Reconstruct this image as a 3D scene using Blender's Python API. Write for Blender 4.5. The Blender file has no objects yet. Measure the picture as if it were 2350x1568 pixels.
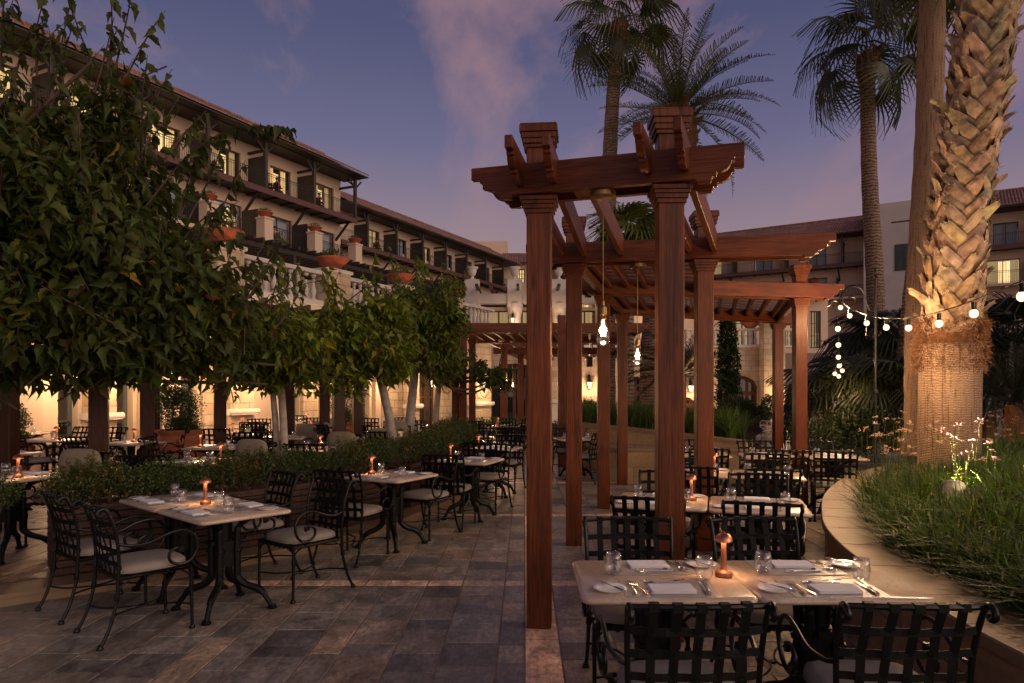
import bpy, bmesh, math, random
import numpy as np
from mathutils import Vector, Matrix
R = math.radians
PI = math.pi
random.seed(7)
rng = np.random.default_rng(7)
scene = bpy.context.scene
COL = scene.collection

# ------------------------------------------------------------------ camera
F, U0, V0, CAMZ = 1600.0, 1204.0, 898.0, 1.65      # focal length and principal point in units of a 2350 wide frame
cam_d = bpy.data.cameras.new('camera')
cam_d.sensor_width = 36.0
cam_d.lens = 36.0 * F / 2350.0
cam_d.shift_x = -(U0 - 1175.0) / 2350.0
cam_d.shift_y = (V0 - 784.0) / 2350.0
cam_d.clip_start = 0.05
cam_d.clip_end = 2000
cam = bpy.data.objects.new('camera', cam_d)
cam.location = (0, 0, CAMZ)
cam.rotation_euler = (R(90), 0, 0)
COL.objects.link(cam)
scene.camera = cam

scene.view_settings.view_transform = 'Standard'
scene.view_settings.look = 'None'
scene.view_settings.exposure = 0.5
scene.view_settings.gamma = 1.0
scene.cycles.use_denoising = True
scene.cycles.max_bounces = 7
scene.cycles.diffuse_bounces = 3
scene.cycles.glossy_bounces = 3
scene.cycles.transmission_bounces = 6
scene.cycles.transparent_max_bounces = 10
scene.cycles.sample_clamp_indirect = 3.0
scene.cycles.caustics_reflective = False
scene.cycles.caustics_refractive = False
scene.cycles.use_light_tree = True

# ------------------------------------------------------------------ dusk sky
SUN_AZ, SUN_EL = R(131), R(4)          # the sun has just gone down behind the camera, to the right
world = bpy.data.worlds.new('World')
scene.world = world
world.use_nodes = True
wt = world.node_tree
wt.nodes.clear()
def wn(t, **k):
    n = wt.nodes.new(t)
    for a, b in k.items(): setattr(n, a, b)
    return n
def wl(a, b): wt.links.new(a, b)
def wmath(op, a, b=None, clamp=False):
    n = wn('ShaderNodeMath', operation=op, use_clamp=clamp)
    for i, x in enumerate((a, b)):
        if x is None: continue
        if isinstance(x, (int, float)): n.inputs[i].default_value = x
        else: wl(x, n.inputs[i])
    return n.outputs[0]
wo = wn('ShaderNodeOutputWorld'); wb = wn('ShaderNodeBackground'); wb.inputs[1].default_value = 1.0
wl(wb.outputs[0], wo.inputs[0])
tc = wn('ShaderNodeTexCoord'); sep = wn('ShaderNodeSeparateXYZ'); wl(tc.outputs['Generated'], sep.inputs[0])
ramp = wn('ShaderNodeValToRGB')
cr = ramp.color_ramp
cr.elements[0].position = 0.0; cr.elements[0].color = (.34, .215, .22, 1)
cr.elements[1].position = 1.0; cr.elements[1].color = (.030, .033, .080, 1)
for p, c in ((.14, (.33, .235, .225, 1)), (.23, (.235, .178, .222, 1)), (.33, (.125, .120, .212, 1)), (.46, (.068, .073, .152, 1)), (.62, (.045, .048, .118, 1))):
    e = cr.elements.new(p); e.color = c
wl(sep.outputs['Z'], ramp.inputs[0])
# clouds: direction projected on a flat cloud deck
zc = wmath('ADD', wmath('MAXIMUM', sep.outputs['Z'], 0.0), 0.22)
comb = wn('ShaderNodeCombineXYZ')
wl(wmath('DIVIDE', sep.outputs['X'], zc), comb.inputs[0])
wl(wmath('DIVIDE', sep.outputs['Y'], zc), comb.inputs[1])
mp = wn('ShaderNodeMapping'); mp.inputs['Rotation'].default_value = (0, 0, R(28)); mp.inputs['Scale'].default_value = (0.9, 0.5, 1)
mp.inputs['Location'].default_value = (5.37, 5.08, 0)
wl(comb.outputs[0], mp.inputs[0])
n1 = wn('ShaderNodeTexNoise'); n1.inputs['Scale'].default_value = 1.9; n1.inputs['Detail'].default_value = 11; n1.inputs['Roughness'].default_value = .60; n1.inputs['Distortion'].default_value = .6
wl(mp.outputs[0], n1.inputs['Vector'])
r1 = wn('ShaderNodeValToRGB'); r1.color_ramp.elements[0].position = .49; r1.color_ramp.elements[1].position = .72
wl(n1.outputs[0], r1.inputs[0])
n2 = wn('ShaderNodeTexNoise'); n2.inputs['Scale'].default_value = .8; n2.inputs['Detail'].default_value = 3
wl(mp.outputs[0], n2.inputs['Vector'])
r2 = wn('ShaderNodeValToRGB'); r2.color_ramp.elements[0].position = .35; r2.color_ramp.elements[1].position = .65
wl(n2.outputs[0], r2.inputs[0])
pinkfac = wmath('MULTIPLY', wmath('MULTIPLY', r1.outputs[0], 0.95), wmath('MULTIPLY', wmath('SUBTRACT', sep.outputs['Z'], .16), 4.5, True), True)
mixp = wn('ShaderNodeMixRGB'); mixp.inputs[2].default_value = (.34, .195, .205, 1)
wl(pinkfac, mixp.inputs[0]); wl(ramp.outputs[0], mixp.inputs[1])
# deeper violet towards the right
mixv = wn('ShaderNodeMixRGB', blend_type='MULTIPLY'); mixv.inputs[2].default_value = (.86, .76, .86, 1)
wl(wmath('MULTIPLY', wmath('ADD', wmath('MULTIPLY', sep.outputs['X'], 1.6), 0.25, True), r2.outputs[0]), mixv.inputs[0]); wl(mixp.outputs[0], mixv.inputs[1])
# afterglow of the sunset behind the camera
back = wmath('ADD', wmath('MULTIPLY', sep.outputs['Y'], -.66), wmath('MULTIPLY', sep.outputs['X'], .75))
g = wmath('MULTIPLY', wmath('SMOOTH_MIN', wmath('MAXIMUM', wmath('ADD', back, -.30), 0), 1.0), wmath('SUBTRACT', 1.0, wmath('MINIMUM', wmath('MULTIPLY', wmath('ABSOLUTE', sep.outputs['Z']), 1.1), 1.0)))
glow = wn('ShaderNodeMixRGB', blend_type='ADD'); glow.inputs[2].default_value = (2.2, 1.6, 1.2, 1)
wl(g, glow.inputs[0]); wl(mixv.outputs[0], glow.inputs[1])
sky = wn('ShaderNodeTexSky', sky_type='NISHITA'); sky.sun_disc = False; sky.sun_elevation = R(1.0); sky.sun_rotation = SUN_AZ
sk = wn('ShaderNodeMixRGB', blend_type='ADD'); sk.inputs[0].default_value = 0.005
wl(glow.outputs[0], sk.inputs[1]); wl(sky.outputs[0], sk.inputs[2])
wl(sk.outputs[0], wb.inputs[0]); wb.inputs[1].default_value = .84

# last light, very soft
sd = bpy.data.lights.new('sun', 'SUN'); sd.energy = 0.48; sd.angle = R(35); sd.color = (1.0, .80, .62)
sun = bpy.data.objects.new('sun', sd); COL.objects.link(sun)
dv = Vector((math.sin(SUN_AZ) * -1, -math.cos(SUN_AZ) * -1, 0))
sun.rotation_euler = (R(70), 0, R(57)); sun.location = (12, -14, 12)

# ------------------------------------------------------------------ placing helpers
def W(u, v, d): return Vector(((u - U0) * d / F, d, CAMZ - (v - V0) * d / F))
def G(u, v, z=0.0):
    d = (CAMZ - z) * F / (v - V0)
    return W(u, v, d)
def X_(u, d): return (u - U0) * d / F
def view_u(p): return U0 + F * p[0] / max(p[1], .01)

# ------------------------------------------------------------------ scene graph helpers
def tag(o, label=None, cat=None, group=None, kind=None):
    if label: o['label'] = label
    if cat: o['category'] = cat
    if group: o['group'] = group
    if kind: o['kind'] = kind
    return o
def thing(name, label, cat, loc=(0, 0, 0), rz=0.0, group=None):
    o = bpy.data.objects.new(name, None); COL.objects.link(o)
    o.empty_display_size = .1
    o.location = loc; o.rotation_euler = (0, 0, rz)
    return tag(o, label, cat, group)
def dup(root, loc, rz=0.0, label=None, group=None):
    kids = {}
    for o in (root,): pass
    r = root.copy(); COL.objects.link(r); r.location = loc; r.rotation_euler = (0, 0, rz)
    if label: r['label'] = label
    if group: r['group'] = group
    for ch in CH.get(root.name, []):
        c = ch.copy(); COL.objects.link(c); c.parent = r
        CH.setdefault(r.name, []).append(c)
        for gch in CH.get(ch.name, []):
            d = gch.copy(); COL.objects.link(d); d.parent = c
            CH.setdefault(c.name, []).append(d)
    return r
CH = {}
USED = set()
def place(proto, loc, rz=0.0, label=None, group=None):
    """the first call moves the prototype itself, later calls copy it"""
    if proto.name not in USED:
        USED.add(proto.name)
        proto.location = loc; proto.rotation_euler = (0, 0, rz)
        if label: proto['label'] = label
        if group: proto['group'] = group
        return proto
    return dup(proto, loc, rz, label, group)

# ------------------------------------------------------------------ mesh builder
class MB:
    def __init__(s): s.v = []; s.f = []; s.c = []; s.m = []; s.M = None; s.col = None; s.mi = 0
    def _p(s, p):
        p = Vector(p)
        s.v.append(tuple(s.M @ p if s.M else p))
    def add(s, vs, fs):
        b = len(s.v)
        for p in vs: s._p(p)
        for f in fs:
            s.f.append(tuple(b + i for i in f)); s.c.append(s.col); s.m.append(s.mi)
    def box(s, c, size, rz=0.0, mat=None):
        hx, hy, hz = size[0] / 2, size[1] / 2, size[2] / 2
        cs, sn = math.cos(rz), math.sin(rz)
        vs = []
        for z in (-hz, hz):
            for x, y in ((-hx, -hy), (hx, -hy), (hx, hy), (-hx, hy)):
                p = Vector((x, y, z))
                if mat: p = mat @ p
                vs.append((c[0] + p.x * cs - p.y * sn, c[1] + p.x * sn + p.y * cs, c[2] + p.z))
        s.add(vs, [(3, 2, 1, 0), (4, 5, 6, 7), (0, 1, 5, 4), (1, 2, 6, 5), (2, 3, 7, 6), (3, 0, 4, 7)])
        return s
    def b2(s, x0, x1, y0, y1, z0, z1):
        return s.box(((x0 + x1) / 2, (y0 + y1) / 2, (z0 + z1) / 2), (x1 - x0, y1 - y0, z1 - z0))
    def bar(s, p0, p1, w, h, up=(0, 0, 1)):
        p0, p1 = Vector(p0), Vector(p1); d = (p1 - p0); L = d.length; d.normalize()
        up = Vector(up)
        if abs(d.dot(up)) > .98: up = Vector((0, 1, 0))
        x = d.cross(up).normalized(); y = x.cross(d)
        vs = []
        for q in (p0, p1):
            for a, b in ((-w / 2, -h / 2), (w / 2, -h / 2), (w / 2, h / 2), (-w / 2, h / 2)):
                vs.append(q + x * a + y * b)
        s.add(vs, [(3, 2, 1, 0), (4, 5, 6, 7), (0, 1, 5, 4), (1, 2, 6, 5), (2, 3, 7, 6), (3, 0, 4, 7)])
        return s
    def tube(s, pts, r, n=8, cap=True):
        pts = [Vector(p) for p in pts]; m = len(pts)
        rs = r if isinstance(r, (list, tuple)) else [r] * m
        vs = []; prev = None
        for i, p in enumerate(pts):
            a = pts[max(i - 1, 0)]; b = pts[min(i + 1, m - 1)]
            d = (b - a)
            if d.length < 1e-9: d = Vector((0, 0, 1))
            d.normalize()
            if prev is None:
                ref = Vector((0, 0, 1)) if abs(d.z) < .9 else Vector((1, 0, 0))
                x = d.cross(ref).normalized()
            else:
                x = (prev - d * prev.dot(d))
                x = x.normalized() if x.length > 1e-6 else d.orthogonal().normalized()
            prev = x; y = d.cross(x)
            for k in range(n):
                t = 2 * PI * k / n
                vs.append(p + (x * math.cos(t) + y * math.sin(t)) * rs[i])
        fs = []
        for i in range(m - 1):
            for k in range(n):
                k2 = (k + 1) % n
                fs.append((i * n + k, i * n + k2, (i + 1) * n + k2, (i + 1) * n + k))
        if cap:
            fs.append(tuple(range(n - 1, -1, -1))); fs.append(tuple((m - 1) * n + k for k in range(n)))
        s.add(vs, fs)
        return s
    def lathe(s, prof, n=16, c=(0, 0, 0), a0=0.0):
        vs = []; fs = []
        for r, z in prof:
            for k in range(n):
                t = 2 * PI * k / n + a0
                vs.append((c[0] + r * math.cos(t), c[1] + r * math.sin(t), c[2] + z))
        for i in range(len(prof) - 1):
            for k in range(n):
                k2 = (k + 1) % n
                fs.append((i * n + k, i * n + k2, (i + 1) * n + k2, (i + 1) * n + k))
        if prof[0][0] > 1e-4: fs.append(tuple(range(n - 1, -1, -1)))
        if prof[-1][0] > 1e-4: fs.append(tuple((len(prof) - 1) * n + k for k in range(n)))
        s.add(vs, fs)
        return s
    def prism(s, poly, y0, y1):
        """polygon in x,z extruded in y"""
        n = len(poly)
        vs = [(x, y0, z) for x, z in poly] + [(x, y1, z) for x, z in poly]
        fs = [tuple(range(n)), tuple(range(2 * n - 1, n - 1, -1))]
        for i in range(n):
            j = (i + 1) % n
            fs.append((j, i, n + i, n + j))
        s.add(vs, fs)
        return s
    def prismz(s, poly, z0, z1):
        n = len(poly)
        vs = [(x, y, z0) for x, y in poly] + [(x, y, z1) for x, y in poly]
        fs = [tuple(range(n - 1, -1, -1)), tuple(range(n, 2 * n))]
        for i in range(n):
            j = (i + 1) % n
            fs.append((i, j, n + j, n + i))
        s.add(vs, fs)
        return s
    def mesh(s, name, smooth=False, bevel=0.0):
        me = bpy.data.meshes.new(name)
        me.from_pydata(s.v, [], s.f)
        if any(c is not None for c in s.c):
            at = me.color_attributes.new('tint', 'FLOAT_COLOR', 'CORNER')
            buf = []
            for f, c in zip(s.f, s.c):
                c = c or (1, 1, 1)
                for _ in f: buf += [c[0], c[1], c[2], 1]
            at.data.foreach_set('color', buf)
        if any(s.m): me.polygons.foreach_set('material_index', s.m)
        if bevel or True:
            bm = bmesh.new(); bm.from_mesh(me)
            if bevel:
                es = [e for e in bm.edges if len(e.link_faces) == 2 and e.calc_face_angle(0) > .6]
                bmesh.ops.bevel(bm, geom=es, offset=bevel, segments=1 if bevel < .01 else 2, affect='EDGES', profile=.6)
            bm.to_mesh(me); bm.free()
        if smooth:
            me.polygons.foreach_set('use_smooth', [True] * len(me.polygons))
            if smooth != 'all':
                me.set_sharp_from_angle(angle=R(40))
        me.update()
        return me
def obj(name, mb, mats, parent=None, smooth=False, bevel=0.0, loc=None, M=None, label=None):
    me = mb.mesh(name, smooth, bevel) if isinstance(mb, MB) else mb
    for m in (mats if isinstance(mats, (list, tuple)) else [mats]): me.materials.append(m)
    o = bpy.data.objects.new(name, me); COL.objects.link(o)
    if parent is not None:
        o.parent = parent; CH.setdefault(parent.name, []).append(o)
    if loc is not None: o.location = loc
    if M is not None: o.matrix_local = M
    if label: o['label'] = label
    return o
def struct(name, mb, mats, **k):
    o = obj(name, mb, mats, **k); o['kind'] = 'structure'; return o
def catmull(P, n=6):
    P = [Vector(p) for p in P]; out = []
    Q = [P[0] * 2 - P[1]] + P + [P[-1] * 2 - P[-2]]
    for i in range(1, len(Q) - 2):
        a, b, c, d = Q[i - 1], Q[i], Q[i + 1], Q[i + 2]
        for k in range(n):
            t = k / n
            out.append(0.5 * ((2 * b) + (-a + c) * t + (2 * a - 5 * b + 4 * c - d) * t * t + (-a + 3 * b - 3 * c + d) * t ** 3))
    out.append(P[-1])
    return out
def fastmesh(name, V, Fq, tint=None, smooth=False):
    """V (N,3) and quads or triangles (M,k) as arrays; tint (M,3) per face"""
    me = bpy.data.meshes.new(name)
    k = Fq.shape[1]; M = Fq.shape[0]
    me.vertices.add(len(V)); me.vertices.foreach_set('co', V.astype(np.float32).ravel())
    me.loops.add(M * k); me.loops.foreach_set('vertex_index', Fq.astype(np.int32).ravel())
    me.polygons.add(M); me.polygons.foreach_set('loop_start', (np.arange(M) * k).astype(np.int32))
    me.update(calc_edges=True)
    if tint is not None:
        at = me.color_attributes.new('tint', 'FLOAT_COLOR', 'CORNER')
        c = np.ones((M, k, 4), np.float32); c[:, :, :3] = tint[:, None, :]
        at.data.foreach_set('color', c.ravel())
    if smooth: me.polygons.foreach_set('use_smooth', [True] * M)
    me.validate()
    return me

# ------------------------------------------------------------------ materials
def newmat(name):
    m = bpy.data.materials.new(name); m.use_nodes = True
    nt = m.node_tree; b = nt.nodes['Principled BSDF']
    return m, nt, b
def L(nt, a, b): nt.links.new(a, b)
def setc(b, k, v):
    b.inputs[k].default_value = v
def coords(nt, scale=(1, 1, 1), kind='Object', rnd=False, rot=(0, 0, 0)):
    t = nt.nodes.new('ShaderNodeTexCoord'); m = nt.nodes.new('ShaderNodeMapping')
    m.inputs['Scale'].default_value = scale; m.inputs['Rotation'].default_value = rot
    L(nt, t.outputs[kind], m.inputs[0])
    if rnd:
        oi = nt.nodes.new('ShaderNodeObjectInfo'); mu = nt.nodes.new('ShaderNodeMath'); mu.operation = 'MULTIPLY'; mu.inputs[1].default_value = 37.0
        L(nt, oi.outputs['Random'], mu.inputs[0]); L(nt, mu.outputs[0], m.inputs['Location'])
    return m.outputs[0]
def noise(nt, vec, scale, detail=5, rough=.55, dist=0.0):
    n = nt.nodes.new('ShaderNodeTexNoise'); n.inputs['Scale'].default_value = scale; n.inputs['Detail'].default_value = detail
    n.inputs['Roughness'].default_value = rough; n.inputs['Distortion'].default_value = dist
    L(nt, vec, n.inputs['Vector']); return n.outputs[0]
def rampn(nt, fac, stops):
    r = nt.nodes.new('ShaderNodeValToRGB'); e = r.color_ramp.elements
    e[0].position, e[0].color = stops[0][0], tuple(stops[0][1]) + (1,)
    e[1].position, e[1].color = stops[-1][0], tuple(stops[-1][1]) + (1,)
    for p, c in stops[1:-1]:
        x = e.new(p); x.color = tuple(c) + (1,)
    L(nt, fac, r.inputs[0]); return r.outputs[0]
def mix(nt, a, b, fac, blend='MIX'):
    n = nt.nodes.new('ShaderNodeMixRGB'); n.blend_type = blend
    for i, x in ((0, fac), (1, a), (2, b)):
        if isinstance(x, (int, float)): n.inputs[i].default_value = x
        elif isinstance(x, tuple): n.inputs[i].default_value = x + (1,) if len(x) == 3 else x
        else: L(nt, x, n.inputs[i])
    return n.outputs[0]
def bump(nt, b, h, strength=.3, dist=.01):
    n = nt.nodes.new('ShaderNodeBump'); n.inputs['Strength'].default_value = strength; n.inputs['Distance'].default_value = dist
    L(nt, h, n.inputs['Height']); L(nt, n.outputs[0], b.inputs['Normal'])
def attr(nt, name='tint'):
    a = nt.nodes.new('ShaderNodeAttribute'); a.attribute_name = name; return a.outputs['Color']
def pmat(name, col, rough=.6, metal=0.0, var=.25, vs=4.0, bs=0.0, bscale=30.0, spec=.5, kind='Object', tint=False, rnd=True):
    m, nt, b = newmat(name)
    v = coords(nt, kind=kind, rnd=rnd)
    n = noise(nt, v, vs, 6)
    lo = tuple(c * (1 - var) for c in col); hi = tuple(min(c * (1 + var), 1) for c in col)
    c = rampn(nt, n, [(.3, lo), (.7, hi)])
    if tint: c = mix(nt, c, attr(nt), 1.0, 'MULTIPLY')
    L(nt, c, b.inputs['Base Color'])
    setc(b, 'Roughness', rough); setc(b, 'Metallic', metal); setc(b, 'Specular IOR Level', spec)
    if bs: bump(nt, b, noise(nt, v, bscale, 4), bs)
    return m
def emat(name, col, strength):
    m = bpy.data.materials.new(name); m.use_nodes = True; nt = m.node_tree; nt.nodes.clear()
    e = nt.nodes.new('ShaderNodeEmission'); o = nt.nodes.new('ShaderNodeOutputMaterial')
    e.inputs[0].default_value = tuple(col) + (1,); e.inputs[1].default_value = strength
    L(nt, e.outputs[0], o.inputs[0]); return m
def wood(name, dark, light, rough=.42, scale=1.0):
    """grain runs along local Z"""
    m, nt, b = newmat(name)
    v = coords(nt, (9 * scale, 9 * scale, .55 * scale), rnd=True)
    g1 = noise(nt, v, 1.6, 8, .62, .9)
    v2 = coords(nt, (60, 60, 2.5), rnd=True)
    g2 = noise(nt, v2, 2.0, 4, .6)
    v3 = coords(nt, (1.4, 1.4, 1.0), rnd=True)
    g3 = noise(nt, v3, 1.5, 3)
    c = rampn(nt, g1, [(.22, dark), (.42, tuple(a * .35 + c_ * .65 for a, c_ in zip(dark, light))), (.75, light)])
    c = mix(nt, c, rampn(nt, g2, [(.35, (.45, .40, .36)), (.6, (1.05, 1.05, 1.05))]), .9, 'MULTIPLY')
    c = mix(nt, c, rampn(nt, g3, [(.3, (.60, .52, .50)), (.7, (1.15, 1.1, 1.05))]), .8, 'MULTIPLY')
    # knots
    vo = nt.nodes.new('ShaderNodeTexVoronoi'); vo.inputs['Scale'].default_value = 1.0
    L(nt, coords(nt, (6, 6, 1.6), rnd=True), vo.inputs['Vector'])
    c = mix(nt, c, (.02, .008, .004), rampn(nt, vo.outputs['Distance'], [(.05, (.85, .85, .85)), (.13, (0, 0, 0))]))
    L(nt, c, b.inputs['Base Color']); setc(b, 'Roughness', rough); setc(b, 'Specular IOR Level', .3)
    bump(nt, b, g2, .4, .003)
    return m
def brickmat(name, cols, mortar, sx, sz, rough=.85, msize=.02, bumps=.6, tint=False):
    """courses in local x,z (or y,z on side faces)"""
    m, nt, b = newmat(name)
    tcn = nt.nodes.new('ShaderNodeTexCoord'); sp = nt.nodes.new('ShaderNodeSeparateXYZ'); L(nt, tcn.outputs['Object'], sp.inputs[0])
    ad = nt.nodes.new('ShaderNodeMath'); ad.operation = 'ADD'; L(nt, sp.outputs[0], ad.inputs[0]); L(nt, sp.outputs[1], ad.inputs[1])
    cb = nt.nodes.new('ShaderNodeCombineXYZ'); L(nt, ad.outputs[0], cb.inputs[0]); L(nt, sp.outputs[2], cb.inputs[1])
    # wobble
    nn = nt.nodes.new('ShaderNodeTexNoise'); nn.inputs['Scale'].default_value = 2.2; L(nt, tcn.outputs['Object'], nn.inputs['Vector'])
    wob = nt.nodes.new('ShaderNodeVectorMath'); wob.operation = 'MULTIPLY_ADD'; wob.inputs[1].default_value = (.05, .03, 0)
    L(nt, nn.outputs['Color'], wob.inputs[0]); L(nt, cb.outputs[0], wob.inputs[2])
    br = nt.nodes.new('ShaderNodeTexBrick'); L(nt, wob.outputs[0], br.inputs['Vector'])
    br.inputs['Scale'].default_value = 1.0; br.inputs['Brick Width'].default_value = sx; br.inputs['Row Height'].default_value = sz
    br.inputs['Mortar Size'].default_value = msize; br.inputs['Mortar Smooth'].default_value = .3; br.offset = .43; br.squash = .72; br.squash_frequency = 3
    br.inputs['Color1'].default_value = tuple(cols[0]) + (1,); br.inputs['Color2'].default_value = tuple(cols[1]) + (1,); br.inputs['Mortar'].default_value = tuple(mortar) + (1,)
    v = coords(nt)
    st = rampn(nt, noise(nt, v, 1.3, 6), [(.3, (.72, .66, .60)), (.7, (1.12, 1.08, 1.04))])
    c = mix(nt, br.outputs['Color'], st, .9, 'MULTIPLY')
    st2 = rampn(nt, noise(nt, v, 22, 5), [(.3, (.8, .78, .76)), (.6, (1.05, 1.05, 1.05))])
    c = mix(nt, c, st2, .8, 'MULTIPLY')
    L(nt, c, b.inputs['Base Color']); setc(b, 'Roughness', rough); setc(b, 'Specular IOR Level', .2)
    h = nt.nodes.new('ShaderNodeMath'); h.operation = 'MULTIPLY_ADD'; h.inputs[1].default_value = -1.0
    L(nt, br.outputs['Fac'], h.inputs[0]); L(nt, noise(nt, v, 14, 6), h.inputs[2])
    bump(nt, b, h.outputs[0], bumps, .02)
    return m
def leafmat(name, col, rough=.5, trans=.35, spec=.4):
    m, nt, b = newmat(name)
    c = mix(nt, col, attr(nt), 1.0, 'MULTIPLY')
    L(nt, c, b.inputs['Base Color']); setc(b, 'Roughness', rough); setc(b, 'Specular IOR Level', spec)
    tr = nt.nodes.new('ShaderNodeBsdfTranslucent'); L(nt, mix(nt, c, (1.5, 1.6, .6), 1.0, 'MULTIPLY'), tr.inputs[0])
    ms = nt.nodes.new('ShaderNodeMixShader'); ms.inputs[0].default_value = trans
    L(nt, b.outputs[0], ms.inputs[1]); L(nt, tr.outputs[0], ms.inputs[2])
    L(nt, ms.outputs[0], nt.nodes['Material Output'].inputs[0])
    return m
def glassmat(name, tint=(.9, .95, .95), rough=.02, alpha=.25):
    """window pane: mirror-like reflection over a see-through body"""
    m, nt, b = newmat(name)
    setc(b, 'Base Color', (.02, .025, .03, 1)); setc(b, 'Roughness', rough); setc(b, 'Specular IOR Level', .8)
    tr = nt.nodes.new('ShaderNodeBsdfTransparent'); tr.inputs[0].default_value = tuple(tint) + (1,)
    ms = nt.nodes.new('ShaderNodeMixShader'); ms.inputs[0].default_value = alpha
    L(nt, tr.outputs[0], ms.inputs[1]); L(nt, b.outputs[0], ms.inputs[2])
    L(nt, ms.outputs[0], nt.nodes['Material Output'].inputs[0]); return m

M_ = {}
M_['wood_red'] = wood('stained_timber', (.020, .005, .002), (.20, .052, .013), .42)
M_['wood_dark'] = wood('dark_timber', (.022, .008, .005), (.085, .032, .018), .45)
M_['wood_slat'] = wood('planter_timber', (.035, .018, .013), (.095, .050, .038), .5)
M_['wood_door'] = wood('door_timber', (.05, .016, .008), (.16, .06, .03), .45)
M_['iron'] = pmat('black_iron', (.004, .004, .004), .34, 0, .4, 20, .15, 90, .28)
M_['strap'] = pmat('woven_strap', (.006, .006, .0055), .6, 0, .3, 12, .1, 60, .16)
M_['castiron'] = pmat('cast_iron', (.004, .004, .004), .45, 0, .3, 8, .2, 45, .22)
M_['cushion'] = pmat('seat_fabric', (.29, .25, .215), .95, 0, .10, 6, .3, 220, .1)
M_['olive_cushion'] = pmat('back_fabric', (.31, .26, .19), .95, 0, .10, 5, .3, 200, .1)
M_['napkin'] = pmat('napkin_linen', (.80, .79, .80), .9, 0, .05, 8, .2, 160, .1)
M_['mat'] = pmat('placemat_vinyl', (.36, .33, .29), .35, 0, .06, 30, 0)
M_['china'] = pmat('china', (.80, .79, .77), .12, 0, .02, 4, 0)
M_['silver'] = pmat('silver', (.80, .78, .75), .16, 1.0, .06, 30, 0)
M_['copper'] = pmat('copper', (.66, .27, .15), .38, 1.0, .08, 10, 0)
M_['brass'] = pmat('aged_brass', (.30, .20, .09), .4, 1.0, .2, 10, 0)
M_['terracotta'] = pmat('terracotta', (.42, .145, .075), .75, 0, .18, 3, .3, 30, .3)
M_['terra_dark'] = pmat('red_clay', (.33, .085, .045), .7, 0, .15, 3, .2, 30, .3)
M_['white_pot'] = pmat('white_ceramic', (.70, .66, .60), .3, 0, .05, 4, 0)
M_['soil'] = pmat('soil', (.035, .024, .017), .95, 0, .4, 12, .8, 40, .1)
M_['bark'] = pmat('pale_bark', (.40, .35, .30), .85, 0, .3, 9, .6, 25, .2)
M_['twig'] = pmat('twig_bark', (.11, .075, .055), .8, 0, .3, 12, .4, 40, .2)
M_['plaster'] = pmat('cream_plaster', (.62, .50, .37), .9, 0, .06, .6, .25, 12, .15)
M_['plaster_w'] = pmat('white_plaster', (.50, .45, .42), .9, 0, .07, .8, .3, 10, .15)
M_['plaster_p'] = pmat('peach_plaster', (.60, .45, .34), .9, 0, .05, .4, .2, 12, .15)
M_['balus'] = pmat('cast_stone', (.58, .53, .47), .85, 0, .12, 2.5, .4, 30, .2)
M_['stonecap'] = pmat('limestone_cap', (.235, .155, .095), .5, 0, .14, 2.2, .2, 30, .35)
M_['stone'] = brickmat('limestone_masonry', ((.60, .49, .36), (.48, .38, .27)), (.40, .33, .25), .52, .27)
M_['stone_c'] = brickmat('limestone_cladding', ((.40, .29, .18), (.33, .235, .14)), (.16, .12, .09), .62, .30, .8, .006, .25)
M_['tile'] = None
M_['darkwoodpaint'] = pmat('brown_paint', (.030, .020, .018), .6, 0, .25, 3, .2, 30)
M_['fascia'] = pmat('maroon_paint', (.090, .030, .028), .5, 0, .15, 3, 0)
M_['rail'] = pmat('rail_iron', (.012, .010, .010), .5, .2, .2, 4, 0)
M_['frame_grey'] = pmat('grey_joinery', (.075, .085, .090), .5, 0, .1, 4, 0)
M_['frame_brown'] = pmat('brown_joinery', (.07, .035, .024), .5, 0, .15, 4, 0)
M_['glass'] = glassmat('window_glass')
M_['glass_dark'] = glassmat('dark_window_glass', (.5, .5, .5), .02, .75)
M_['dim'] = pmat('dim_room', (.05, .04, .03), .9, 0, .3, 1, 0)
M_['curtain_blue'] = pmat('net_curtain', (.58, .60, .68), .9, 0, .06, 2, 0)
def curtain(name, a, b_, s):
    m, nt, b = newmat(name)
    n = noise(nt, coords(nt, (11, 11, .30)), 1.3, 3)
    c = rampn(nt, n, [(.35, a), (.65, b_)])
    L(nt, c, b.inputs['Base Color']); L(nt, c, b.inputs['Emission Color']); setc(b, 'Emission Strength', s); setc(b, 'Roughness', .9)
    return m
M_['lit'] = curtain('lit_curtain', (.50, .25, .06), (1.0, .70, .32), 1.0)
M_['lit2'] = curtain('lit_room', (.70, .40, .13), (1.0, .80, .46), 1.15)
M_['lit_dim'] = curtain('faintly_lit_curtain', (.55, .36, .15), (.75, .52, .26), .42)
M_['bulb'] = emat('bulb_glow', (1.0, .68, .34), 2.3)
M_['filament'] = emat('filament_glow', (1.0, .52, .20), 16)
M_['lantern_glow'] = emat('lantern_glow', (1.0, .74, .44), 1.5)
M_['copper_dark'] = pmat('dull_copper', (.30, .13, .08), .55, 1.0, .1, 10, 0)
M_['lampglow'] = emat('lamp_diffuser', (1.0, .55, .28), 3)
M_['spotlens'] = emat('spot_lens', (1.0, .70, .40), 30)
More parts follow.
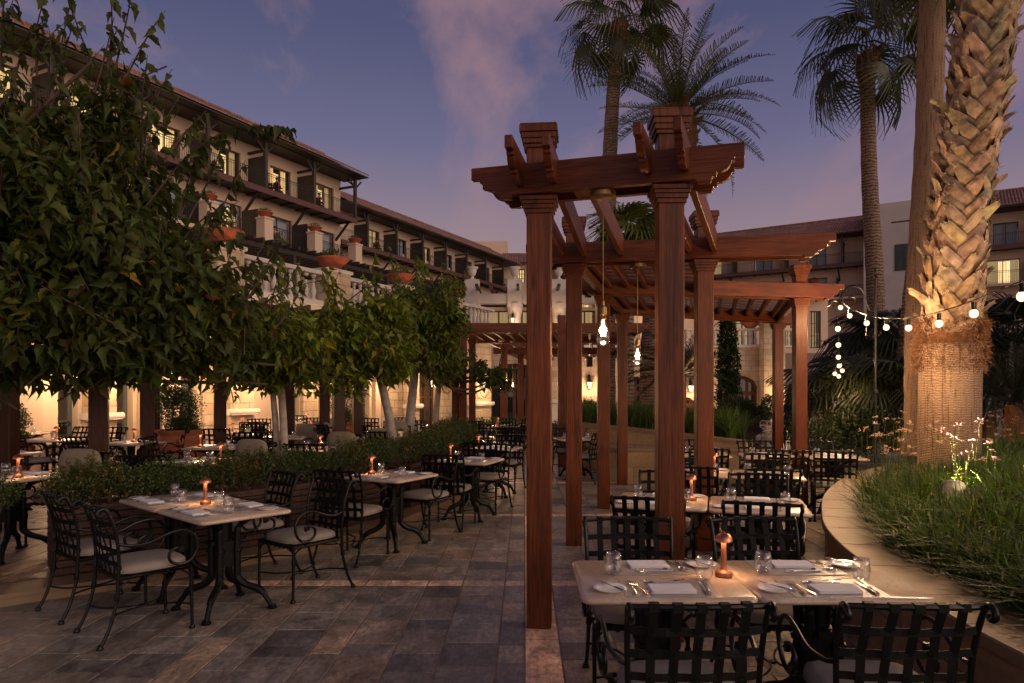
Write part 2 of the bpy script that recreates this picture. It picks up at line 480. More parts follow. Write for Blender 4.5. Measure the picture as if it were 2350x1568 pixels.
def clearglass(name):
    m, nt, b = newmat(name)
    setc(b, 'Base Color', (1, 1, 1, 1)); setc(b, 'Roughness', .0); setc(b, 'Specular IOR Level', 1.0)
    tr = nt.nodes.new('ShaderNodeBsdfTransparent'); tr.inputs[0].default_value = (.97, .97, .97, 1)
    gl = nt.nodes.new('ShaderNodeBsdfGlossy'); gl.inputs['Roughness'].default_value = .03; gl.inputs[0].default_value = (1, 1, 1, 1)
    lw = nt.nodes.new('ShaderNodeLayerWeight'); lw.inputs[0].default_value = .25
    ms = nt.nodes.new('ShaderNodeMixShader'); mm = nt.nodes.new('ShaderNodeMath'); mm.operation = 'MULTIPLY_ADD'; mm.inputs[1].default_value = .7; mm.inputs[2].default_value = .06
    L(nt, lw.outputs['Facing'], mm.inputs[0]); L(nt, mm.outputs[0], ms.inputs[0])
    L(nt, tr.outputs[0], ms.inputs[1]); L(nt, gl.outputs[0], ms.inputs[2])
    L(nt, ms.outputs[0], nt.nodes['Material Output'].inputs[0]); return m
M_['tumbler'] = clearglass('tumbler_glass')
def marble():
    m, nt, b = newmat('beige_marble')
    v = coords(nt, rnd=True)
    a = noise(nt, v, 3.0, 8, .6, 1.2)
    c = rampn(nt, a, [(.28, (.46, .34, .24)), (.5, (.58, .45, .33)), (.72, (.68, .56, .43))])
    w = noise(nt, v, 7.0, 7, .65, 2.5)
    c = mix(nt, c, (.34, .23, .16), rampn(nt, w, [(.47, (0, 0, 0)), (.5, (.5, .5, .5)), (.53, (0, 0, 0))]))
    L(nt, c, b.inputs['Base Color']); setc(b, 'Roughness', .24)
    return m
M_['marble'] = marble()
def slate():
    m, nt, b = newmat('slate_paving')
    t = attr(nt)
    v = coords(nt, (1, .55, 1))
    a = noise(nt, v, 5, 10, .68, .8)
    fine = rampn(nt, noise(nt, coords(nt, (1, .45, 1)), 34, 6, .7), [(.36, (.55, .54, .53)), (.5, (1, 1, 1)), (.64, (1.5, 1.46, 1.4))])
    t = mix(nt, mix(nt, t, (1.72, 1.74, 1.74), 1.0, 'MULTIPLY'), fine, .8, 'MULTIPLY')
    c = mix(nt, t, rampn(nt, a, [(.30, (.50, .47, .45)), (.5, (1.05, 1.0, .96)), (.70, (1.85, 1.68, 1.5))]), 1.0, 'MULTIPLY')
    s = noise(nt, coords(nt), .55, 4)
    c = mix(nt, c, rampn(nt, s, [(.35, (.75, .74, .75)), (.65, (1.1, 1.08, 1.05))]), .8, 'MULTIPLY')
    r = noise(nt, coords(nt), 9, 6)
    c = mix(nt, c, (.20, .095, .045), rampn(nt, r, [(.60, (0, 0, 0)), (.72, (.30, .30, .30))]))
    L(nt, c, b.inputs['Base Color'])
    L(nt, rampn(nt, a, [(.3, (.26, .26, .26)), (.7, (.52, .52, .52))]), b.inputs['Roughness']); setc(b, 'Specular IOR Level', .42)
    bump(nt, b, a, .35, .006)
    return m
M_['slate'] = slate()
M_['grout'] = pmat('grout', (.25, .18, .135), .9, 0, .3, 6, .4, 50, .2)
def tile():
    m, nt, b = newmat('roof_tile')
    br = nt.nodes.new('ShaderNodeTexBrick'); L(nt, coords(nt), br.inputs['Vector'])
    br.offset = 0; br.inputs['Scale'].default_value = 1; br.inputs['Brick Width'].default_value = .24; br.inputs['Row Height'].default_value = .36
    br.inputs['Mortar Size'].default_value = .012
    br.inputs['Color1'].default_value = (.30, .165, .135, 1); br.inputs['Color2'].default_value = (.19, .105, .09, 1); br.inputs['Mortar'].default_value = (.05, .025, .02, 1)
    c = mix(nt, br.outputs[0], rampn(nt, noise(nt, coords(nt), .8, 6), [(.3, (.7, .66, .66)), (.7, (1.2, 1.15, 1.1))]), 1.0, 'MULTIPLY')
    L(nt, c, b.inputs['Base Color']); setc(b, 'Roughness', .85)
    bump(nt, b, br.outputs['Fac'], -.4, .03)
    return m
M_['tile'] = tile()
M_['mulberry'] = leafmat('mulberry_leaf', (.068, .092, .024), .5, .38, .3)
M_['boxleaf'] = leafmat('box_leaf', (.065, .085, .024), .5, .25)
M_['palmleaf'] = leafmat('palm_leaf', (.060, .070, .026), .45, .2, .5)
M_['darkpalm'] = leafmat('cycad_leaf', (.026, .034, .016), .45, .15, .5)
M_['grass'] = leafmat('garlic_grass', (.085, .135, .032), .45, .35)
M_['petal'] = leafmat('pink_petal', (.50, .34, .42), .7, .4)
def palmbark(name, a, b2, ring=14.0):
    m, nt, b = newmat(name)
    w = nt.nodes.new('ShaderNodeTexWave'); w.bands_direction = 'Z'; w.inputs['Scale'].default_value = ring; w.inputs['Distortion'].default_value = 5.5; w.inputs['Detail'].default_value = 4; w.inputs['Detail Scale'].default_value = 2.2
    L(nt, coords(nt), w.inputs['Vector'])
    vv = noise(nt, coords(nt, (26, 26, 2.0)), 1.4, 5)
    c = rampn(nt, w.outputs[0], [(.02, tuple(x * .42 for x in a)), (.18, a), (.8, b2)])
    c = mix(nt, c, rampn(nt, vv, [(.36, (.52, .48, .45)), (.46, (1, 1, 1)), (.7, (1.15, 1.12, 1.1))]), .9, 'MULTIPLY')
    L(nt, c, b.inputs['Base Color']); setc(b, 'Roughness', .9); setc(b, 'Specular IOR Level', .15)
    bump(nt, b, w.outputs[0], .8, .012); return m
M_['palm_smooth'] = palmbark('hatched_palm_bark', (.30, .185, .115), (.44, .30, .20), 17)
M_['palm_far'] = palmbark('ringed_palm_bark', (.15, .10, .075), (.24, .165, .125), 3.2)
M_['boot'] = pmat('dry_leaf_base', (.31, .225, .150), .9, 0, .55, 9, .7, 22, .2, tint=True)
M_['fibre'] = pmat('palm_fibre', (.17, .085, .045), .95, 0, .35, 14, .8, 60, .1)
# ================================================================== ground and paving
m = MB(); m.add([(-300, -60, -.004), (300, -60, -.004), (300, 400, -.004), (-300, 400, -.004)], [(0, 1, 2, 3)])
struct('ground', m, M_['grout'])
PAL = [(.135, .128, .115), (.085, .082, .080), (.160, .146, .126), (.180, .155, .126), (.120, .120, .108), (.205, .160, .118), (.140, .134, .126), (.066, .065, .066), (.168, .154, .132), (.138, .128, .108), (.150, .142, .130)]
TAN = [(.46, .32, .24), (.50, .36, .27), (.42, .30, .22)]
PAL = [tuple(.85 * c + .15 * m_ for c, m_ in zip(p_, (.138, .130, .118))) for p_ in PAL]
def paving(x0, x1, y0, y1, z, inside, seed, warm=0.0, strips=True):
    rr = random.Random(seed); m = MB()
    rows = [5.92 + 3.3 * k for k in range(-2, 12)]
    x = x0; cols = []
    while x < x1:
        if strips and abs(x - 0.0) < .14: cols.append((x, x + .23, 'tan')); x += .23; continue
        w = rr.choice((.16, .20, .27, .30, .33, .36)); 
        if strips and x < 0 < x + w + .12: w = max(0 - x, .1)
        cols.append((x, x + w, '')); x += w
    for (a, b, kind) in cols:
        y = y0 + rr.uniform(-.4, 0)
        while y < y1:
            Ls = rr.choice((.20, .30, .38, .45, .55)) if kind != 'tan' else .62
            nxt = min([q for q in rows if q > y + .02] + [1e9])
            e = min(y + Ls, nxt) if strips else y + Ls
            if nxt - e < .12: e = nxt if strips else e
            col = rr.choice(TAN if kind == 'tan' else PAL); k = rr.uniform(.8, 1.15)
            if strips and any(abs(y - q) < .01 for q in rows): 
                e = y + .16; col = rr.choice(TAN)
            cx, cy = (a + b) / 2, (y + e) / 2
            if inside(cx, cy):
                g = .0045; dz = rr.uniform(-.0012, .0012)
                m.col = (col[0] * k * (1 + warm), col[1] * k, col[2] * k * (1 - warm * .6))
                X0, X1, Y0, Y1 = a + g, b - g, y + g, e - g
                t = .003
                m.add([(X0, Y0, z - .01), (X1, Y0, z - .01), (X1, Y1, z - .01), (X0, Y1, z - .01), (X0 + t, Y0 + t, z + dz), (X1 - t, Y0 + t, z + dz), (X1 - t, Y1 - t, z + dz), (X0 + t, Y1 - t, z + dz)],
                      [(4, 5, 6, 7), (0, 1, 5, 4), (1, 2, 6, 5), (2, 3, 7, 6), (3, 0, 4, 7)])
            y = e
    return m
EDGE = [(-6.5, 2.0), (-5.2, 4.05), (-3.94, 5.37), (-3.40, 5.80), (-2.85, 6.36), (-2.20, 7.10), (-1.72, 7.88), (-1.38, 8.9), (-1.10, 10.0), (-.93, 11.0), (-.80, 12.4), (-.78, 14.0), (-1.1, 15.4), (-2.0, 16.4), (-2.3, 20), (-2.3, 26)]
def edge_x(y):
    for (xa, ya), (xb, yb) in zip(EDGE[:-1], EDGE[1:]):
        if ya <= y <= yb: return xa + (xb - xa) * (y - ya) / (yb - ya)
    return EDGE[-1][0] if y > 20 else -9
struct('paving', paving(-9, 16, 1.2, 34, .0, lambda x, y: x > edge_x(y) - .05, 3), M_['slate'])
# raised terrace: stone kerb, floor slab, warm tiles
EC = catmull([(x, y, 0) for x, y in EDGE], 4)
m = MB()
pts = [(p.x, p.y) for p in EC]
for (ax, ay), (bx, by) in zip(pts[:-1], pts[1:]):
    dx, dy = bx - ax, by - ay; Ld = math.hypot(dx, dy); nx, ny = -dy / Ld * .30, dx / Ld * .30
    m.add([(ax, ay, -.01), (bx, by, -.01), (bx, by, .066), (ax, ay, .066)], [(0, 1, 2, 3)])
    ox, oy = -nx * .06, -ny * .06
    m.add([(ax + ox, ay + oy, .066), (bx + ox, by + oy, .066), (bx + ox, by + oy, .1), (ax + ox, ay + oy, .1), (bx + nx, by + ny, .104), (ax + nx, ay + ny, .104), (ax, ay, .066), (bx, by, .066)],
          [(0, 1, 2, 3), (3, 2, 4, 5), (6, 7, 1, 0)])
struct('kerb', m, M_['stonecap'])
m = MB(); base = [(x + .0, y + .02) for x, y in pts] + [(-30, 34), (-30, 2)]
m.prismz([(x - .12, y) for x, y in pts] + [(-30, 26), (-30, 2)], .0, .0965)
struct('terrace_base', m, M_['grout'])
TERR = [(.17, .13, .10), (.21, .15, .11), (.15, .12, .10), (.24, .17, .12)]
_P = PAL; PAL = TERR
struct('terrace_paving', paving(-16, -.9, 2.5, 21, .100, lambda x, y: x < edge_x(y) - .42, 5, .05, False), M_['slate'])
PAL = _P

# ================================================================== timber pergolas
ZT = 3.22
def post(parent, x, y, rz=0.0, w=.17, z0=0.0, ztop=3.50, cap=True, mat='wood_red', neck=3.00, name='post'):
    m = MB(); m.b2(-w / 2, w / 2, -w / 2, w / 2, 0, ztop - z0 - (.12 if cap else 0))
    o = obj(name, m, M_[mat], parent, bevel=.006, loc=(x, y, z0)); o.rotation_euler = (0, 0, rz)
    if cap:
        m = MB()
        for k, (r, za, zb) in enumerate(((.100, -.16, -.135), (.112, -.135, -.10), (.120, -.10, -.06), (.131, -.06, -.012), (.126, -.012, .0))):
            m.b2(-r, r, -r, r, za, zb)
        q = obj('post_cap', m, M_[mat], o, bevel=.003, loc=(0, 0, ztop - z0))
    m = MB()
    for r, za, zb in ((.098, -.115, -.085), (.108, -.085, -.055), (.118, -.055, -.03), (.130, -.03, 0)):
        m.b2(-r, r, -r, r, za, zb)
    obj('post_capital', m, M_[mat], o, bevel=.003, loc=(0, 0, neck - z0))
    return o
def scroll_beam(L, h, t, ends=(1, 1)):
    """board in local x=thickness, z=length, y=height (grain along z); both ends carry a cyma profile"""
    prof = [(0, 0), (0, -.40), (.12, -.40), (.12, -.52), (.155, -.54), (.175, -.66), (.21, -.76), (.27, -.82), (.33, -.83), (.33, -.93), (.38, -.95), (.40, -1.10), (.56, -1.12), (.58, -1.0)]
    k = .52
    A = [(x * k, y * h) for x, y in prof]
    poly = []
    if ends[0]: poly += A
    else: poly += [(0, 0), (0, -h)]
    if ends[1]: poly += [(L - x, y) for x, y in A[::-1]]
    else: poly += [(L, -h), (L, 0)]
    m = MB(); n = len(poly)
    vs = [(-t / 2, y, x) for x, y in poly] + [(t / 2, y, x) for x, y in poly]
    fs = [tuple(range(n)), tuple(range(2 * n - 1, n - 1, -1))] + [((i + 1) % n, i, n + i, n + (i + 1) % n) for i in range(n)]
    m.add(vs, fs); return m
def put_beam(parent, p0, p1, h, t, ends=(1, 1), name='beam', mat='wood_red', bev=.003):
    p0, p1 = Vector(p0), Vector(p1); d = p1 - p0; Ld = d.length; d.normalize()
    up = Vector((0, 0, 1)); x = up.cross(d).normalized(); y = d.cross(x)
    Mx = Matrix(((x.x, y.x, d.x, p0.x), (x.y, y.y, d.y, p0.y), (x.z, y.z, d.z, p0.z), (0, 0, 0, 1)))
    return obj(name, scroll_beam(Ld, h, t, ends), M_[mat], parent, bevel=bev, M=Mx)
def pendant(x, y, ztop, zb, label, power=3.0):
    t = thing('pendant_bulb', label, 'hanging bulb', (x, y, zb), 0, 'hanging filament bulbs')
    m = MB(); m.lathe([(.001, ztop - zb), (.085, ztop - zb), (.085, ztop - zb - .035), (.07, ztop - zb - .045), (.001, ztop - zb - .045)], 20)
    obj('ceiling_rose', m, M_['brass'], t, smooth=True)
    m = MB(); m.tube([(0, 0, ztop - zb - .04), (0, 0, .17)], .003, 6); obj('cord', m, M_['brass'], t)
    m = MB(); m.lathe([(.004, .20), (.010, .195), (.012, .165), (.024, .155), (.026, .10), (.021, .095), (.019, .07), (.001, .07)], 14)
    obj('socket', m, M_['brass'], t, smooth=True)
    m = MB(); m.lathe([(.017, .075), (.020, .06), (.036, .005), (.046, -.045), (.047, -.07), (.038, -.095), (.018, -.108), (.001, -.110)], 18)
    obj('glass_bulb', m, M_['tumbler'], t, smooth='all')
    m = MB()
    for k in range(6):
        a = k * PI / 3; m.tube([(.006 * math.cos(a), .006 * math.sin(a), .06), (.016 * math.cos(a), .016 * math.sin(a), -.045)], .0022, 5)
    m.tube([(0, 0, .07), (0, 0, .0)], .004, 5)
    obj('filament', m, M_['filament'], t)
    ld = bpy.data.lights.new('bulb_light', 'POINT'); ld.energy = power; ld.color = (1.0, .52, .25); ld.shadow_soft_size = .04
    lo = bpy.data.objects.new('bulb_light', ld); COL.objects.link(lo); lo.parent = t; lo.location = (0, 0, -.01); CH.setdefault(t.name, []).append(lo)
    return t

pg = thing('garden_pergola', 'red brown stained timber pergola with capped posts curving away on the right', 'pergola', (0, 0, 0))
A_, B_, C_, D_ = (X_(1238, 4.92), 4.92), (X_(1317, 7.50), 7.50), (X_(1385, 9.85), 9.85), (X_(1428, 12.3), 12.3)
E_, F_, G_, H_ = (X_(1536, 4.66), 4.66), (X_(1615, 7.25), 7.25), (X_(1835, 10.25), 10.25), (X_(1785, 13.9), 13.9)
for (x, y), rz in ((A_, -.25), (B_, -.14), (C_, -.08), (D_, -.05), (E_, -.10), (F_, -.08), (G_, -.08), (H_, -.05)):
    post(pg, x, y, rz * .35)
D2 = (X_(1505, 13.4), 13.4)
def pair(p, q, e0, e1, gap=.115, h=.21, t=.055, z=ZT, ends=(1, 1)):
    p = Vector((p[0], p[1], 0)); q = Vector((q[0], q[1], 0)); d = (q - p).normalized(); n = Vector((-d.y, d.x, 0))
    for s in (-1, 1):
        a = p - d * e0 + n * s * gap; b = q + d * e1 + n * s * gap
        put_beam(pg, (a.x, a.y, z), (b.x, b.y, z), h, t, ends)
pair(A_, E_, .46, .48)
pair(B_, F_, .50, 1.26)
pair(C_, G_, .45, .62)
pair(D_, H_, .45, .65)
# boards running away from the camera on either side of each post, lapped a little higher
def along(P, Q, off, e0=.52, e1=.0, ends=(1, 0), z=ZT + .045, h=.20, t=.05):
    p = Vector((P[0], P[1], 0)); q = Vector((Q[0], Q[1], 0)); d = (q - p).normalized(); n = Vector((-d.y, d.x, 0))
    a = p - d * e0 - n * off; b = q + d * e1 - n * off
    put_beam(pg, (a.x, a.y, z), (b.x, b.y, z - .002), h, t, ends, 'rafter')
for s in (-1, 1):
    along(A_, B_, s * .118, .56, .0)
    along(E_, F_, s * .118, .56, .0)
mid1 = ((A_[0] * .62 + E_[0] * .38), (A_[1] * .62 + E_[1] * .38)); mid2 = ((B_[0] * .62 + F_[0] * .38), (B_[1] * .62 + F_[1] * .38))
along(mid1, mid2, 0, -.1, 0, (0, 0))
# block that carries the lamp between the twin beams
m = MB(); mc = ((A_[0] + E_[0]) / 2 - .06, (A_[1] + E_[1]) / 2 + .02); m.box((mc[0], mc[1], 3.03), (.26, .20, .03), -.26); obj('lamp_board', m, M_['wood_red'], pg)
# lattice roof of the following bays
def lerp(a, b, t): return (a[0] + (b[0] - a[0]) * t, a[1] + (b[1] - a[1]) * t)
def lattice(parent, a0, a1, b0, b1, n, cross, zr, zc, rh=.13, rt=.045, mat='wood_red'):
    for i in range(n):
        t = (i + .5) / n; p = lerp(a0, a1, t); q = lerp(b0, b1, t)
        put_beam(parent, (p[0], p[1], zr), (q[0], q[1], zr), rh, rt, (0, 0), 'rafter', mat, 0)
    for j in range(cross):
        t = (j + .5) / cross; p = lerp(a0, b0, t); q = lerp(a1, b1, t)
        put_beam(parent, (p[0], p[1], zc), (q[0], q[1], zc), .06, .045, (0, 0), 'batten', mat, 0)
Fx = (F_[0] + 1.35, F_[1] - .05)
F2 = (X_(1637, 10.15) - .1, 10.15)
lattice(pg, B_, F_, C_, F2, 6, 9, ZT - .01, ZT + .055)
lattice(pg, C_, G_, D_, H_, 11, 9, ZT - .012, ZT + .057)
for P_, Q_ in ((B_, C_), (C_, D_), (F_, F2), (G_, H_)):
    put_beam(pg, (P_[0], P_[1], ZT - .03), (Q_[0], Q_[1], ZT - .03), .20, .07, (0, 0), 'side_beam')
pendant(X_(1384, 4.76), 4.76, 3.012, W(1384, 757, 4.76).z, 'largest hanging filament bulb between the two front pergola posts', 5)
pendant(X_(1463, 7.4), 7.4, 3.0, W(1463, 815, 7.4).z, 'smaller filament bulb hanging behind the large one', 5)

# second pergola in the middle distance
p2 = thing('far_pergola', 'red brown pergola with slatted roof beyond the walkway before the arched doors', 'pergola', (0, 0, 0))
Y2 = 16.4
Lx, Rx = X_(1062, Y2), X_(1480, Y2)
for x, y in ((X_(1046, Y2), Y2), (X_(1063, Y2 - .1), Y2 - .1), (X_(1289, 15.2), 15.2), (X_(1084, 18.3), 18.3), (X_(1157, 21.5), 21.5), (X_(1195, 24), 24), (X_(1300, 22), 22)):
    post(p2, x, y, 0, .17 if y < 20 else .2, 0, 3.3, False)
for s in (-1, 1):
    put_beam(p2, (Lx - .15, Y2 + s * .12, ZT + .02), (Rx + .1, Y2 + s * .12, ZT + .02), .22, .06, (1, 1), 'beam')
    put_beam(p2, (Lx, 19.6 + s * .12, ZT), (Rx, 19.6 + s * .12, ZT), .22, .06, (0, 0), 'beam')
    put_beam(p2, (Lx + .4, 23.6 + s * .12, ZT - .1), (Rx, 23.6 + s * .12, ZT - .1), .22, .06, (0, 0), 'beam')
lattice(p2, (Lx, Y2 + .2), (Rx, Y2 + .2), (Lx + .2, 19.5), (Rx + .3, 19.5), 15, 4, ZT - .04, ZT + .02)
lattice(p2, (Lx + .2, 19.7), (Rx + .3, 19.7), (Lx + .6, 23.5), (Rx + .8, 23.5), 15, 4, ZT - .05, ZT + .02)
lattice(p2, (Lx + .6, 23.8), (Rx + .8, 23.8), (Lx + 1.2, 30), (Rx + 1.0, 30), 15, 6, ZT - .12, ZT - .06)
for (u, v, d, lb) in ((1150, 883, 19, 'left of the trio of bulbs before the arched doors'), (1163, 872, 20, 'middle and highest of the trio of bulbs before the arched doors'), (1177, 884, 19.4, 'right of the trio of bulbs before the arched doors')):
    pendant(X_(u, d), d, 3.05, W(u, v, d).z, lb, 9)

# dark posts and beams of the terrace pergola hidden in the leaves
p3 = thing('terrace_pergola', 'dark timber pergola standing on the raised terrace under the leaves', 'pergola', (0, 0, 0))
P3 = [(14, 8.4, .05), (227, 8.35, .45), (338, 11.2, .45), (356, 12.6, .3), (505, 12.2, .45), (664, 13.6, .2), (745, 13.8, .3), (777, 12.6, .5), (820, 15.6, .45)]
for u, d, rz in P3:
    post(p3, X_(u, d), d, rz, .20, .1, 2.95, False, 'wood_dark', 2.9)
def pp(i): u, d, _ = P3[i]; return Vector((X_(u, d), d, 3.02))
for i, j in ((0, 1), (1, 7), (7, 8), (3, 4), (0, 2), (2, 4), (4, 6), (6, 8)):
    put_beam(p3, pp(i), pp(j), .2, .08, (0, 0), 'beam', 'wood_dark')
for k in range(9):
    a_, b_ = pp(1).lerp(pp(7), k / 9 + .05), pp(2).lerp(pp(5), k / 9 + .05)
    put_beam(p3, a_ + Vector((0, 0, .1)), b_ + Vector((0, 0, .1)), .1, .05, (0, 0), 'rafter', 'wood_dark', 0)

# ================================================================== lanterns
def lantern(x, y, z, label, s=1.0, power=14, wall=(0, 1), up=False):
    t = thing('wall_lantern', label, 'wall lantern', (x, y, z), math.atan2(wall[0] * -1, wall[1]), 'lit wall lanterns')
    m = MB(); m.lathe([(.055 * s, -.13 * s), (.11 * s, .10 * s)], 6, a0=.5); m.f = m.f[:-2]; m.c = m.c[:-2]; m.m = m.m[:-2]
    obj('glass_panes', m, M_['lantern_glow'], t)
    m = MB()
    for k in range(6):
        a = .5 + k * PI / 3
        m.tube([(.057 * s * math.cos(a), .057 * s * math.sin(a), -.13 * s), (.112 * s * math.cos(a), .112 * s * math.sin(a), .10 * s)], .006 * s, 5)
    m.lathe([(.06 * s, -.145 * s), (.062 * s, -.13 * s), (.03 * s, -.13 * s)], 6, a0=.5)
    m.lathe([(.122 * s, .10 * s), (.124 * s, .112 * s), (.06 * s, .17 * s), (.022 * s, .20 * s), (.018 * s, .235 * s), (.03 * s, .245 * s), (.001, .275 * s)], 6, a0=.5)
    m.tube(catmull([(0, 0, .25 * s), (0, .04, .33 * s), (0, .13, .33 * s), (0, .20, .22 * s)], 4), .012 * s, 6)
    m.b2(-.04 * s, .04 * s, .19, .205, .08 * s, .36 * s)
    obj('lantern_frame', m, M_['iron'], t, smooth=True)
    ld = bpy.data.lights.new('lantern_light', 'POINT'); ld.energy = power * .75; ld.color = (1.0, .62, .33); ld.shadow_soft_size = .14
    lo = bpy.data.objects.new('lantern_light', ld); COL.objects.link(lo); lo.parent = t; lo.location = (0, -.38, -.12 * s); CH.setdefault(t.name, []).append(lo)
    return t

# ================================================================== buildings
def panel_wall(mb, L0, L1, z0, z1, opens, y=0.0, depth=.3, arch=()):
    """wall face at local y with rectangular openings and their reveals"""
    xs = sorted({L0, L1} | {o[0] for o in opens} | {o[1] for o in opens}); zs = sorted({z0, z1} | {o[2] for o in opens} | {o[3] for o in opens})
    for a, b in zip(xs[:-1], xs[1:]):
        for c, d in zip(zs[:-1], zs[1:]):
            cx, cz = (a + b) / 2, (c + d) / 2
            if any(o[0] < cx < o[1] and o[2] < cz < o[3] for o in opens): continue
            mb.add([(a, y, c), (b, y, c), (b, y, d), (a, y, d)], [(0, 1, 2, 3)])
    for o in opens:
        x0, x1, c, d = o[:4]; Y = y + depth
        mb.add([(x0, y, c), (x0, y, d), (x0, Y, d), (x0, Y, c), (x1, y, c), (x1, y, d), (x1, Y, d), (x1, Y, c)],
               [(3, 2, 1, 0), (4, 5, 6, 7), (1, 2, 6, 5), (0, 4, 7, 3)])
def window(parent, x0, x1, z0, z1, y, frame='frame_brown', cur='curtain_blue', nx=2, nz=1, ft=.06, name='glass_door', split=None, glass='glass', back=.16, label=None):
    m = MB()
    m.b2(x0, x0 + ft, y, y + .07, z0, z1); m.b2(x1 - ft, x1, y, y + .07, z0, z1)
    m.b2(x0 + ft, x1 - ft, y, y + .07, z1 - ft, z1); m.b2(x0 + ft, x1 - ft, y, y + .07, z0, z0 + ft)
    for i in range(1, nx):
        x = x0 + (x1 - x0) * i / nx; m.b2(x - ft / 2, x + ft / 2, y + .002, y + .068, z0 + ft, z1 - ft)
    for i in range(1, nz):
        z = z0 + (z1 - z0) * i / nz; m.b2(x0 + ft, x1 - ft, y + .004, y + .060, z - ft * .3, z + ft * .3)
    f = obj(name, m, M_[frame], parent, label=label)
    m = MB(); m.add([(x0 + ft, y + .03, z0 + ft), (x1 - ft, y + .03, z0 + ft), (x1 - ft, y + .03, z1 - ft), (x0 + ft, y + .03, z1 - ft)], [(0, 1, 2, 3)])
    obj('pane', m, M_[glass], f)
    m = MB(); n = max(8, int((x1 - x0) * 14)); xs = [x0 + ft + (x1 - x0 - 2 * ft) * i / n for i in range(n + 1)]
    if split: xs = [x for x in xs if not (split[0] < (x - x0) / (x1 - x0) < split[1])]
    vs = []; fs = []
    for i, x in enumerate(xs):
        yy = y + back + (.025 * math.sin(i * 2.3) if n > 3 else 0); vs += [(x, yy, z0), (x, yy, z1)]
    for i in range(len(xs) - 1):
        if xs[i + 1] - xs[i] < (x1 - x0) / n * 1.6: fs.append((2 * i, 2 * i + 2, 2 * i + 3, 2 * i + 1))
    m.add(vs, fs); obj('curtain', m, M_[cur], f, smooth='all')
    if split:
        m = MB(); m.add([(x0, y + back + .7, z0), (x1, y + back + .7, z0), (x1, y + back + .7, z1), (x0, y + back + .7, z1)], [(0, 1, 2, 3)])
        obj('room', m, M_['lit2' if 'lit' in cur else 'dim'], f)
    return f
def railing(mb, x0, x1, y, z, h=1.05, step=.13, ends=()):
    mb.b2(x0, x1, y - .02, y + .02, z + h - .03, z + h); mb.b2(x0, x1, y - .012, y + .012, z + .08, z + .10); mb.b2(x0, x1, y - .012, y + .012, z + h - .16, z + h - .14)
    n = int((x1 - x0) / step)
    for i in range(n + 1):
        x = x0 + (x1 - x0) * i / n; mb.b2(x - .009, x + .009, y - .009, y + .009, z + .02, z + h - .03)
        if i % 3 == 1: mb.box((x, y, z + h * .5), (.035, .035, .05))
def tile_roof(parent, x0, x1, ye, ze, depth, rise, step=.24, name='roof'):
    m = MB(); n = int((x1 - x0) / step)
    rows = max(3, int(math.hypot(depth, rise) / .36)); K = 4
    for r in range(rows):
        t0, t1 = r / rows, (r + 1) / rows + .04
        ya, yb = ye + depth * t0, ye + depth * t1; za, zb = ze + rise * t0 + .035, ze + rise * t1 + .0
        vs = []; fs = []
        for i in range(n * K + 1):
            x = x0 + (x1 - x0) * i / (n * K); ph = (i % K) / K
            hgt = .075 * abs(math.sin(PI * ph)) if ph else 0.0
            vs += [(x, ya, za + hgt), (x, yb, zb + hgt), (x, ya, za - .04)]
        for i in range(n * K):
            a = 3 * i; b = 3 * (i + 1); fs += [(a, b, b + 1, a + 1), (a + 2, b + 2, b, a)]
        m.add(vs, fs)
    return obj(name, m, M_['tile'], parent)
def bowl_pot(x, y, z, label, s=1.0, grp='terracotta bowls on the pillars'):
    t = thing('bowl_planter', label, 'planter bowl', (x, y, z), 0, grp)
    m = MB(); m.lathe([(.001, 0), (.20 * s, 0), (.22 * s, .03 * s), (.36 * s, .17 * s), (.46 * s, .29 * s), (.48 * s, .30 * s), (.48 * s, .345 * s), (.44 * s, .345 * s), (.42 * s, .29 * s), (.001, .28 * s)], 22)
    obj('bowl', m, M_['terra_dark'], t, smooth=True)
    obj('plant', blob_leaves('plant', [((0, 0, .38 * s), (.36 * s, .36 * s, .22 * s))], int(420), .085 * s, (1.0, 1.15, .9)), M_['boxleaf'], t)
    return t
def blob_leaves(name, blobs, n, size, col=(1, 1, 1), up=.3, jitter=.35, shell=.45):
    """small leaves on short twigs through a few ellipsoids"""
    w = np.array([b[1][0] * b[1][1] * b[1][2] for b in blobs]) ** .67; w /= w.sum()
    idx = rng.choice(len(blobs), n, p=w)
    C = np.array([b[0] for b in blobs])[idx]; S = np.array([b[1] for b in blobs])[idx]
    d = rng.normal(size=(n, 3)); d /= np.linalg.norm(d, axis=1)[:, None]
    r = (shell + (1 - shell) * rng.random(n) ** .7) * (1 + .16 * np.sin(d[:, 0] * 5 + idx) * np.cos(d[:, 1] * 6 + d[:, 2] * 4))
    P = C + d * S * r[:, None]
    D = d * .8 + rng.normal(size=(n, 3)) * .7; D[:, 2] += up; D /= np.linalg.norm(D, axis=1)[:, None]
    Nn = np.cross(D, rng.normal(size=(n, 3))); Nn /= np.linalg.norm(Nn, axis=1)[:, None]
    s = size * rng.uniform(.6, 1.25, n)[:, None]
    V = np.stack([P, P + D * s * .5 + Nn * s * .28, P + D * s, P + D * s * .5 - Nn * s * .28], 1).reshape(-1, 3)
    T = np.array(col)[None] * rng.uniform(.55, 1.45, n)[:, None] * np.stack([rng.uniform(.85, 1.25, n), np.ones(n), rng.uniform(.7, 1.2, n)], 1)
    return fastmesh(name, V, np.arange(4 * n).reshape(-1, 4), T)

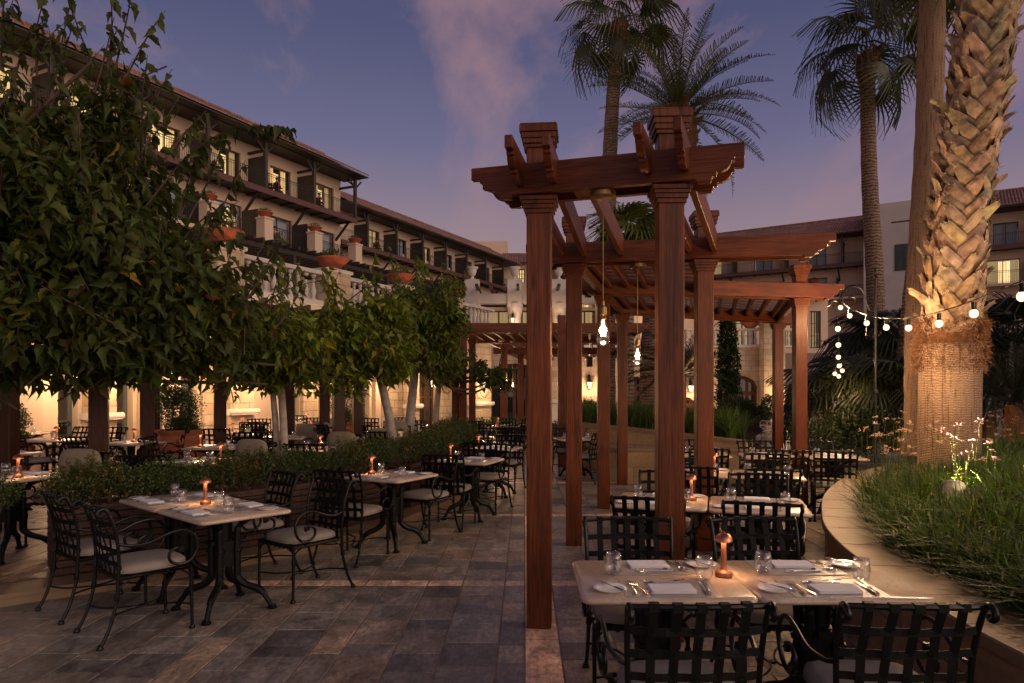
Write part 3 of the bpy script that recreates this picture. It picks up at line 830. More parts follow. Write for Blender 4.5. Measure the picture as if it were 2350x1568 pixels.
E1 = Vector((.4386, .8987, 0)); ANG = math.atan2(E1.y, E1.x)
def sx(P0, u):
    """how far along the facade line from P0 the view column u meets it"""
    k = (u - U0) / F; return (k * P0[1] - P0[0]) / (E1.x - k * E1.y)
def balcony_wing(name, label, P0, x0, x1, bays, lit, zf=13.96, eave=16.87, grp=None, ang=ANG, setback=1.5, dx=(1.75, 3.55), low=True, posts=True, roofd=4.2, rise=2.1, floors=(10.75, 7.4), ends=True, mirror=False):
    """local x runs along the facade, y goes into the building; bays are post positions"""
    t = thing(name, label, 'building', (P0[0], P0[1], 0), ang)
    ops = []; wins = []
    for i, b in enumerate(bays):
        if b + dx[0] < x0 + .2 or b + dx[1] > x1 - .1: continue
        ops.append((b + dx[0], b + dx[1], zf + .05, zf + 2.2)); wins.append((b + dx[0], b + dx[1], zf + .05, zf + 2.2, lit[i % len(lit)]))
        for f in floors[:1]:
            ops.append((b + dx[0] - .5, b + dx[1] + .1, f + .05, f + 2.2)); wins.append((b + dx[0] - .5, b + dx[1] + .1, f + .05, f + 2.2, 'B' if (i % 3) else 'H'))
        for f in floors[1:]:
            ops.append((b + dx[0], b + dx[1], f + .05, f + 2.2)); wins.append((b + dx[0], b + dx[1], f + .05, f + 2.2, 'D'))
    m = MB(); panel_wall(m, x0, x1, 0, eave + .3, ops, setback, .25)
    m.add([(x1, setback, 0), (x1, 12, 0), (x1, 12, eave), (x1, setback, eave)], [(0, 1, 2, 3)])
    m.add([(x0, setback, 0), (x0, 12, 0), (x0, 12, eave), (x0, setback, eave)], [(3, 2, 1, 0)])
    obj('wall', m, M_['plaster_p'], t)
    for (a, b, c, d, k) in wins:
        cur = {'L': 'lit', 'M': 'lit2', 'B': 'curtain_blue', 'H': 'lit_dim', 'D': 'dim', 'G': 'lit_dim'}[k]
        window(t, a, b, c, d, setback + .12, 'frame_brown', cur, 2, 1, .07, 'balcony_door', split=(.38, .70) if k in 'LH' else None, back=.3)
    # top balcony slab with fascia, joists and brackets
    m = MB(); m.b2(x0, x1, .0, setback, zf - .16, zf); obj('balcony_floor', m, M_['darkwoodpaint'], t)
    m = MB(); m.b2(x0, x1, -.06, -.002, zf - .30, zf + .04); obj('fascia', m, M_['fascia'], t)
    m = MB()
    x = x0 + .6
    while x < x1: m.b2(x - .05, x + .05, .01, setback, zf - .27, zf - .162); x += 1.38
    obj('joists', m, M_['darkwoodpaint'], t)
    m = MB(); railing(m, x0, x1, .06, zf); obj('railing', m, M_['rail'], t)
    if low:
        m = MB(); m.b2(x0, x1, .0, setback, floors[0] - .22, floors[0]); obj('balcony_floor', m, M_['plaster_p'], t)
        m = MB(); railing(m, x0, x1, .06, floors[0]); obj('railing', m, M_['rail'], t)
    for i, b in enumerate(bays):
        if b < x0 - .1 or b > x1 + .1: continue
        m = MB(); m.b2(b - .10, b + .10, -.03, .15, zf, eave + .05)
        m.bar((b, .06, eave - .75), (b - .65, .06, eave - .08), .09, .09); m.bar((b, .06, eave - .75), (b + .65, .06, eave - .08), .09, .09)
        m.bar((b, .15, eave - .5), (b, .8, eave - .05), .09, .09); m.b2(b - .07, b + .07, .15, setback, eave - .62, eave - .48)
        obj('balcony_post', m, M_['darkwoodpaint'], t)
        if b < x1 - .5:
            m = MB(); m.b2(b - .03, b + .03, .16, setback - .01, zf, zf + 2.05); obj('partition_screen', m, M_['darkwoodpaint'], t)
            if low:
                m = MB(); m.b2(b - .53, b - .47, .16, setback - .01, floors[0], floors[0] + 1.9); obj('partition_screen', m, M_['darkwoodpaint'], t)
        m = MB(); m.bar((b - .4, setback, floors[0] + 1.75), (b - .4, .30, zf - .27), .13, .13); obj('brace', m, M_['darkwoodpaint'], t)
    m = MB(); m.b2(x0 - .3, x1 + .35, -.05, .12, eave + .0, eave + .2)
    k_ = rise / roofd; yr = -.8 + roofd
    m.b2(x0 - .29, x1 + .37, -.77, setback, eave + .05, eave + .11)
    m.add([(x0 - .3, -.78, eave + .12), (x1 + .38, -.78, eave + .12), (x1 + .38, yr, eave + .12 + rise), (x0 - .3, yr, eave + .12 + rise)], [(0, 1, 2, 3)])
    for xx in (x1 + .02, x0 - .02): m.add([(xx, setback, eave - .2), (xx, yr * 2 + .8, eave - .2), (xx, yr, eave + .1 + rise), (xx, setback, eave + .1 + k_ * (setback + .8))], [(0, 1, 2, 3)])
    m.add([(x0 - .3, yr, eave + .12 + rise), (x1 + .38, yr, eave + .12 + rise), (x1 + .38, yr * 2 + 1, eave), (x0 - .3, yr * 2 + 1, eave)], [(0, 1, 2, 3)])
    obj('eave', m, M_['darkwoodpaint'], t)
    tile_roof(t, x0 - .3, x1 + .4, -.80, eave + .19, roofd, rise)
    m = MB(); yr = -.8 + roofd; m.tube([(x0 - .3, yr, eave + rise + .28), (x1 + .4, yr, eave + rise + .28)], .13, 6); obj('ridge', m, M_['tile'], t)
    return t
def w2(P0, ang, x, y, z): 
    c, s = math.cos(ang), math.sin(ang); return (P0[0] + x * c - y * s, P0[1] + x * s + y * c, z)
# near left wing
PW1 = (-12.2 - .0, 50.0)
PW1 = (X_(819, 50), 50.0)
b1 = [-.1 - 4.15 * k for k in range(0, 9)]
b1 = [b - .0 for b in b1]
wing1 = balcony_wing('hotel_wing', 'nearer left hotel wing with lit balcony rooms under a tiled roof', PW1, -34, 0, [-.12 - 4.15 * k for k in range(0, 9)], 'BHLHLLLLL')
# end rail
m = MB(); 
for q in range(14): m.b2(-.07, -.05, .1 + q * .135, .12 + q * .135, 13.96, 15.0)
m.b2(-.08, -.04, .06, 1.9, 14.98, 15.02); obj('railing', m, M_['rail'], wing1)
PW2 = (X_(820, 58.5), 58.5)
wing2 = balcony_wing('hotel_wing', 'farther left hotel wing receding to the corner with unlit balconies', PW2, -2, 29, [1.4 + 4.15 * k for k in range(0, 7)], 'GBGBBBG', low=False)
# pillars with terracotta bowls along the lower balcony
for i, (u, lb) in enumerate(((598, 'terracotta bowl on the plaster pillar left of the twin pillars'), (713, 'terracotta bowl on the plaster pillar above the balustrade pier'), (806, 'terracotta bowl on the pillar at the end of the nearer wing'), (468, 'terracotta bowl on a balcony pillar half hidden by leaves'))):
    s = sx(PW1, u); p = w2(PW1, ANG, s, -.35, 0)
    q = thing('plaster_pillar', 'plaster pillar carrying the ' + lb.split(' on ')[0] + ' ' + ('at the wing end' if i == 2 else 'above the pier' if i == 1 else 'half hidden by leaves' if i == 3 else 'farther left'), 'pillar', (p[0], p[1], 9.9), ANG, 'plaster pillars of the balcony')
    m = MB(); m.b2(-.34, .34, -.34, .34, 0, 2.05); m.b2(-.39, .39, -.39, .39, 2.05, 2.15); obj('shaft', m, M_['plaster_p'], q)
    bowl_pot(p[0], p[1], 12.05, lb, 1.0)

# arcade with balustrade and slats, left
P0A = (X_(671, 19.6), 19.6)
def sA(u): return sx(P0A, u)
arc = thing('restaurant_arcade', 'long stone and plaster restaurant facade with lit tall windows below a balustrade', 'building', (P0A[0], P0A[1], 0), ANG)
x0, x1 = sA(-60), sA(1128)
OP = [(sA(150), sA(196), 2.9, 'lit'), (sA(268), sA(322), 2.9, 'lit'), (sA(432), sA(470), 2.6, 'lit'), (sA(663), sA(703), 2.7, 'lit'), (sA(824), sA(862), 2.7, 'lit'), (sA(954), sA(1015), 2.75, 'dim')]
m = MB(); panel_wall(m, x0, x1, 0, 4.3, [(a, b, .1, h) for a, b, h, _ in OP], 0.25, .35)
obj('wall', m, M_['plaster'], arc)
for i, (a, b, h, k) in enumerate(OP):
    if i < 3 : window(arc, a, b, .1, h, .45, 'frame_grey', k, 1 if i < 2 else 2, 3, .07, 'tall_window', back=.35, split=(.5, .95) if i == 0 else None)
    elif k == 'dim': window(arc, a, b, .1, h, .40, 'wood_door', 'dim', 3, 2, .12, 'timber_door', glass='glass_dark', back=.4)
    else: window(arc, a, b, .1, h, .45, 'frame_grey', k, 3, 5, .07, 'tall_window', back=.3)
# stone piers with a roll moulding
for (ua, ub, pr) in ((205, 262, .35), (475, 520, .10), (520, 574, .40), (704, 737, .12), (882, 930, .15), (932, 955, .40), (1017, 1036, .20), (1070, 1128, .25)):
    a, b = sA(ua), sA(ub)
    m = MB(); m.b2(a, b, .25 - pr, .50, .1, 4.2); p = obj('stone_pier', m, M_['stone'], arc, bevel=.02)
    if pr > .22:
        m = MB(); m.tube([(a - .10, .25 - pr - .03, 1.12), (b + .10, .25 - pr - .03, 1.12)], .085, 10); m.b2(a - .05, b + .05, .25 - pr - .10, .24, 1.05, 1.19)
        obj('roll_moulding', m, M_['balus'], p, smooth=True)
# a blind arch springing from the first pier
m = MB(); n = 14; vs = []
for k in range(n + 1):
    a = PI / 2 * k / n; vs.append((math.cos(a), math.sin(a)))
xa, xb = sA(205) - .02, sA(150)
out = [(xa - .05, 1.95)] + [(xb + (xa - .05 - xb) * c, 1.95 + 1.05 * s) for c, s in vs] + [(xb, 3.4), (xa - .05, 3.4)]
m.prism([(xa - .05, 1.9), (xa - .35, 1.9)] + [(xb - .1 + (xa - .35 - xb) * c, 1.95 + 1.0 * s) for c, s in vs][1:] + [(xb - .1, 3.6), (xa - .05, 3.6)], -.02, .22)
obj('arch_spandrel', m, M_['plaster_p'], arc)
for (ua, ub) in ((15, 105), (330, 420), (585, 655), (745, 815), (868, 880)):
    a, b = sA(ua), sA(ub); m = MB(); m.b2(a, b, .10, .24, .1, 3.4); obj('plaster_panel', m, M_['plaster_p'], arc)
m = MB(); m.b2(x0, x1, -.25, 3, 3.95, 4.12); m.b2(x0, x1, -.35, .3, 4.12, 4.24); obj('cornice', m, M_['balus'], arc)
BPROF = [(.075, 0), (.075, .06), (.045, .08), (.05, .11), (.082, .20), (.085, .27), (.055, .38), (.036, .50), (.034, .56), (.052, .575), (.052, .61), (.038, .63), (.05, .67), (.075, .69), (.075, .76)]
def balustrade(parent, x0, x1, y, z, k=1.0, piers=(), step=.27, pier_mat='stone', n=10):
    m = MB(); m.b2(x0, x1, y - .16, y + .16, z, z + .10); obj('plinth_rail', m, M_['balus'], parent)
    m = MB(); m.b2(x0, x1, y - .15, y + .15, z + .10 + .76 * k, z + .22 + .76 * k); obj('top_rail', m, M_['balus'], parent, bevel=.02)
    x = x0 + .2; q = 0
    first = None
    while x < x1 - .1:
        if not any(a - .2 < x < b + .2 for a, b in piers):
            if first is None or q >= 90:
                mm = MB(); mm.lathe([(r, zz * k) for r, zz in BPROF], n); first = obj('baluster', mm, M_['balus'], parent, smooth=True); first.location = (x, y, z + .10); q = 1
            else:
                c = first.copy(); COL.objects.link(c); c.parent = parent; c.location = (x, y, z + .10); CH[parent.name].append(c); q += 1
        x += step
    for a, b in piers:
        mm = MB(); mm.b2(a, b, y - .30, y + .30, z - .3, z + .24 + .76 * k); pz = obj('balustrade_pier', mm, M_[pier_mat], parent)
        mm = MB(); mm.b2(a - .06, b + .06, y - .36, y + .36, z + .24 + .76 * k, z + .34 + .76 * k); obj('coping', mm, M_['balus'], pz, bevel=.02)
pier_us = [(480, 540), (737, 786), (905, 930), (1030, 1046)]
xb0 = sA(330)
balustrade(arc, xb0, x1, -.02, 4.20, 1.0, [(sA(a), sA(b)) for a, b in pier_us], step=.30)
for (a, b), lb in zip(pier_us, ('pair of leaves hidden terracotta bowl on the left balustrade pier', 'large terracotta bowl on the stone pier of the left balustrade', 'terracotta bowl on the balustrade pier right of the large one', 'small terracotta bowl at the far end of the left balustrade')):
    s = (sA(a) + sA(b)) / 2; p = w2(P0A, ANG, s, -.02, 0); bowl_pot(p[0], p[1], 5.30, lb, 1.05, 'terracotta bowls on the balustrade')
# terrace behind the balustrade with slatted canopies
m = MB(); m.b2(sA(200), x1, .3, 26, 4.0, 4.15); obj('terrace_floor', m, M_['balus'], arc)
sl = thing('slatted_canopy', 'dark slatted sun canopy projecting from the left wings above the balustrade', 'canopy', (PW1[0], PW1[1], 0), ANG)
m = MB(); k = -16.0
while k < 26:
    m.b2(k - .06, k + .06, -5.2, 1.9, 9.32, 9.50); k += .62
obj('slats', m, M_['darkwoodpaint'], sl)
m = MB()
for y in (-4.6, -.6): m.b2(-16.2, 26, y - .08, y + .08, 9.10, 9.31)
k = -15
while k < 26: m.b2(k - .1, k + .1, -4.7, -4.5, 4.15, 9.10); k += 4.15
obj('canopy_beams', m, M_['darkwoodpaint'], sl)
m = MB(); panel_wall(m, -16, 26, 4.1, 9.0, [], 1.8, .1); m.b2(-16, 26, 1.2, 1.9, 9.6, 10.2); obj('backing_wall', m, M_['plaster_p'], sl)

# pavilion in the centre with columns, parapet and urns
d0 = 45.0
pav = thing('columned_pavilion', 'white plaster pavilion with round columns and urns behind the central pergola', 'building', (0, d0, 0))
xa, xb = X_(1068, d0), X_(1480, d0)
zt = lambda v: CAMZ - (v - V0) * d0 / F
m = MB(); m.b2(xa, xb, 0, .7, zt(716) + .55, zt(674)); obj('parapet', m, M_['plaster_w'], pav)
m = MB(); panel_wall(m, xa, xb, 3.4, zt(700), [(X_(1092, d0), X_(1168, d0), 4.3, 7.0), (X_(1196, d0), X_(1268, d0), 4.3, 7.0), (X_(1296, d0), X_(1370, d0), 4.3, 7.0)], 1.2, .2); obj('wall', m, M_['plaster'], pav)
for a, b in ((1092, 1168), (1196, 1268), (1296, 1370)):
    window(pav, X_(a, d0), X_(b, d0), 4.3, 7.0, 1.3, 'frame_brown', 'lit_dim', 3, 2, .10, 'wide_window', back=1.0)
for u in (1083, 1181, 1283, 1385):
    x = X_(u, d0); m = MB(); m.lathe([(.40, 4.0), (.40, zt(716) - .25), (.44, zt(716) - .15), (.52, zt(716) + .2), (.54, zt(716) + .56)], 20, (x, .35, 0)); obj('column', m, M_['plaster_w'], pav, smooth=True)
    m = MB(); m.b2(x - .46, x + .46, -.12, .82, zt(716) + .3, zt(642)); obj('pier', m, M_['plaster_w'], pav)
    t = thing('stone_urn', {1083: 'leftmost stone urn on the pavilion parapet', 1181: 'stone urn on the parapet left of the tallest front post', 1283: 'stone urn seen between the front two left posts', 1385: 'stone urn hidden behind the pergola beams'}[u], 'urn', (x, d0 + .35, zt(642)), 0, 'stone urns on the parapet')
    m = MB(); m.lathe([(.25, 0), (.25, .08), (.12, .13), (.08, .24), (.12, .29), (.20, .36), (.27, .54), (.30, .72), (.38, .79), (.39, .86), (.33, .86), (.001, .76)], 20); obj('urn_body', m, M_['balus'], t, smooth=True)
m = MB(); k = xa
while k < xb: m.b2(k - .09, k + .09, -2.0, 3.5, zt(668), zt(662)); k += .85
obj('slats', m, M_['darkwoodpaint'], pav)
lantern(X_(1177, d0), d0 - .35, zt(736), 'small lantern on the round column left of the tall front post', 1.25, 70)
lantern(X_(1283, d0), d0 - .35, zt(741), 'small lantern on the round column between the front posts', 1.25, 70)

# stone restaurant block facing the camera
d1 = 36.0
sb = thing('stone_building', 'pale masonry building with arched timber doors beyond the pergola', 'building', (0, d1, 0))
def z1(v): return CAMZ - (v - V0) * d1 / F
xa, xb = X_(1122, d1), X_(1788, d1)
ARCH = [(1122, 1238, 828), (1426, 1492, 858), (1652, 1740, 856), (1548, 1600, 905)]
m = MB(); ops = [(X_(a, d1), X_(b, d1), .0, z1(v) - .15) for a, b, v in ARCH]
panel_wall(m, xa, xb, 0, 3.9, ops, 0, .4)
for (a, b, v), (p, q, _, top) in zip(ARCH, ops):      # spandrels that turn each head into a segmental arch
    n = 12; h = .62
    for k in range(n):
        t0, t1 = k / n, (k + 1) / n
        za, zb = [top - h + h * math.sqrt(max(0, 1 - (2 * t - 1) ** 2)) for t in (t0, t1)]
        m.add([(p + (q - p) * t0, -.003, za), (p + (q - p) * t1, -.003, zb), (p + (q - p) * t1, -.003, top + .02), (p + (q - p) * t0, -.003, top + .02)], [(0, 1, 2, 3)])
        m.add([(p + (q - p) * t0, -.003, za), (p + (q - p) * t1, -.003, zb), (p + (q - p) * t1, .4, zb), (p + (q - p) * t0, .4, za)], [(3, 2, 1, 0)])
m.add([(xb, 0, 0), (xb, 9, 0), (xb, 9, 3.9), (xb, 0, 3.9)], [(0, 1, 2, 3)])
obj('wall', m, M_['stone'], sb)
for (p, q, _, top) in ops:
    window(sb, p, q, 0, top, .25, 'wood_door', 'dim', 4, 1, .16, 'arched_door', glass='glass_dark', back=.5)
    m = MB(); m.b2(p, q, .22, .30, top * .58, top * .58 + .22); obj('transom', m, M_['wood_door'], sb)
    n = 12; pts = [(p + (q - p) * k / n, .22, top - .62 + .62 * math.sqrt(max(0, 1 - (2 * k / n - 1) ** 2)) - .06) for k in range(n + 1)]
    m = MB(); m.tube(pts, .10, 6); obj('arch_frame', m, M_['wood_door'], sb)
m = MB(); m.b2(X_(1240, d1), X_(1424, d1), -.28, -.002, 1.05, 1.22); m.b2(X_(1240, d1), X_(1424, d1), -.20, -.002, 0, 1.05); obj('dado', m, M_['balus'], sb)
m = MB(); m.b2(X_(1742, d1), X_(1790, d1), -.75, -.002, 0, 5.1); obj('corner_tower', m, M_['stone'], sb, bevel=.02)
m = MB(); m.b2(xa, xb, -.15, 9, 3.9, 4.05); obj('terrace_floor', m, M_['balus'], sb)
balustrade(sb, X_(1405, d1), X_(1745, d1), -.0, 3.92, 1.0, [(X_(1485, d1), X_(1500, d1))], .30)
balustrade(sb, X_(1790, d1), X_(1830, d1), .2, 3.92, 1.0, [], .30)
m = MB(); m.b2(X_(1738, d1), X_(1794, d1), -.85, .6, 5.1, 5.22); obj('coping', m, M_['balus'], sb)
# upper storey with glazed arches behind the balustrade
m = MB(); panel_wall(m, X_(1400, d1 + 7), X_(1900, d1 + 7), 4.0, 7.3, [(X_(a, d1 + 7), X_(b, d1 + 7), 4.3, 6.6) for a, b in ((1492, 1520), (1676, 1732), (1778, 1830), (1858, 1884))], 7, .3); obj('upper_wall', m, M_['plaster_p'], sb)
for a, b in ((1492, 1520), (1676, 1732), (1778, 1830), (1858, 1884)):
    window(sb, X_(a, d1 + 7), X_(b, d1 + 7), 4.3, 6.6, 7.1, 'frame_brown', 'lit_dim', 4, 3, .07, 'fan_window', back=.5)
m = MB(); m.b2(X_(1400, d1 + 7), X_(1900, d1 + 7), 6.2, 8.5, 7.3, 7.6); obj('upper_roof', m, M_['plaster_p'], sb)
p = (X_(1722, d1), d1 - .4); bowl_pot(X_(1752, d1), d1 - .1, 5.22, 'red clay bowl on the stone tower behind the right posts', 1.3, 'terracotta bowls on the balustrade')
bowl_pot(X_(1722, d1), d1 + .0, 4.92, 'red clay bowl on the white balustrade behind the right posts', 1.2, 'terracotta bowls on the balustrade')
lantern(X_(1567, d1) , d1 + 6.6, 6.0, 'lantern hanging before the glazed arch above the white balustrade', 2.0, 70)

# wall at the far end joining the wings
bk = thing('rear_block', 'low tiled block closing the courtyard with a square plaster turret on top', 'building', (0, 86, 0))
def zb(v): return CAMZ - (v - V0) * 86 / F
m = MB(); panel_wall(m, X_(1150, 86), X_(1420, 86), 0, zb(600), [(X_(1186, 86), X_(1204, 86), zb(650), zb(618))], 0, .3); obj('wall', m, M_['plaster_p'], bk)
window(bk, X_(1186, 86), X_(1204, 86), zb(650), zb(618), .15, 'frame_brown', 'lit', 3, 3, .1, 'lit_window', back=.3)
tile_roof(bk, X_(1150, 86), X_(1480, 86), -1.2, zb(606), 4.5, 1.9, .3)
m = MB(); m.b2(X_(1088, 92), X_(1165, 92), 6, 12, 12, CAMZ + (898 - 554) * 92 / F); obj('turret', m, M_['plaster_p'], bk)
# right wing
AR = math.atan2(-.535, .845)
Pr = (X_(1985, 66), 66.0)
rw = balcony_wing('hotel_wing', 'dark unlit hotel wing on the right with tiled roof and balconies', Pr, -36, 0, [-2.0 - 5.2 * k for k in range(0, 7)], 'BBBGBBB', ang=AR, low=True, zf=13.9, eave=16.6, roofd=4.6, rise=2.2)
m = MB(); m.b2(0.02, 6.2, -1.2, 10, 0, 18.9); obj('stair_tower', m, M_['plaster_w'], rw)
m = MB(); m.b2(2.6, 4.0, -1.28, -1.202, 12.6, 15.0)
for i in (0, 1):
    for j in range(2): m.b2(2.72 + i * .64, 3.26 + i * .62, -1.32, -1.282, 12.75 + j * 1.1, 13.7 + j * 1.1)
obj('shutter', m, pmat('green_shutter', (.035, .055, .045), .6), rw)
m = MB(); m.b2(2.3, 4.2, -1.24, -1.202, 17.0, 17.12); obj('slot', m, M_['dim'], rw)
rw2 = balcony_wing('hotel_wing', 'hotel wing at the right edge behind the big palm trunk', w2(Pr, AR, 6.3, -2, 0)[:2], 0, 26, [2.0 + 4.6 * k for k in range(0, 6)], 'BBHBBB', ang=AR, low=True, zf=13.9, eave=16.9, roofd=4.6, rise=2.2)
for i, u in enumerate((1662, 1755, 1870)):
    k = (u - U0) / F; Ex, Ey = .845, -.535; s = (k * Pr[1] - Pr[0]) / (Ex - k * Ey); p = w2(Pr, AR, s, -.5, 0)
    bowl_pot(p[0], p[1], 12.0, ('leftmost', 'middle', 'rightmost')[i] + ' red bowl on the balcony pillars of the right wing', 1.2, 'bowls on the right wing')
    q = thing('plaster_pillar', ('leftmost', 'middle', 'rightmost')[i] + ' plaster pillar under a red bowl on the right wing', 'pillar', (p[0], p[1], 10.4), AR, 'pillars on the right wing')
    m = MB(); m.b2(-.45, .45, -.45, .45, 0, 1.55); m.b2(-.5, .5, -.5, .5, 1.55, 1.6); obj('shaft', m, M_['plaster_p'], q)
# lanterns along the arcade
def alant(u, v, lb, s=1.0, power=14, off=.36):
    x = sA(u); p = w2(P0A, ANG, x, -.12 - off + .25, 0)
    z = CAMZ - (v - V0) * p[1] / F
    lantern(p[0], p[1], z, lb, s, power * 2.4, (-E1.y, E1.x))
alant(127, 838, 'leftmost wall lantern under the leaves above the tan doors', 1.2, 30, .3)
alant(263, 842, 'wall lantern partly behind the big dark post', 1.6, 45, .6)
alant(432, 858, 'wall lantern above the clipped bush in the giant jar', 1.2, 35)
alant(560, 860, 'wall lantern on the moulded stone pier behind the leaves', 1.2, 40, .55)
alant(735, 862, 'wall lantern above the barred windows behind the leaves', 1.3, 35)
alant(872, 862, 'wall lantern left of the leaning trunk behind leaves', 1.3, 35)
alant(970, 876, 'white lantern left of the dark timber doors', 1.5, 45, .6)
alant(1106, 884, 'wall lantern beside the wire wheel on the stone pier', 1.3, 40, .3)
lantern(X_(1352, d1), d1 - .25, z1(884), 'wall lantern on the stone wall between the pergola posts', 1.5, 110)
lantern(X_(1583, d1), d1 - .3, z1(892), 'wall lantern half hidden by the sago palm', 1.5, 100)
lantern(X_(1780, d1), d1 - 1.0, z1(893), 'wall lantern on the stone tower behind the right post', 1.3, 100)
# wire wheels hung on the piers
for (u, v, r, lb) in ((1106, 890, .40, 'wire wheel on the stone pier right of the double post'), (1020, 880, .38, 'wire wheel half hidden behind the double post')):
    x = sA(u); p = w2(P0A, ANG, x, -.12, 0); z = CAMZ - (v - V0) * p[1] / F
    t = thing('wire_wheel', lb, 'wheel', (p[0], p[1], z), ANG, 'wire wheels on the wall')
    m = MB(); m.tube([(r * math.cos(a), 0, r * math.sin(a)) for a in [2 * PI * k / 28 for k in range(29)]], .016, 6, False); obj('rim', m, M_['brass'], t, smooth=True)
    m = MB()
    for k in range(10): a = k * PI / 5; m.tube([(0, 0, 0), (r * math.cos(a), 0, r * math.sin(a))], .006, 4)
    m.lathe([(.05, -.02), (.05, .02)], 8); obj('spokes', m, M_['iron'], t)
# ================================================================== furniture prototypes
def make_chair(kind='plain'):
    t = thing('armchair', 'black iron armchair', 'armchair', (0, -50, 0))
    # seat cushion, rounded box
    c = MB(); n = 7
    prof = [(.205, .438), (.228, .450), (.232, .470), (.222, .490), (.19, .502), (.10, .508), (0.0, .510)]
    def sq(r, z):
        out = []
        for k in range(24):
            a = 2 * PI * k / 24
            e = 4.5
            ca, sa = math.cos(a), math.sin(a)
            q = (abs(ca) ** e + abs(sa) ** e) ** (-1 / e)
            out.append((r * q * ca, r * q * sa + .01, z))
        return out
    vs = []; fs = []
    for r, z in prof: vs += sq(max(r, .002), z)
    for i in range(len(prof) - 1):
        for k in range(24):
            k2 = (k + 1) % 24
            fs.append((i * 24 + k, i * 24 + k2, (i + 1) * 24 + k2, (i + 1) * 24 + k))
    fs.append(tuple(range(23, -1, -1))); fs.append(tuple(len(vs) - 24 + k for k in range(24)))
    c.add(vs, fs)
    c.tube([p for p in sq(.231, .452)] + [sq(.231, .452)[0]], .004, 4, False)
    obj('seat_cushion', c, M_['cushion'], t, smooth='all')
    if kind == 'cushioned':
        b = MB()
        prof2 = [(.20, -.0), (.225, .012), (.23, .035), (.215, .06), (.15, .068), (0, .07)]
        vs = []; fs = []
        for r, y in prof2:
            for x, z, _ in sq(max(r, .002), 0):
                vs.append((x * 1.03, -.225 + y, .72 + (z - .01) * .98))
        for i in range(len(prof2) - 1):
            for k in range(24):
                k2 = (k + 1) % 24
                fs.append((i * 24 + k2, i * 24 + k, (i + 1) * 24 + k, (i + 1) * 24 + k2))
        fs.append(tuple(range(24)))
        b.add(vs, fs)
        obj('back_cushion', b, M_['olive_cushion'], t, smooth='all')
    # seat frame with straps
    f = MB()
    cs = [(-.24, .235, .425), (.24, .235, .425), (.235, -.225, .425), (-.235, -.225, .425), (-.24, .235, .425)]
    f.tube(cs, .011, 6)
    for x in (-.16, -.08, 0, .08, .16): f.b2(x - .016, x + .016, -.22, .23, .421, .425)
    for y in (-.14, -.04, .06, .16): f.b2(-.235, .235, y - .016, y + .016, .417, .421)
    for k in range(7):
        f.box((-.18 + k * .06, .235, .425), (.018, .028, .028))
    obj('seat_frame', f, M_['iron'], t, smooth=True)
    # back frame
    def up(s):
        return catmull([(s * .235, -.225, .40), (s * .240, -.222, .55), (s * .247, -.240, .72), (s * .252, -.285, .86), (s * .253, -.315, .895),
                        (s * .253, -.345, .885), (s * .253, -.350, .860), (s * .253, -.330, .850), (s * .253, -.318, .862)], 4)
    k = MB()
    for s in (-1, 1):
        k.tube(up(s), [.0115] * 22 + [.0135] * 11, 8)
        k.lathe([(.018, -.012), (.018, .012)], 8, (s * .237, -.222, .50))
    top = [(-.25 + .5 * i / 12, -.300 - .035 * (1 - (i / 6 - 1) ** 2), .885 + .006 * (1 - (i / 6 - 1) ** 2)) for i in range(13)]
    k.tube(top, .012, 8)
    obj('back_frame', k, M_['iron'], t, smooth=True)
    # woven straps
    w = MB()
    def yb(x, z):
        base = -.222 - max(0, (z - .55)) * .10 - max(0, z - .72) * .28
        return base - .035 * (1 - (x / .25) ** 2) * min(1, (z - .40) / .3)
    for i, x in enumerate((-.165, -.0825, 0, .0825, .165)):
        P = [(x, yb(x, z) + (.004 if (j + i) % 2 else -.004), z) for j, z in enumerate((.43, .52, .61, .70, .79, .885))]
        for a, b in zip(P[:-1], P[1:]): w.bar(a, b, .034, .0035, (0, 1, 0))
        w.box((x, yb(x, .885) + .004, .889), (.036, .030, .030))
    for j, z in enumerate((.52, .61, .70, .79)):
        xs = [-.243, -.205, -.165, -.12, -.0825, -.04, 0, .04, .0825, .12, .165, .205, .243]
        P = [(x, yb(x, z) + (.004 if (q // 2 + j) % 2 else -.004), z) for q, x in enumerate(xs)]
        for a, b in zip(P[:-1], P[1:]): w.bar(a, b, .0035, .030, (0, 0, 1))
        for x in (-.165, -.0825, 0, .0825, .165):
            w.lathe([(.006, -.001), (.006, .001)], 6, (x, yb(x, z) - .010, z))
    obj('woven_back', w, M_['strap'], t)
    # arms
    for s in (-1, 1):
        a = MB()
        P = catmull([(s * .243, -.232, .66), (s * .262, -.16, .640), (s * .285, -.05, .648), (s * .292, .06, .690), (s * .292, .16, .700), (s * .292, .235, .655),
                     (s * .292, .255, .575), (s * .288, .215, .495), (s * .285, .145, .470), (s * .285, .080, .500), (s * .286, .072, .555), (s * .288, .11, .585), (s * .289, .145, .575)], 4)
        a.tube(P, .0105, 8)
        a.box((s * .289, .145, .575), (.030, .030, .026)); a.lathe([(.013, -.02), (.017, 0), (.013, .02)], 8, (s * .289, .155, .573))
        a.tube([(s * .285, .13, .468), (s * .262, .13, .452), (s * .24, .13, .43)], .008, 6)
        obj('armrest', a, M_['iron'], t, smooth=True)
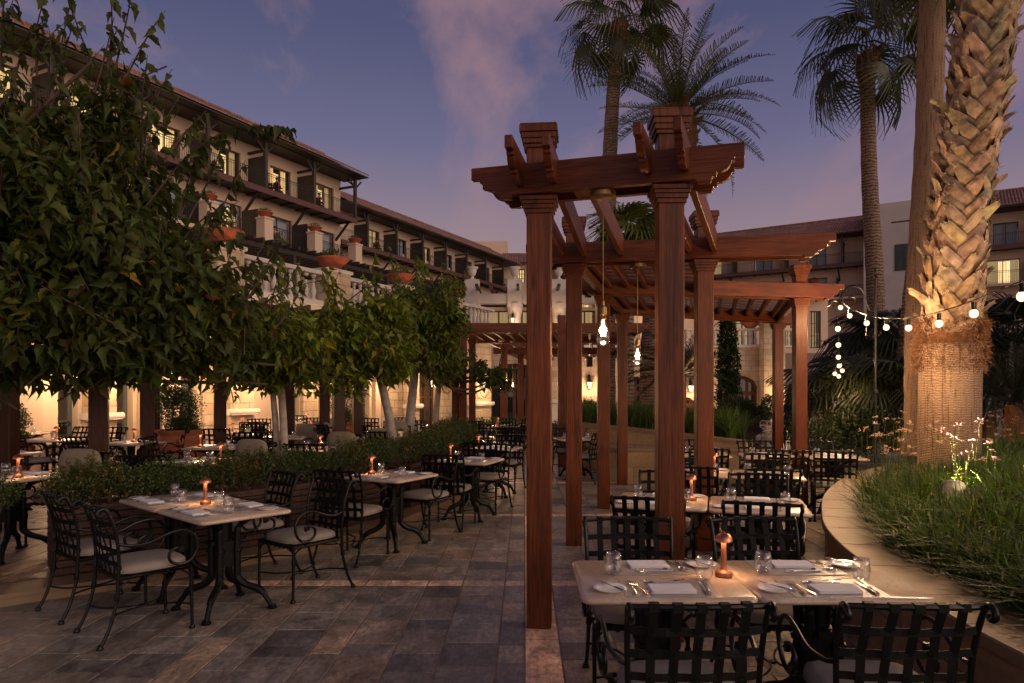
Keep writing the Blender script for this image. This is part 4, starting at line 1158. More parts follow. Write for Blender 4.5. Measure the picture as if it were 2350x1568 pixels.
    # legs
    for s in (-1, 1):
        q = MB()
        q.tube([(s * .24, .235, .43), (s * .24, .235, .30), (s * .24, .24, .012)], [.0125, .0115, .0115], 8)
        q.lathe([(.016, .29), (.018, .30), (.016, .33)], 8, (s * .24, .235, 0))
        q.lathe([(.020, 0), (.022, .006), (.017, .022), (.011, .03)], 8, (s * .24, .24, 0))
        q.tube(catmull([(s * .24, .235, .33), (s * .225, .235, .385), (s * .18, .235, .415)], 4), .007, 6)
        q.tube(catmull([(s * .24, .235, .33), (s * .24, .215, .385), (s * .24, .17, .415)], 4), .007, 6)
        obj('leg', q, M_['iron'], t, smooth=True)
        q = MB()
        q.tube(catmull([(s * .235, -.225, .43), (s * .236, -.232, .30), (s * .240, -.275, .13), (s * .245, -.330, .012)], 4), .0115, 8)
        q.lathe([(.016, .29), (.018, .30), (.016, .33)], 8, (s * .235, -.232, 0))
        q.lathe([(.020, 0), (.022, .006), (.017, .022), (.011, .03)], 8, (s * .245, -.332, 0))
        q.tube(catmull([(s * .236, -.232, .33), (s * .235, -.20, .385), (s * .235, -.15, .415)], 4), .007, 6)
        obj('leg', q, M_['iron'], t, smooth=True)
    # bowed stretchers
    q = MB()
    for s in (-1, 1):
        q.tube(catmull([(s * .238, .238, .17), (s * .10, .16, .165), (s * .022, 0, .163), (s * .10, -.19, .165), (s * .238, -.262, .17)], 5), .0065, 6)
    q.lathe([(.02, -.006), (.02, .006)], 8, (0, 0, .163))
    obj('stretcher', q, M_['iron'], t, smooth=True)
    return t
chair_p = make_chair()
chair_c = make_chair('cushioned')

def rounded_rect(w, d, r, n=5):
    P = []
    for cx, cy, a0 in ((w / 2 - r, d / 2 - r, 0), (-w / 2 + r, d / 2 - r, 90), (-w / 2 + r, -d / 2 + r, 180), (w / 2 - r, -d / 2 + r, 270)):
        for k in range(n + 1):
            a = R(a0 + 90 * k / n); P.append((cx + r * math.cos(a), cy + r * math.sin(a)))
    return P
def slab(mb, w, d, z0, z1, rc=.045, bull=.012):
    layers = [(-bull, z0), (-.002, z0 + (z1 - z0) * .25), (0, (z0 + z1) / 2), (-.002, z1 - (z1 - z0) * .25), (-bull, z1)]
    vs = []; fs = []; n = 0
    for e, z in layers:
        P = rounded_rect(w + 2 * e, d + 2 * e, rc + e)
        n = len(P); vs += [(x, y, z) for x, y in P]
    for i in range(len(layers) - 1):
        for k in range(n):
            k2 = (k + 1) % n; fs.append((i * n + k, i * n + k2, (i + 1) * n + k2, (i + 1) * n + k))
    fs.append(tuple(range(n - 1, -1, -1))); fs.append(tuple((len(layers) - 1) * n + k for k in range(n)))
    mb.add(vs, fs)
def make_table(w, d):
    t = thing('marble_table', 'marble table', 'table', (0, -50, 0))
    m = MB(); slab(m, w, d, .722, .752, .05)
    obj('tabletop', m, M_['marble'], t, smooth=True)
    for k in range(4):
        a = PI / 4 + k * PI / 2
        q = MB(); ca, sa = math.cos(a), math.sin(a)
        def P(r, z): return (ca * r, sa * r, z)
        q.tube(catmull([P(.29, .705), P(.20, .69), P(.115, .635), P(.095, .56), P(.095, .30), P(.10, .24), P(.16, .185), P(.26, .145), P(.32, .07), P(.35, .02)], 4),
               [.016] * 4 + [.019] * 6 + [.026] * 4 + [.029] * 10 + [.027] * 6 + [.020] * 7, 8)
        q.box(P(.31, .712), (.10, .04, .016), a); q.lathe([(.034, 0), (.036, .012), (.022, .03)], 8, P(.355, 0))
        q.lathe([(.036, -.012), (.038, 0), (.036, .012)], 10, P(.095, .45))
        obj('leg', q, M_['castiron'], t, smooth=True)
    q = MB(); q.b2(-.07, .07, -.07, .07, .33, .52); q.b2(-.045, .045, -.12, .12, .50, .53); q.lathe([(.05, .52), (.06, .70), (.14, .715)], 10)
    obj('pedestal_core', q, M_['castiron'], t)
    return t
table_p = make_table(.775, .70)
table_s = make_table(.74, .74)
def make_round_table():
    t = thing('round_table', 'round table', 'table', (0, -50, 0))
    m = MB(); m.lathe([(0, .722), (.53, .722), (.545, .73), (.547, .737), (.545, .745), (.53, .752), (0, .752)], 40)
    obj('tabletop', m, M_['marble'], t, smooth=True)
    for k in range(4):
        a = PI / 4 + k * PI / 2
        q = MB(); ca, sa = math.cos(a), math.sin(a)
        def P(r, z): return (ca * r, sa * r, z)
        q.tube(catmull([P(.30, .705), P(.20, .69), P(.115, .635), P(.095, .56), P(.095, .30), P(.16, .185), P(.26, .145), P(.35, .02)], 4), .025, 7)
        obj('leg', q, M_['castiron'], t, smooth=True)
    return t
table_r = make_round_table()

def make_lamp():
    t = thing('table_lamp', 'copper lamp', 'table lamp', (0, -50, 0))
    m = MB(); m.lathe([(0, 0), (.039, 0), (.041, .004), (.041, .020), (.038, .025), (.024, .030), (.017, .040), (.0145, .060), (.0125, .16), (.0125, .178)], 20)
    obj('lamp_base', m, M_['copper_dark'], t, smooth=True)
    m = MB()
    out = [(.0435, .172)] + [(.0435 * math.cos(a), .172 + .040 * math.sin(a)) for a in [R(x) for x in (8, 20, 35, 50, 65, 80, 88)]]
    inn = [(r - .0015 if r > .002 else r, z - .0015) for r, z in out][::-1]
    m.lathe([(.003, .2135)] + inn[1:] + out + [(.005, .2125), (.005, .217), (0.0005, .219)], 20)
    obj('lamp_shade', m, M_['copper'], t, smooth=True)
    m = MB(); m.lathe([(.014, .170), (.034, .172), (.034, .176), (.014, .178)], 16)
    obj('diffuser', m, M_['lampglow'], t, smooth=True)
    ld = bpy.data.lights.new('lamp_light', 'AREA'); ld.shape = 'DISK'; ld.size = .07; ld.energy = .62; ld.color = (1.0, .50, .25); ld.spread = R(150)
    lo = bpy.data.objects.new('lamp_light', ld); COL.objects.link(lo); lo.parent = t; CH.setdefault(t.name, []).append(lo); lo.location = (0, 0, .168)
    return t
lamp_p = make_lamp()

def make_glass():
    m = MB()
    o = [(.020, .0), (.027, .002), (.034, .012), (.040, .035), (.041, .055), (.039, .080), (.035, .108)]
    i = [(r - .0014, z) for r, z in o[::-1]][:-2] + [(.018, .010), (.001, .008)]
    m.lathe([(.001, .001)] + o + i, 20)
    g = obj('drinking_glass', m, M_['tumbler'], None, smooth='all', loc=(0, -50, 0)); tag(g, 'glass', 'glass'); return g
glass_p = make_glass()
def one(name, mb, m, cat, smooth=False, bevel=0):
    o = obj(name, mb, m, None, smooth=smooth, bevel=bevel, loc=(0, -50, 0)); tag(o, cat, cat); return o
m = MB(); m.prismz(rounded_rect(.42, .29, .012, 2), 0, .002); mat_p = one('placemat', m, M_['mat'], 'placemat')
m = MB()
for k in range(3):
    P = rounded_rect(.205 - k * .003, .125 - k * .002, .008, 2)
    m.prismz([(x + k * .0012, y * (1 + .02 * math.sin(9 * x)) - k * .001) for x, y in P], .0005 + k * .0045, .0045 + k * .0045)
napkin_p = one('napkin', m, M_['napkin'], 'napkin', bevel=.0012)
m = MB(); m.lathe([(.001, .003), (.040, .003), (.042, 0), (.048, 0), (.050, .004), (.074, .012), (.077, .014), (.075, .0155), (.050, .008), (.045, .0055), (.001, .0055)], 32)
plate_p = one('bread_plate', m, M_['china'], 'plate', smooth='all')
def cut_fork():
    m = MB()
    m.tube([(0, -.095, .004), (0, -.06, .005), (0, -.02, .006), (0, .02, .008), (0, .045, .007)], [.0045, .004, .0022, .0022, .004], 6)
    m.tube([(0, -.10, .004), (0, -.085, .0045)], [.0055, .0048], 6)
    m.prismz([(-.010, .055), (-.007, .042), (.007, .042), (.010, .055), (.010, .062), (-.010, .062)], .0045, .0062)
    for x in (-.0085, -.0028, .0028, .0085): m.bar((x, .060, .0052), (x * .95, .098, .009), .0022, .0016)
    return m
fork_p = one('fork', cut_fork(), M_['silver'], 'fork', smooth=True)
m = MB(); m.tube([(0, -.105, .004), (0, -.09, .006), (0, -.03, .006), (0, -.005, .005)], [.004, .0058, .005, .003], 6)
m.prismz([(-.002, -.01), (.006, 0), (.0085, .05), (.004, .108), (-.001, .118), (-.004, .05)], .003, .0045)
knife_p = one('knife', m, M_['silver'], 'knife', smooth=True)
m = MB(); m.tube([(0, -.085, .004), (0, -.05, .005), (0, .01, .008), (0, .04, .006)], [.0048, .004, .002, .003], 6)
m.lathe([(.001, .002), (.007, .003), (.012, .007), (.0135, .011), (.0125, .0105), (.006, .0045), (.001, .0035)], 12, (0, .058, 0))
spoon_p = one('spoon', m, M_['silver'], 'spoon', smooth=True)
# small white pot with succulent
def make_small_pot():
    t = thing('potted_succulent', 'pot', 'plant pot', (0, -50, 0))
    m = MB(); m.lathe([(.001, 0), (.036, 0), (.040, .01), (.050, .095), (.052, .10), (.047, .10), (.044, .085), (.001, .085)], 18)
    obj('pot', m, M_['white_pot'], t, smooth=True)
    n = 90; V = []; Fq = []; T = []
    for k in range(n):
        a = rng.uniform(0, 2 * PI); r = rng.uniform(0, .045); h = rng.uniform(.02, .06)
        p = np.array([r * math.cos(a), r * math.sin(a), .085]); d = np.array([math.cos(a) * r * 10, math.sin(a) * r * 10, 1.0]); d /= np.linalg.norm(d)
        s = np.cross(d, [0.3, .5, .1]); s /= np.linalg.norm(s); b = len(V)
        V += [p - s * .004, p + s * .004, p + d * h * .6 + s * .007, p + d * h, p + d * h * .6 - s * .007]
        Fq += [(b, b + 1, b + 2, b + 4), (b + 4, b + 2, b + 3, b + 3)]
        T += [(1.5, 1.8, 1.6)] * 2
    q = MB()
    for f in range(0, n):
        b = f * 5; q.col = (1.5, 1.8, 1.6); q.add([tuple(V[b + i]) for i in range(5)], [(0, 1, 2, 4), (4, 2, 3)])
    obj('succulent', q, M_['boxleaf'], t)
    return t
spot_p = make_small_pot()

# ================================================================== terraces full of tables
TABLES = []
def rot2(x, y, a): return (x * math.cos(a) - y * math.sin(a), x * math.sin(a) + y * math.cos(a))
def posword(dx, dy, tx, ty):
    """where on the table something lies as seen from the camera"""
    th = math.atan2(tx, ty)                       # line of sight
    sx = dx * math.cos(th) - dy * math.sin(th); sy = dx * math.sin(th) + dy * math.cos(th)
    a = 'near' if sy < 0 else 'far'; b = 'left' if sx < 0 else 'right'
    return a, b, sx, sy
def sideword(dx, dy, tx, ty):
    a, b, sx, sy = posword(dx, dy, tx, ty)
    return b if abs(sx) > abs(sy) * 1.35 else a
def dine(X, Y, rz, name, z=0.0, proto=table_p, chairs=(), settings=(), detail=1, lamp=None, pot=None, w=.775, d=.70, gl='tables'):
    """chairs: (local x, side -1/+1, distance, cushioned, jitter); settings: (local x, side)"""
    place(proto, (X, Y, z), rz, name[0].upper() * 0 + ('round' if proto is table_r else 'square') + ' marble topped table, ' + name, gl)
    zt = z + .7525
    cn = {}
    info = []
    for c in chairs:
        lx, side, dist, cush, jit = c
        x, y = rot2(lx, side * dist, rz)
        ang = rz + (0 if side < 0 else PI) + jit
        info.append((x, y, ang, cush, sideword(x, y, X, Y)))
    words = [i[4] for i in info]
    for k, (x, y, ang, cush, wd) in enumerate(info):
        extra = ''
        if words.count(wd) > 1:
            same = sorted([j for j in range(len(info)) if words[j] == wd], key=lambda j: (X + info[j][0]) / (Y + info[j][1]))
            extra = {0: 'left one ', len(same) - 1: 'right one '}.get(same.index(k), 'middle one ')
        lab = ('tan cushioned' if cush else 'black iron') + ' armchair, ' + extra + wd + ' side, ' + name
        place(chair_c if cush else chair_p, (X + x, Y + y, z), ang, lab, 'woven back armchairs')
    for lx, side in settings:
        def at(ox, oy):
            """offset seen by the guest: ox to the guest's right, oy away from the guest"""
            gx = lx + (ox if side < 0 else -ox); gy = side * (d / 2) - side * oy
            return rot2(gx, gy, rz)
        ga = rz + (0 if side < 0 else PI)
        def put(p, ox, oy, dz, a, what, grp):
            x, y = at(ox, oy)
            A, B, _, _ = posword(x, y, X, Y)
            place(p, (X + x, Y + y, zt + dz), ga + a, what % (A + ' side' if grp in ('placemats', 'folded napkins') else A + ' ' + B) + ' ' + name, grp)
        j = rng.uniform(-.03, .03)
        put(mat_p, 0, .165, 0, j, 'grey placemat, %s,', 'placemats')
        put(napkin_p, rng.uniform(-.01, .01), .13, .0022, j + rng.uniform(-.08, .08), 'folded white napkin, %s,', 'folded napkins')
        put(glass_p, .20, .29 + rng.uniform(-.01, .02), 0, 0, 'stemless glass, %s,', 'stemless glasses')
        if detail >= 1:
            put(plate_p, -.27, .13, 0, 0, 'small white plate, %s,', 'bread plates')
            put(fork_p, -.165, .15, .002, j + .05, 'silver fork, %s,', 'forks')
            put(knife_p, .155, .15, .002, j - .03, 'silver knife, %s,', 'knives')
        if detail >= 2:
            put(fork_p, -.135, .145, .002, j + .22, 'inner silver fork, %s,', 'forks')
            put(knife_p, .175, .155, .002, j - .10, 'outer silver knife, %s,', 'knives')
            put(spoon_p, -.01, .235, .002, j + PI / 2 + .1, 'dessert spoon, %s,', 'dessert spoons')
            put(fork_p, .0, .262, .002, j - PI / 2 + .14, 'dessert fork, %s,', 'dessert forks')
            put(knife_p, -.26, .13, .015, j + .5, 'butter knife lying on the plate, %s,', 'butter knives')
    if lamp is not None:
        x, y = rot2(lamp[0], lamp[1], rz)
        place(lamp_p, (X + x, Y + y, zt), rng.uniform(0, 6), 'copper mushroom lamp glowing, ' + name, 'copper table lamps')
    if pot is not None:
        x, y = rot2(pot[0], pot[1], rz)
        place(spot_p, (X + x, Y + y, zt), rng.uniform(0, 6), 'white pot of green succulent, ' + name, 'succulent pots')

# right hand terrace under the pergola
dine(.635, 3.36, 0, 'left half of the nearest right pair', chairs=[(-.02, -1, .58, 0, .02), (-.03, 1, .47, 0, -.02)],
     settings=[(.02, -1), (0, 1)], detail=2, lamp=(.33, .02))
dine(1.413, 3.36, 0, 'right half of the nearest right pair', chairs=[(-.02, -1, .58, 0, -.03), (-.05, 1, .47, 0, .04)],
     settings=[(-.02, -1), (-.04, 1)], detail=2)
a = -.27
dine(1.13, 5.76, a, 'left half of the second right pair', proto=table_s, d=.74, chairs=[(-.03, -1, .55, 0, 0), (0, 1, .55, 0, .05)], settings=[(0, -1), (0, 1)], lamp=(.24, .05))
dine(1.85, 5.54, a, 'right half of the second right pair', proto=table_s, d=.74, chairs=[(0, -1, .55, 0, -.05), (.05, 1, .55, 0, 0)], settings=[(0, -1), (0, 1)])
dine(1.91, 7.78, -.29, 'left half of the third right pair', proto=table_s, d=.74, chairs=[(0, -1, .56, 0, 0), (0, 1, .56, 0, .1)], settings=[(0, -1), (0, 1)], lamp=(.2, .05))
dine(2.63, 7.56, -.29, 'right half of the third right pair', proto=table_s, d=.74, chairs=[(0, -1, .56, 0, .05), (0, 1, .56, 0, -.1)], settings=[(0, -1), (0, 1)])
dine(2.55, 10.0, -.15, 'left of the back row before the low wall', proto=table_s, d=.74, chairs=[(0, -1, .56, 0, 0), (0, 1, .56, 0, .1)], settings=[(0, -1), (0, 1)], detail=0)
dine(3.40, 9.75, -.15, 'middle of the back row before the low wall', proto=table_s, d=.74, chairs=[(.1, -1, .56, 0, 0), (0, 1, .56, 0, .1)], settings=[(0, -1), (0, 1)], detail=0)
dine(4.25, 9.6, -.15, 'back row table beside the grass planter', proto=table_s, d=.74, chairs=[(-.15, -1, .58, 0, -.2), (0, 1, .56, 0, .1)], settings=[(0, -1), (0, 1)], detail=0)

# walkway, left side
a = R(-41)
ca, sa = math.cos(a), math.sin(a)
dine(-2.57 - .39 * ca, 5.54 - .39 * sa, a, 'rear half of the nearest left pair', chairs=[(0, -1, .60, 0, .03), (.04, 1, .62, 0, -.05)], settings=[(0, -1), (0, 1)], detail=2)
dine(-2.57 + .39 * ca, 5.54 + .39 * sa, a, 'front half of the nearest left pair', chairs=[(.0, -1, .58, 0, -.03), (.02, 1, .64, 0, .05)], settings=[(0, -1), (-.02, 1)], detail=2, lamp=(-.36, .02))
a = R(-27)
dine(-1.42, 7.45, a, 'second table along the left planters', proto=table_s, d=.74, chairs=[(0, -1, .60, 0, .12), (0, 1, .62, 0, -.05)], settings=[(0, -1), (0, 1)], detail=1, lamp=(-.27, .0))
a = R(-18)
dine(-.72, 9.10, a, 'third table along the left planters', proto=table_s, d=.74, chairs=[(0, -1, .60, 0, .10), (0, 1, .62, 0, -.05)], settings=[(0, -1), (0, 1)], detail=1, lamp=(-.27, .0))
a = R(-14)
dine(-.47, 11.05, a, 'fourth table along the left planters', proto=table_s, d=.74, chairs=[(0, -1, .60, 0, .10), (0, 1, .62, 0, -.05)], settings=[(0, -1), (0, 1)], detail=0, lamp=(-.27, .0))
# beyond, under the far pergola
dine(-.95, 13.6, .1, 'far table left of the post beyond the shrubs', proto=table_s, d=.74, chairs=[(0, -1, .6, 0, .1), (0, 1, .6, 0, 0)], settings=[(0, -1), (0, 1)], detail=0, lamp=(-.2, 0))
dine(-1.15, 16.8, .2, 'far table at the foot of the double post', proto=table_s, d=.74, chairs=[(-.0, -1, .6, 0, .1), (0, 1, .6, 0, 0)], settings=[(0, -1), (0, 1)], detail=0)
dine(-.50, 18.2, 0, 'far table under the three hanging bulbs', proto=table_s, d=.74, chairs=[(0, -1, .6, 0, .4), (0, 1, .6, 0, 0)], settings=[(0, -1), (0, 1)], detail=0, lamp=(-.2, 0))
dine(.25, 19.6, 0, 'farthest table before the arched doors', proto=table_s, d=.74, chairs=[(-.25, -1, .62, 0, .3), (0, 1, .6, 0, 0)], settings=[(0, -1), (0, 1)], detail=0, lamp=(-.1, 0))
dine(.98, 13.3, .2, 'lone table seen between the two front left posts', proto=table_s, d=.74, chairs=[(0, -1, .6, 0, .8), (0, 1, .6, 0, 0)], settings=[(0, -1), (0, 1)], detail=0)
# raised terrace, 0.10 m higher
Z1 = .10
dine(-4.83, 6.55, R(-20), 'terrace table at the left edge beyond the planters', z=Z1, proto=table_s, d=.74, chairs=[(-.1, 1, .62, 1, .25)], settings=[(0, -1), (0, 1)], lamp=(.18, -.05))
dine(-3.72, 8.0, R(-5), 'terrace table before the giant jar', z=Z1, proto=table_s, d=.74, chairs=[(.15, 1, .66, 1, -.2), (-.1, -1, .62, 0, .1)], settings=[(-.05, -1), (0, 1)], lamp=(.24, .0))
dine(-6.75, 8.9, R(-15), 'terrace table cut by the left edge of the view', z=Z1, proto=table_s, d=.74, chairs=[(.1, -1, .6, 0, .2)], settings=[(.1, -1), (0, 1)], detail=0)
dine(-6.15, 10.9, R(-15), 'terrace table right of the big dark post', z=Z1, proto=table_s, d=.74, chairs=[(-.1, -1, .6, 0, .1), (.0, 1, .6, 0, 0)], settings=[(0, -1), (0, 1)], detail=0, lamp=(-.05, .1))
dine(-4.45, 10.1, 0, 'terrace table beside the giant jar', z=Z1, proto=table_s, d=.74, chairs=[(-.62, -1, .1, 0, -1.4), (.1, 1, .62, 0, 0)], settings=[(0, -1), (0, 1)], detail=0, lamp=(-.2, -.1))
dine(-7.9, 11.7, R(-10), 'round table left of the big dark post', z=Z1, proto=table_r, w=1.09, d=1.0, chairs=[(-.35, -1, .72, 0, .4), (.35, -1, .72, 0, -.3), (.3, 1, .72, 0, .2), (-.35, 1, .72, 0, -.1)], settings=[(0, -1), (0, 1)], detail=0, lamp=(.1, -.05), pot=(-.1, .1))
dine(-9.6, 13.4, 0, 'terrace table near the leftmost wall lantern', z=Z1, proto=table_s, d=.74, chairs=[(0, -1, .6, 0, .2), (0, 1, .6, 0, .1)], settings=[(0, -1), (0, 1)], detail=0)
dine(-5.35, 13.0, 0, 'terrace table between jar and stone pier', z=Z1, proto=table_s, d=.74, chairs=[(-.1, -1, .6, 0, .2), (0, 1, .6, 0, .1)], settings=[(0, -1), (0, 1)], detail=0, lamp=(-.1, 0), pot=(.15, .1))
dine(-6.1, 15.6, R(20), 'terrace table at the foot of the moulded pier', z=Z1, proto=table_s, d=.74, chairs=[(.2, 1, .6, 0, .2), (-.0, -1, .6, 0, .1)], settings=[(0, -1), (0, 1)], detail=0, lamp=(-.2, 0))
dine(-4.35, 14.6, 0, 'round terrace table behind the twin trunks', z=Z1, proto=table_r, w=1.09, d=1.0, chairs=[(-.75, -1, .2, 0, -1.2), (.1, 1, .72, 1, .0), (.4, -1, .66, 1, -.4)], settings=[(0, -1), (0, 1)], detail=0, lamp=(-.1, -.1), pot=(-.25, -.1))
dine(-2.85, 9.6, R(-15), 'terrace table behind the second shrub box', z=Z1, proto=table_s, d=.74, chairs=[(-.1, 1, .66, 1, .1), (.35, -1, .62, 0, .1)], settings=[(-.1, -1), (0, 1)], detail=0, lamp=(.1, -.1))
dine(-4.2, 12.1, R(10), 'terrace table left of the twin trunks', z=Z1, proto=table_s, d=.74, chairs=[(.2, 1, .62, 1, -.5), (-.2, -1, .6, 0, .1)], settings=[(0, -1), (0, 1)], detail=0)
dine(-2.55, 12.2, R(-5), 'terrace table left of the leaning trunk', z=Z1, proto=table_s, d=.74, chairs=[(.1, 1, .62, 1, .1), (.3, -1, .62, 1, 0), (-.75, 1, .1, 0, 1.2)], settings=[(0, -1), (0, 1)], detail=0, lamp=(.3, -.1), pot=(.36, .1))
dine(-2.5, 14.3, R(5), 'terrace table behind the leaning trunk', z=Z1, proto=table_s, d=.74, chairs=[(-.2, 1, .62, 1, .1), (.1, -1, .6, 0, 0)], settings=[(0, -1), (0, 1)], detail=0, pot=(.3, .0))
dine(-2.65, 16.4, R(5), 'terrace table by the dark timber doors', z=Z1, proto=table_s, d=.74, chairs=[(-.2, 1, .62, 0, .1), (.1, -1, .6, 0, 0)], settings=[(0, -1), (0, 1)], detail=0, lamp=(0, 0))
dine(-4.1, 17.6, R(15), 'terrace table under the barred windows', z=Z1, proto=table_s, d=.74, chairs=[(-.2, 1, .62, 0, .1), (.1, -1, .6, 0, 0)], settings=[(0, -1), (0, 1)], detail=0, pot=(.1, 0))
dine(-5.6, 18.0, R(20), 'terrace table before the cream wall panel', z=Z1, proto=table_s, d=.74, chairs=[(-.2, 1, .55, 0, .1), (.1, -1, .6, 0, 0)], settings=[(0, -1), (0, 1)], detail=0, lamp=(0, .1))
# ================================================================== shrub boxes along the terrace
def planter_box(p, q, width, label, back=True, h=.56, dens=1.0, sh=.36):
    """p,q: front corners (walkway side); slatted timber box, shrubs growing in it"""
    p, q = Vector((p[0], p[1], 0)), Vector((q[0], q[1], 0)); d = q - p; Ls = d.length; a = math.atan2(d.y, d.x)
    t = thing('planter_box', 'dark slatted timber planter box ' + label, 'planter', (p.x, p.y, .1), a, 'slatted shrub boxes')
    m = MB(); n = 9; sh_ = h / n
    for k in range(n):
        z = .02 + k * sh_
        m.b2(0, Ls, -.022, 0, z, z + sh_ - .012); m.b2(0, Ls, width, width + .022, z, z + sh_ - .012)
        m.b2(-.022, 0, -.022, width + .022, z + .001, z + sh_ - .013); m.b2(Ls, Ls + .022, -.022, width + .022, z + .001, z + sh_ - .013)
    obj('slatted_side', m, M_['wood_slat'], t)
    m = MB(); m.b2(.002, Ls - .002, .002, width - .002, .01, h - .04); obj('soil', m, M_['soil'], t)
    m = MB(); m.b2(-.035, Ls + .035, -.035, .045, h - .01, h + .015); m.b2(-.035, Ls + .035, width - .045, width + .035, h - .01, h + .015)
    m.b2(-.035, .045, .045, width - .045, h - .009, h + .014); m.b2(Ls - .045, Ls + .035, .045, width - .045, h - .009, h + .014); obj('rim', m, M_['wood_slat'], t)
    blobs = []; nb = max(2, int(Ls / .34))
    for k in range(nb * 2):
        x = Ls * (k + .5) / (nb * 2) + rng.uniform(-.05, .05); s = rng.uniform(.85, 1.15)
        blobs.append(((x, width * .5 + rng.uniform(-.05, .05), h + .13 * s), (.27 * s, width * .60, sh * .60 * s)))
    s = shrub(t.location, a, blobs, int(13000 * Ls * dens), label)
def shrub(loc, a, blobs, n, label, size=.023):
    t = thing('low_shrub', 'dense small leaved shrubs ' + label, 'shrub', loc, a, 'shrubs in the boxes')
    w = np.array([b[1][0] * b[1][1] for b in blobs]); w /= w.sum()
    nt = int(n * 1.25) // 14; idx = rng.choice(len(blobs), nt, p=w)
    C = np.array([b[0] for b in blobs])[idx]; S = np.array([b[1] for b in blobs])[idx]
    d = rng.normal(size=(nt, 3)); d[:, 2] = np.abs(d[:, 2]) * .9 + .02 * d[:, 2]; d /= np.linalg.norm(d, axis=1)[:, None]
    tip = C + d * S * rng.uniform(.72, 1.22, nt)[:, None]
    tip[:, 2] += rng.exponential(.018, nt)
    D = d * S / np.linalg.norm(S, axis=1)[:, None] * 1.2 + rng.normal(size=(nt, 3)) * .25; D[:, 2] += .75; D /= np.linalg.norm(D, axis=1)[:, None]
    k = np.arange(14)[None, :, None] / 14
    Lt = rng.uniform(.09, .20, nt)[:, None, None]
    P = (tip[:, None, :] - D[:, None, :] * Lt * k)
    P = P.reshape(-1, 3); N = len(P)
    DD = np.repeat(D, 14, 0)
    side = rng.normal(size=(N, 3)); side -= DD * (side * DD).sum(1)[:, None]; side /= np.linalg.norm(side, axis=1)[:, None]
    L1 = side * .85 + DD * .5; L1 /= np.linalg.norm(L1, axis=1)[:, None]; Nn = np.cross(L1, rng.normal(size=(N, 3))); Nn /= np.linalg.norm(Nn, axis=1)[:, None]
    s = size * rng.uniform(.6, 1.2, N)[:, None]
    V = np.stack([P, P + L1 * s * .5 + Nn * s * .28, P + L1 * s, P + L1 * s * .5 - Nn * s * .28], 1).reshape(-1, 3)
    dry = (np.sin(tip[:, 0] * 2.7 + 1) + rng.normal(size=nt) * .5) > 1.15
    T = np.repeat(np.where(dry[:, None], np.array([1.5, .8, .6]), np.array([.72, .80, .70])), 14, 0) * rng.uniform(.55, 1.5, N)[:, None]
    # brighter young tips
    kk = np.tile(np.arange(14), nt); T *= np.where(kk < 3, 1.45, 1.0)[:, None]
    obj('foliage', fastmesh('foliage', V, np.arange(4 * N).reshape(-1, 4), T), M_['boxleaf'], t)
    m = MB()
    for c, s_ in blobs:
        for _ in range(7):
            x, y = c[0] + rng.uniform(-1, 1) * s_[0] * .7, c[1] + rng.uniform(-1, 1) * s_[1] * .7
            m.tube([(c[0] + (x - c[0]) * .3, c[1] + (y - c[1]) * .3, c[2] - .16), (x, y, c[2] + s_[2] * .5)], .004, 4)
    obj('stems', m, M_['twig'], t)
    return t
PL = [((-5.6, 4.55), (-4.20, 5.52), .42, 'cut off by the left edge'), ((-3.90, 5.80), (-2.98, 6.55), .42, 'behind the nearest left table'),
      ((-2.90, 6.66), (-2.10, 7.72), .42, 'behind the second left table'), ((-2.02, 7.95), (-1.58, 8.95), .42, 'beside the third left table'),
      ((-1.52, 9.25), (-1.22, 10.35), .45, 'beyond the third left table'), ((-1.16, 10.6), (-1.00, 11.9), .5, 'at the foot of the leaning trunk'),
      ((-.98, 12.2), (-.98, 13.7), .7, 'below the double pergola post')]
for i, (p, q, w_, lb) in enumerate(PL): planter_box(p, q, w_, lb, dens=(1.25, 1.25, 1.1, .9, .9, 1.0, 1.1)[i], sh=(.38, .36, .36, .38, .42, .48, .52)[i])
hd = thing('low_hedge', 'feathery low hedge at the far end below the wire wheels', 'hedge', (0, 0, 0))
obj('foliage', blob_leaves('foliage', [((X_(u, 20.5), 20.5, .45), (.5, .4, .40)) for u in (1075, 1100, 1130, 1155, 1185, 1215, 1250, 1290)], 7000, .07, (1, 1.05, .85), .8), M_['boxleaf'], hd)

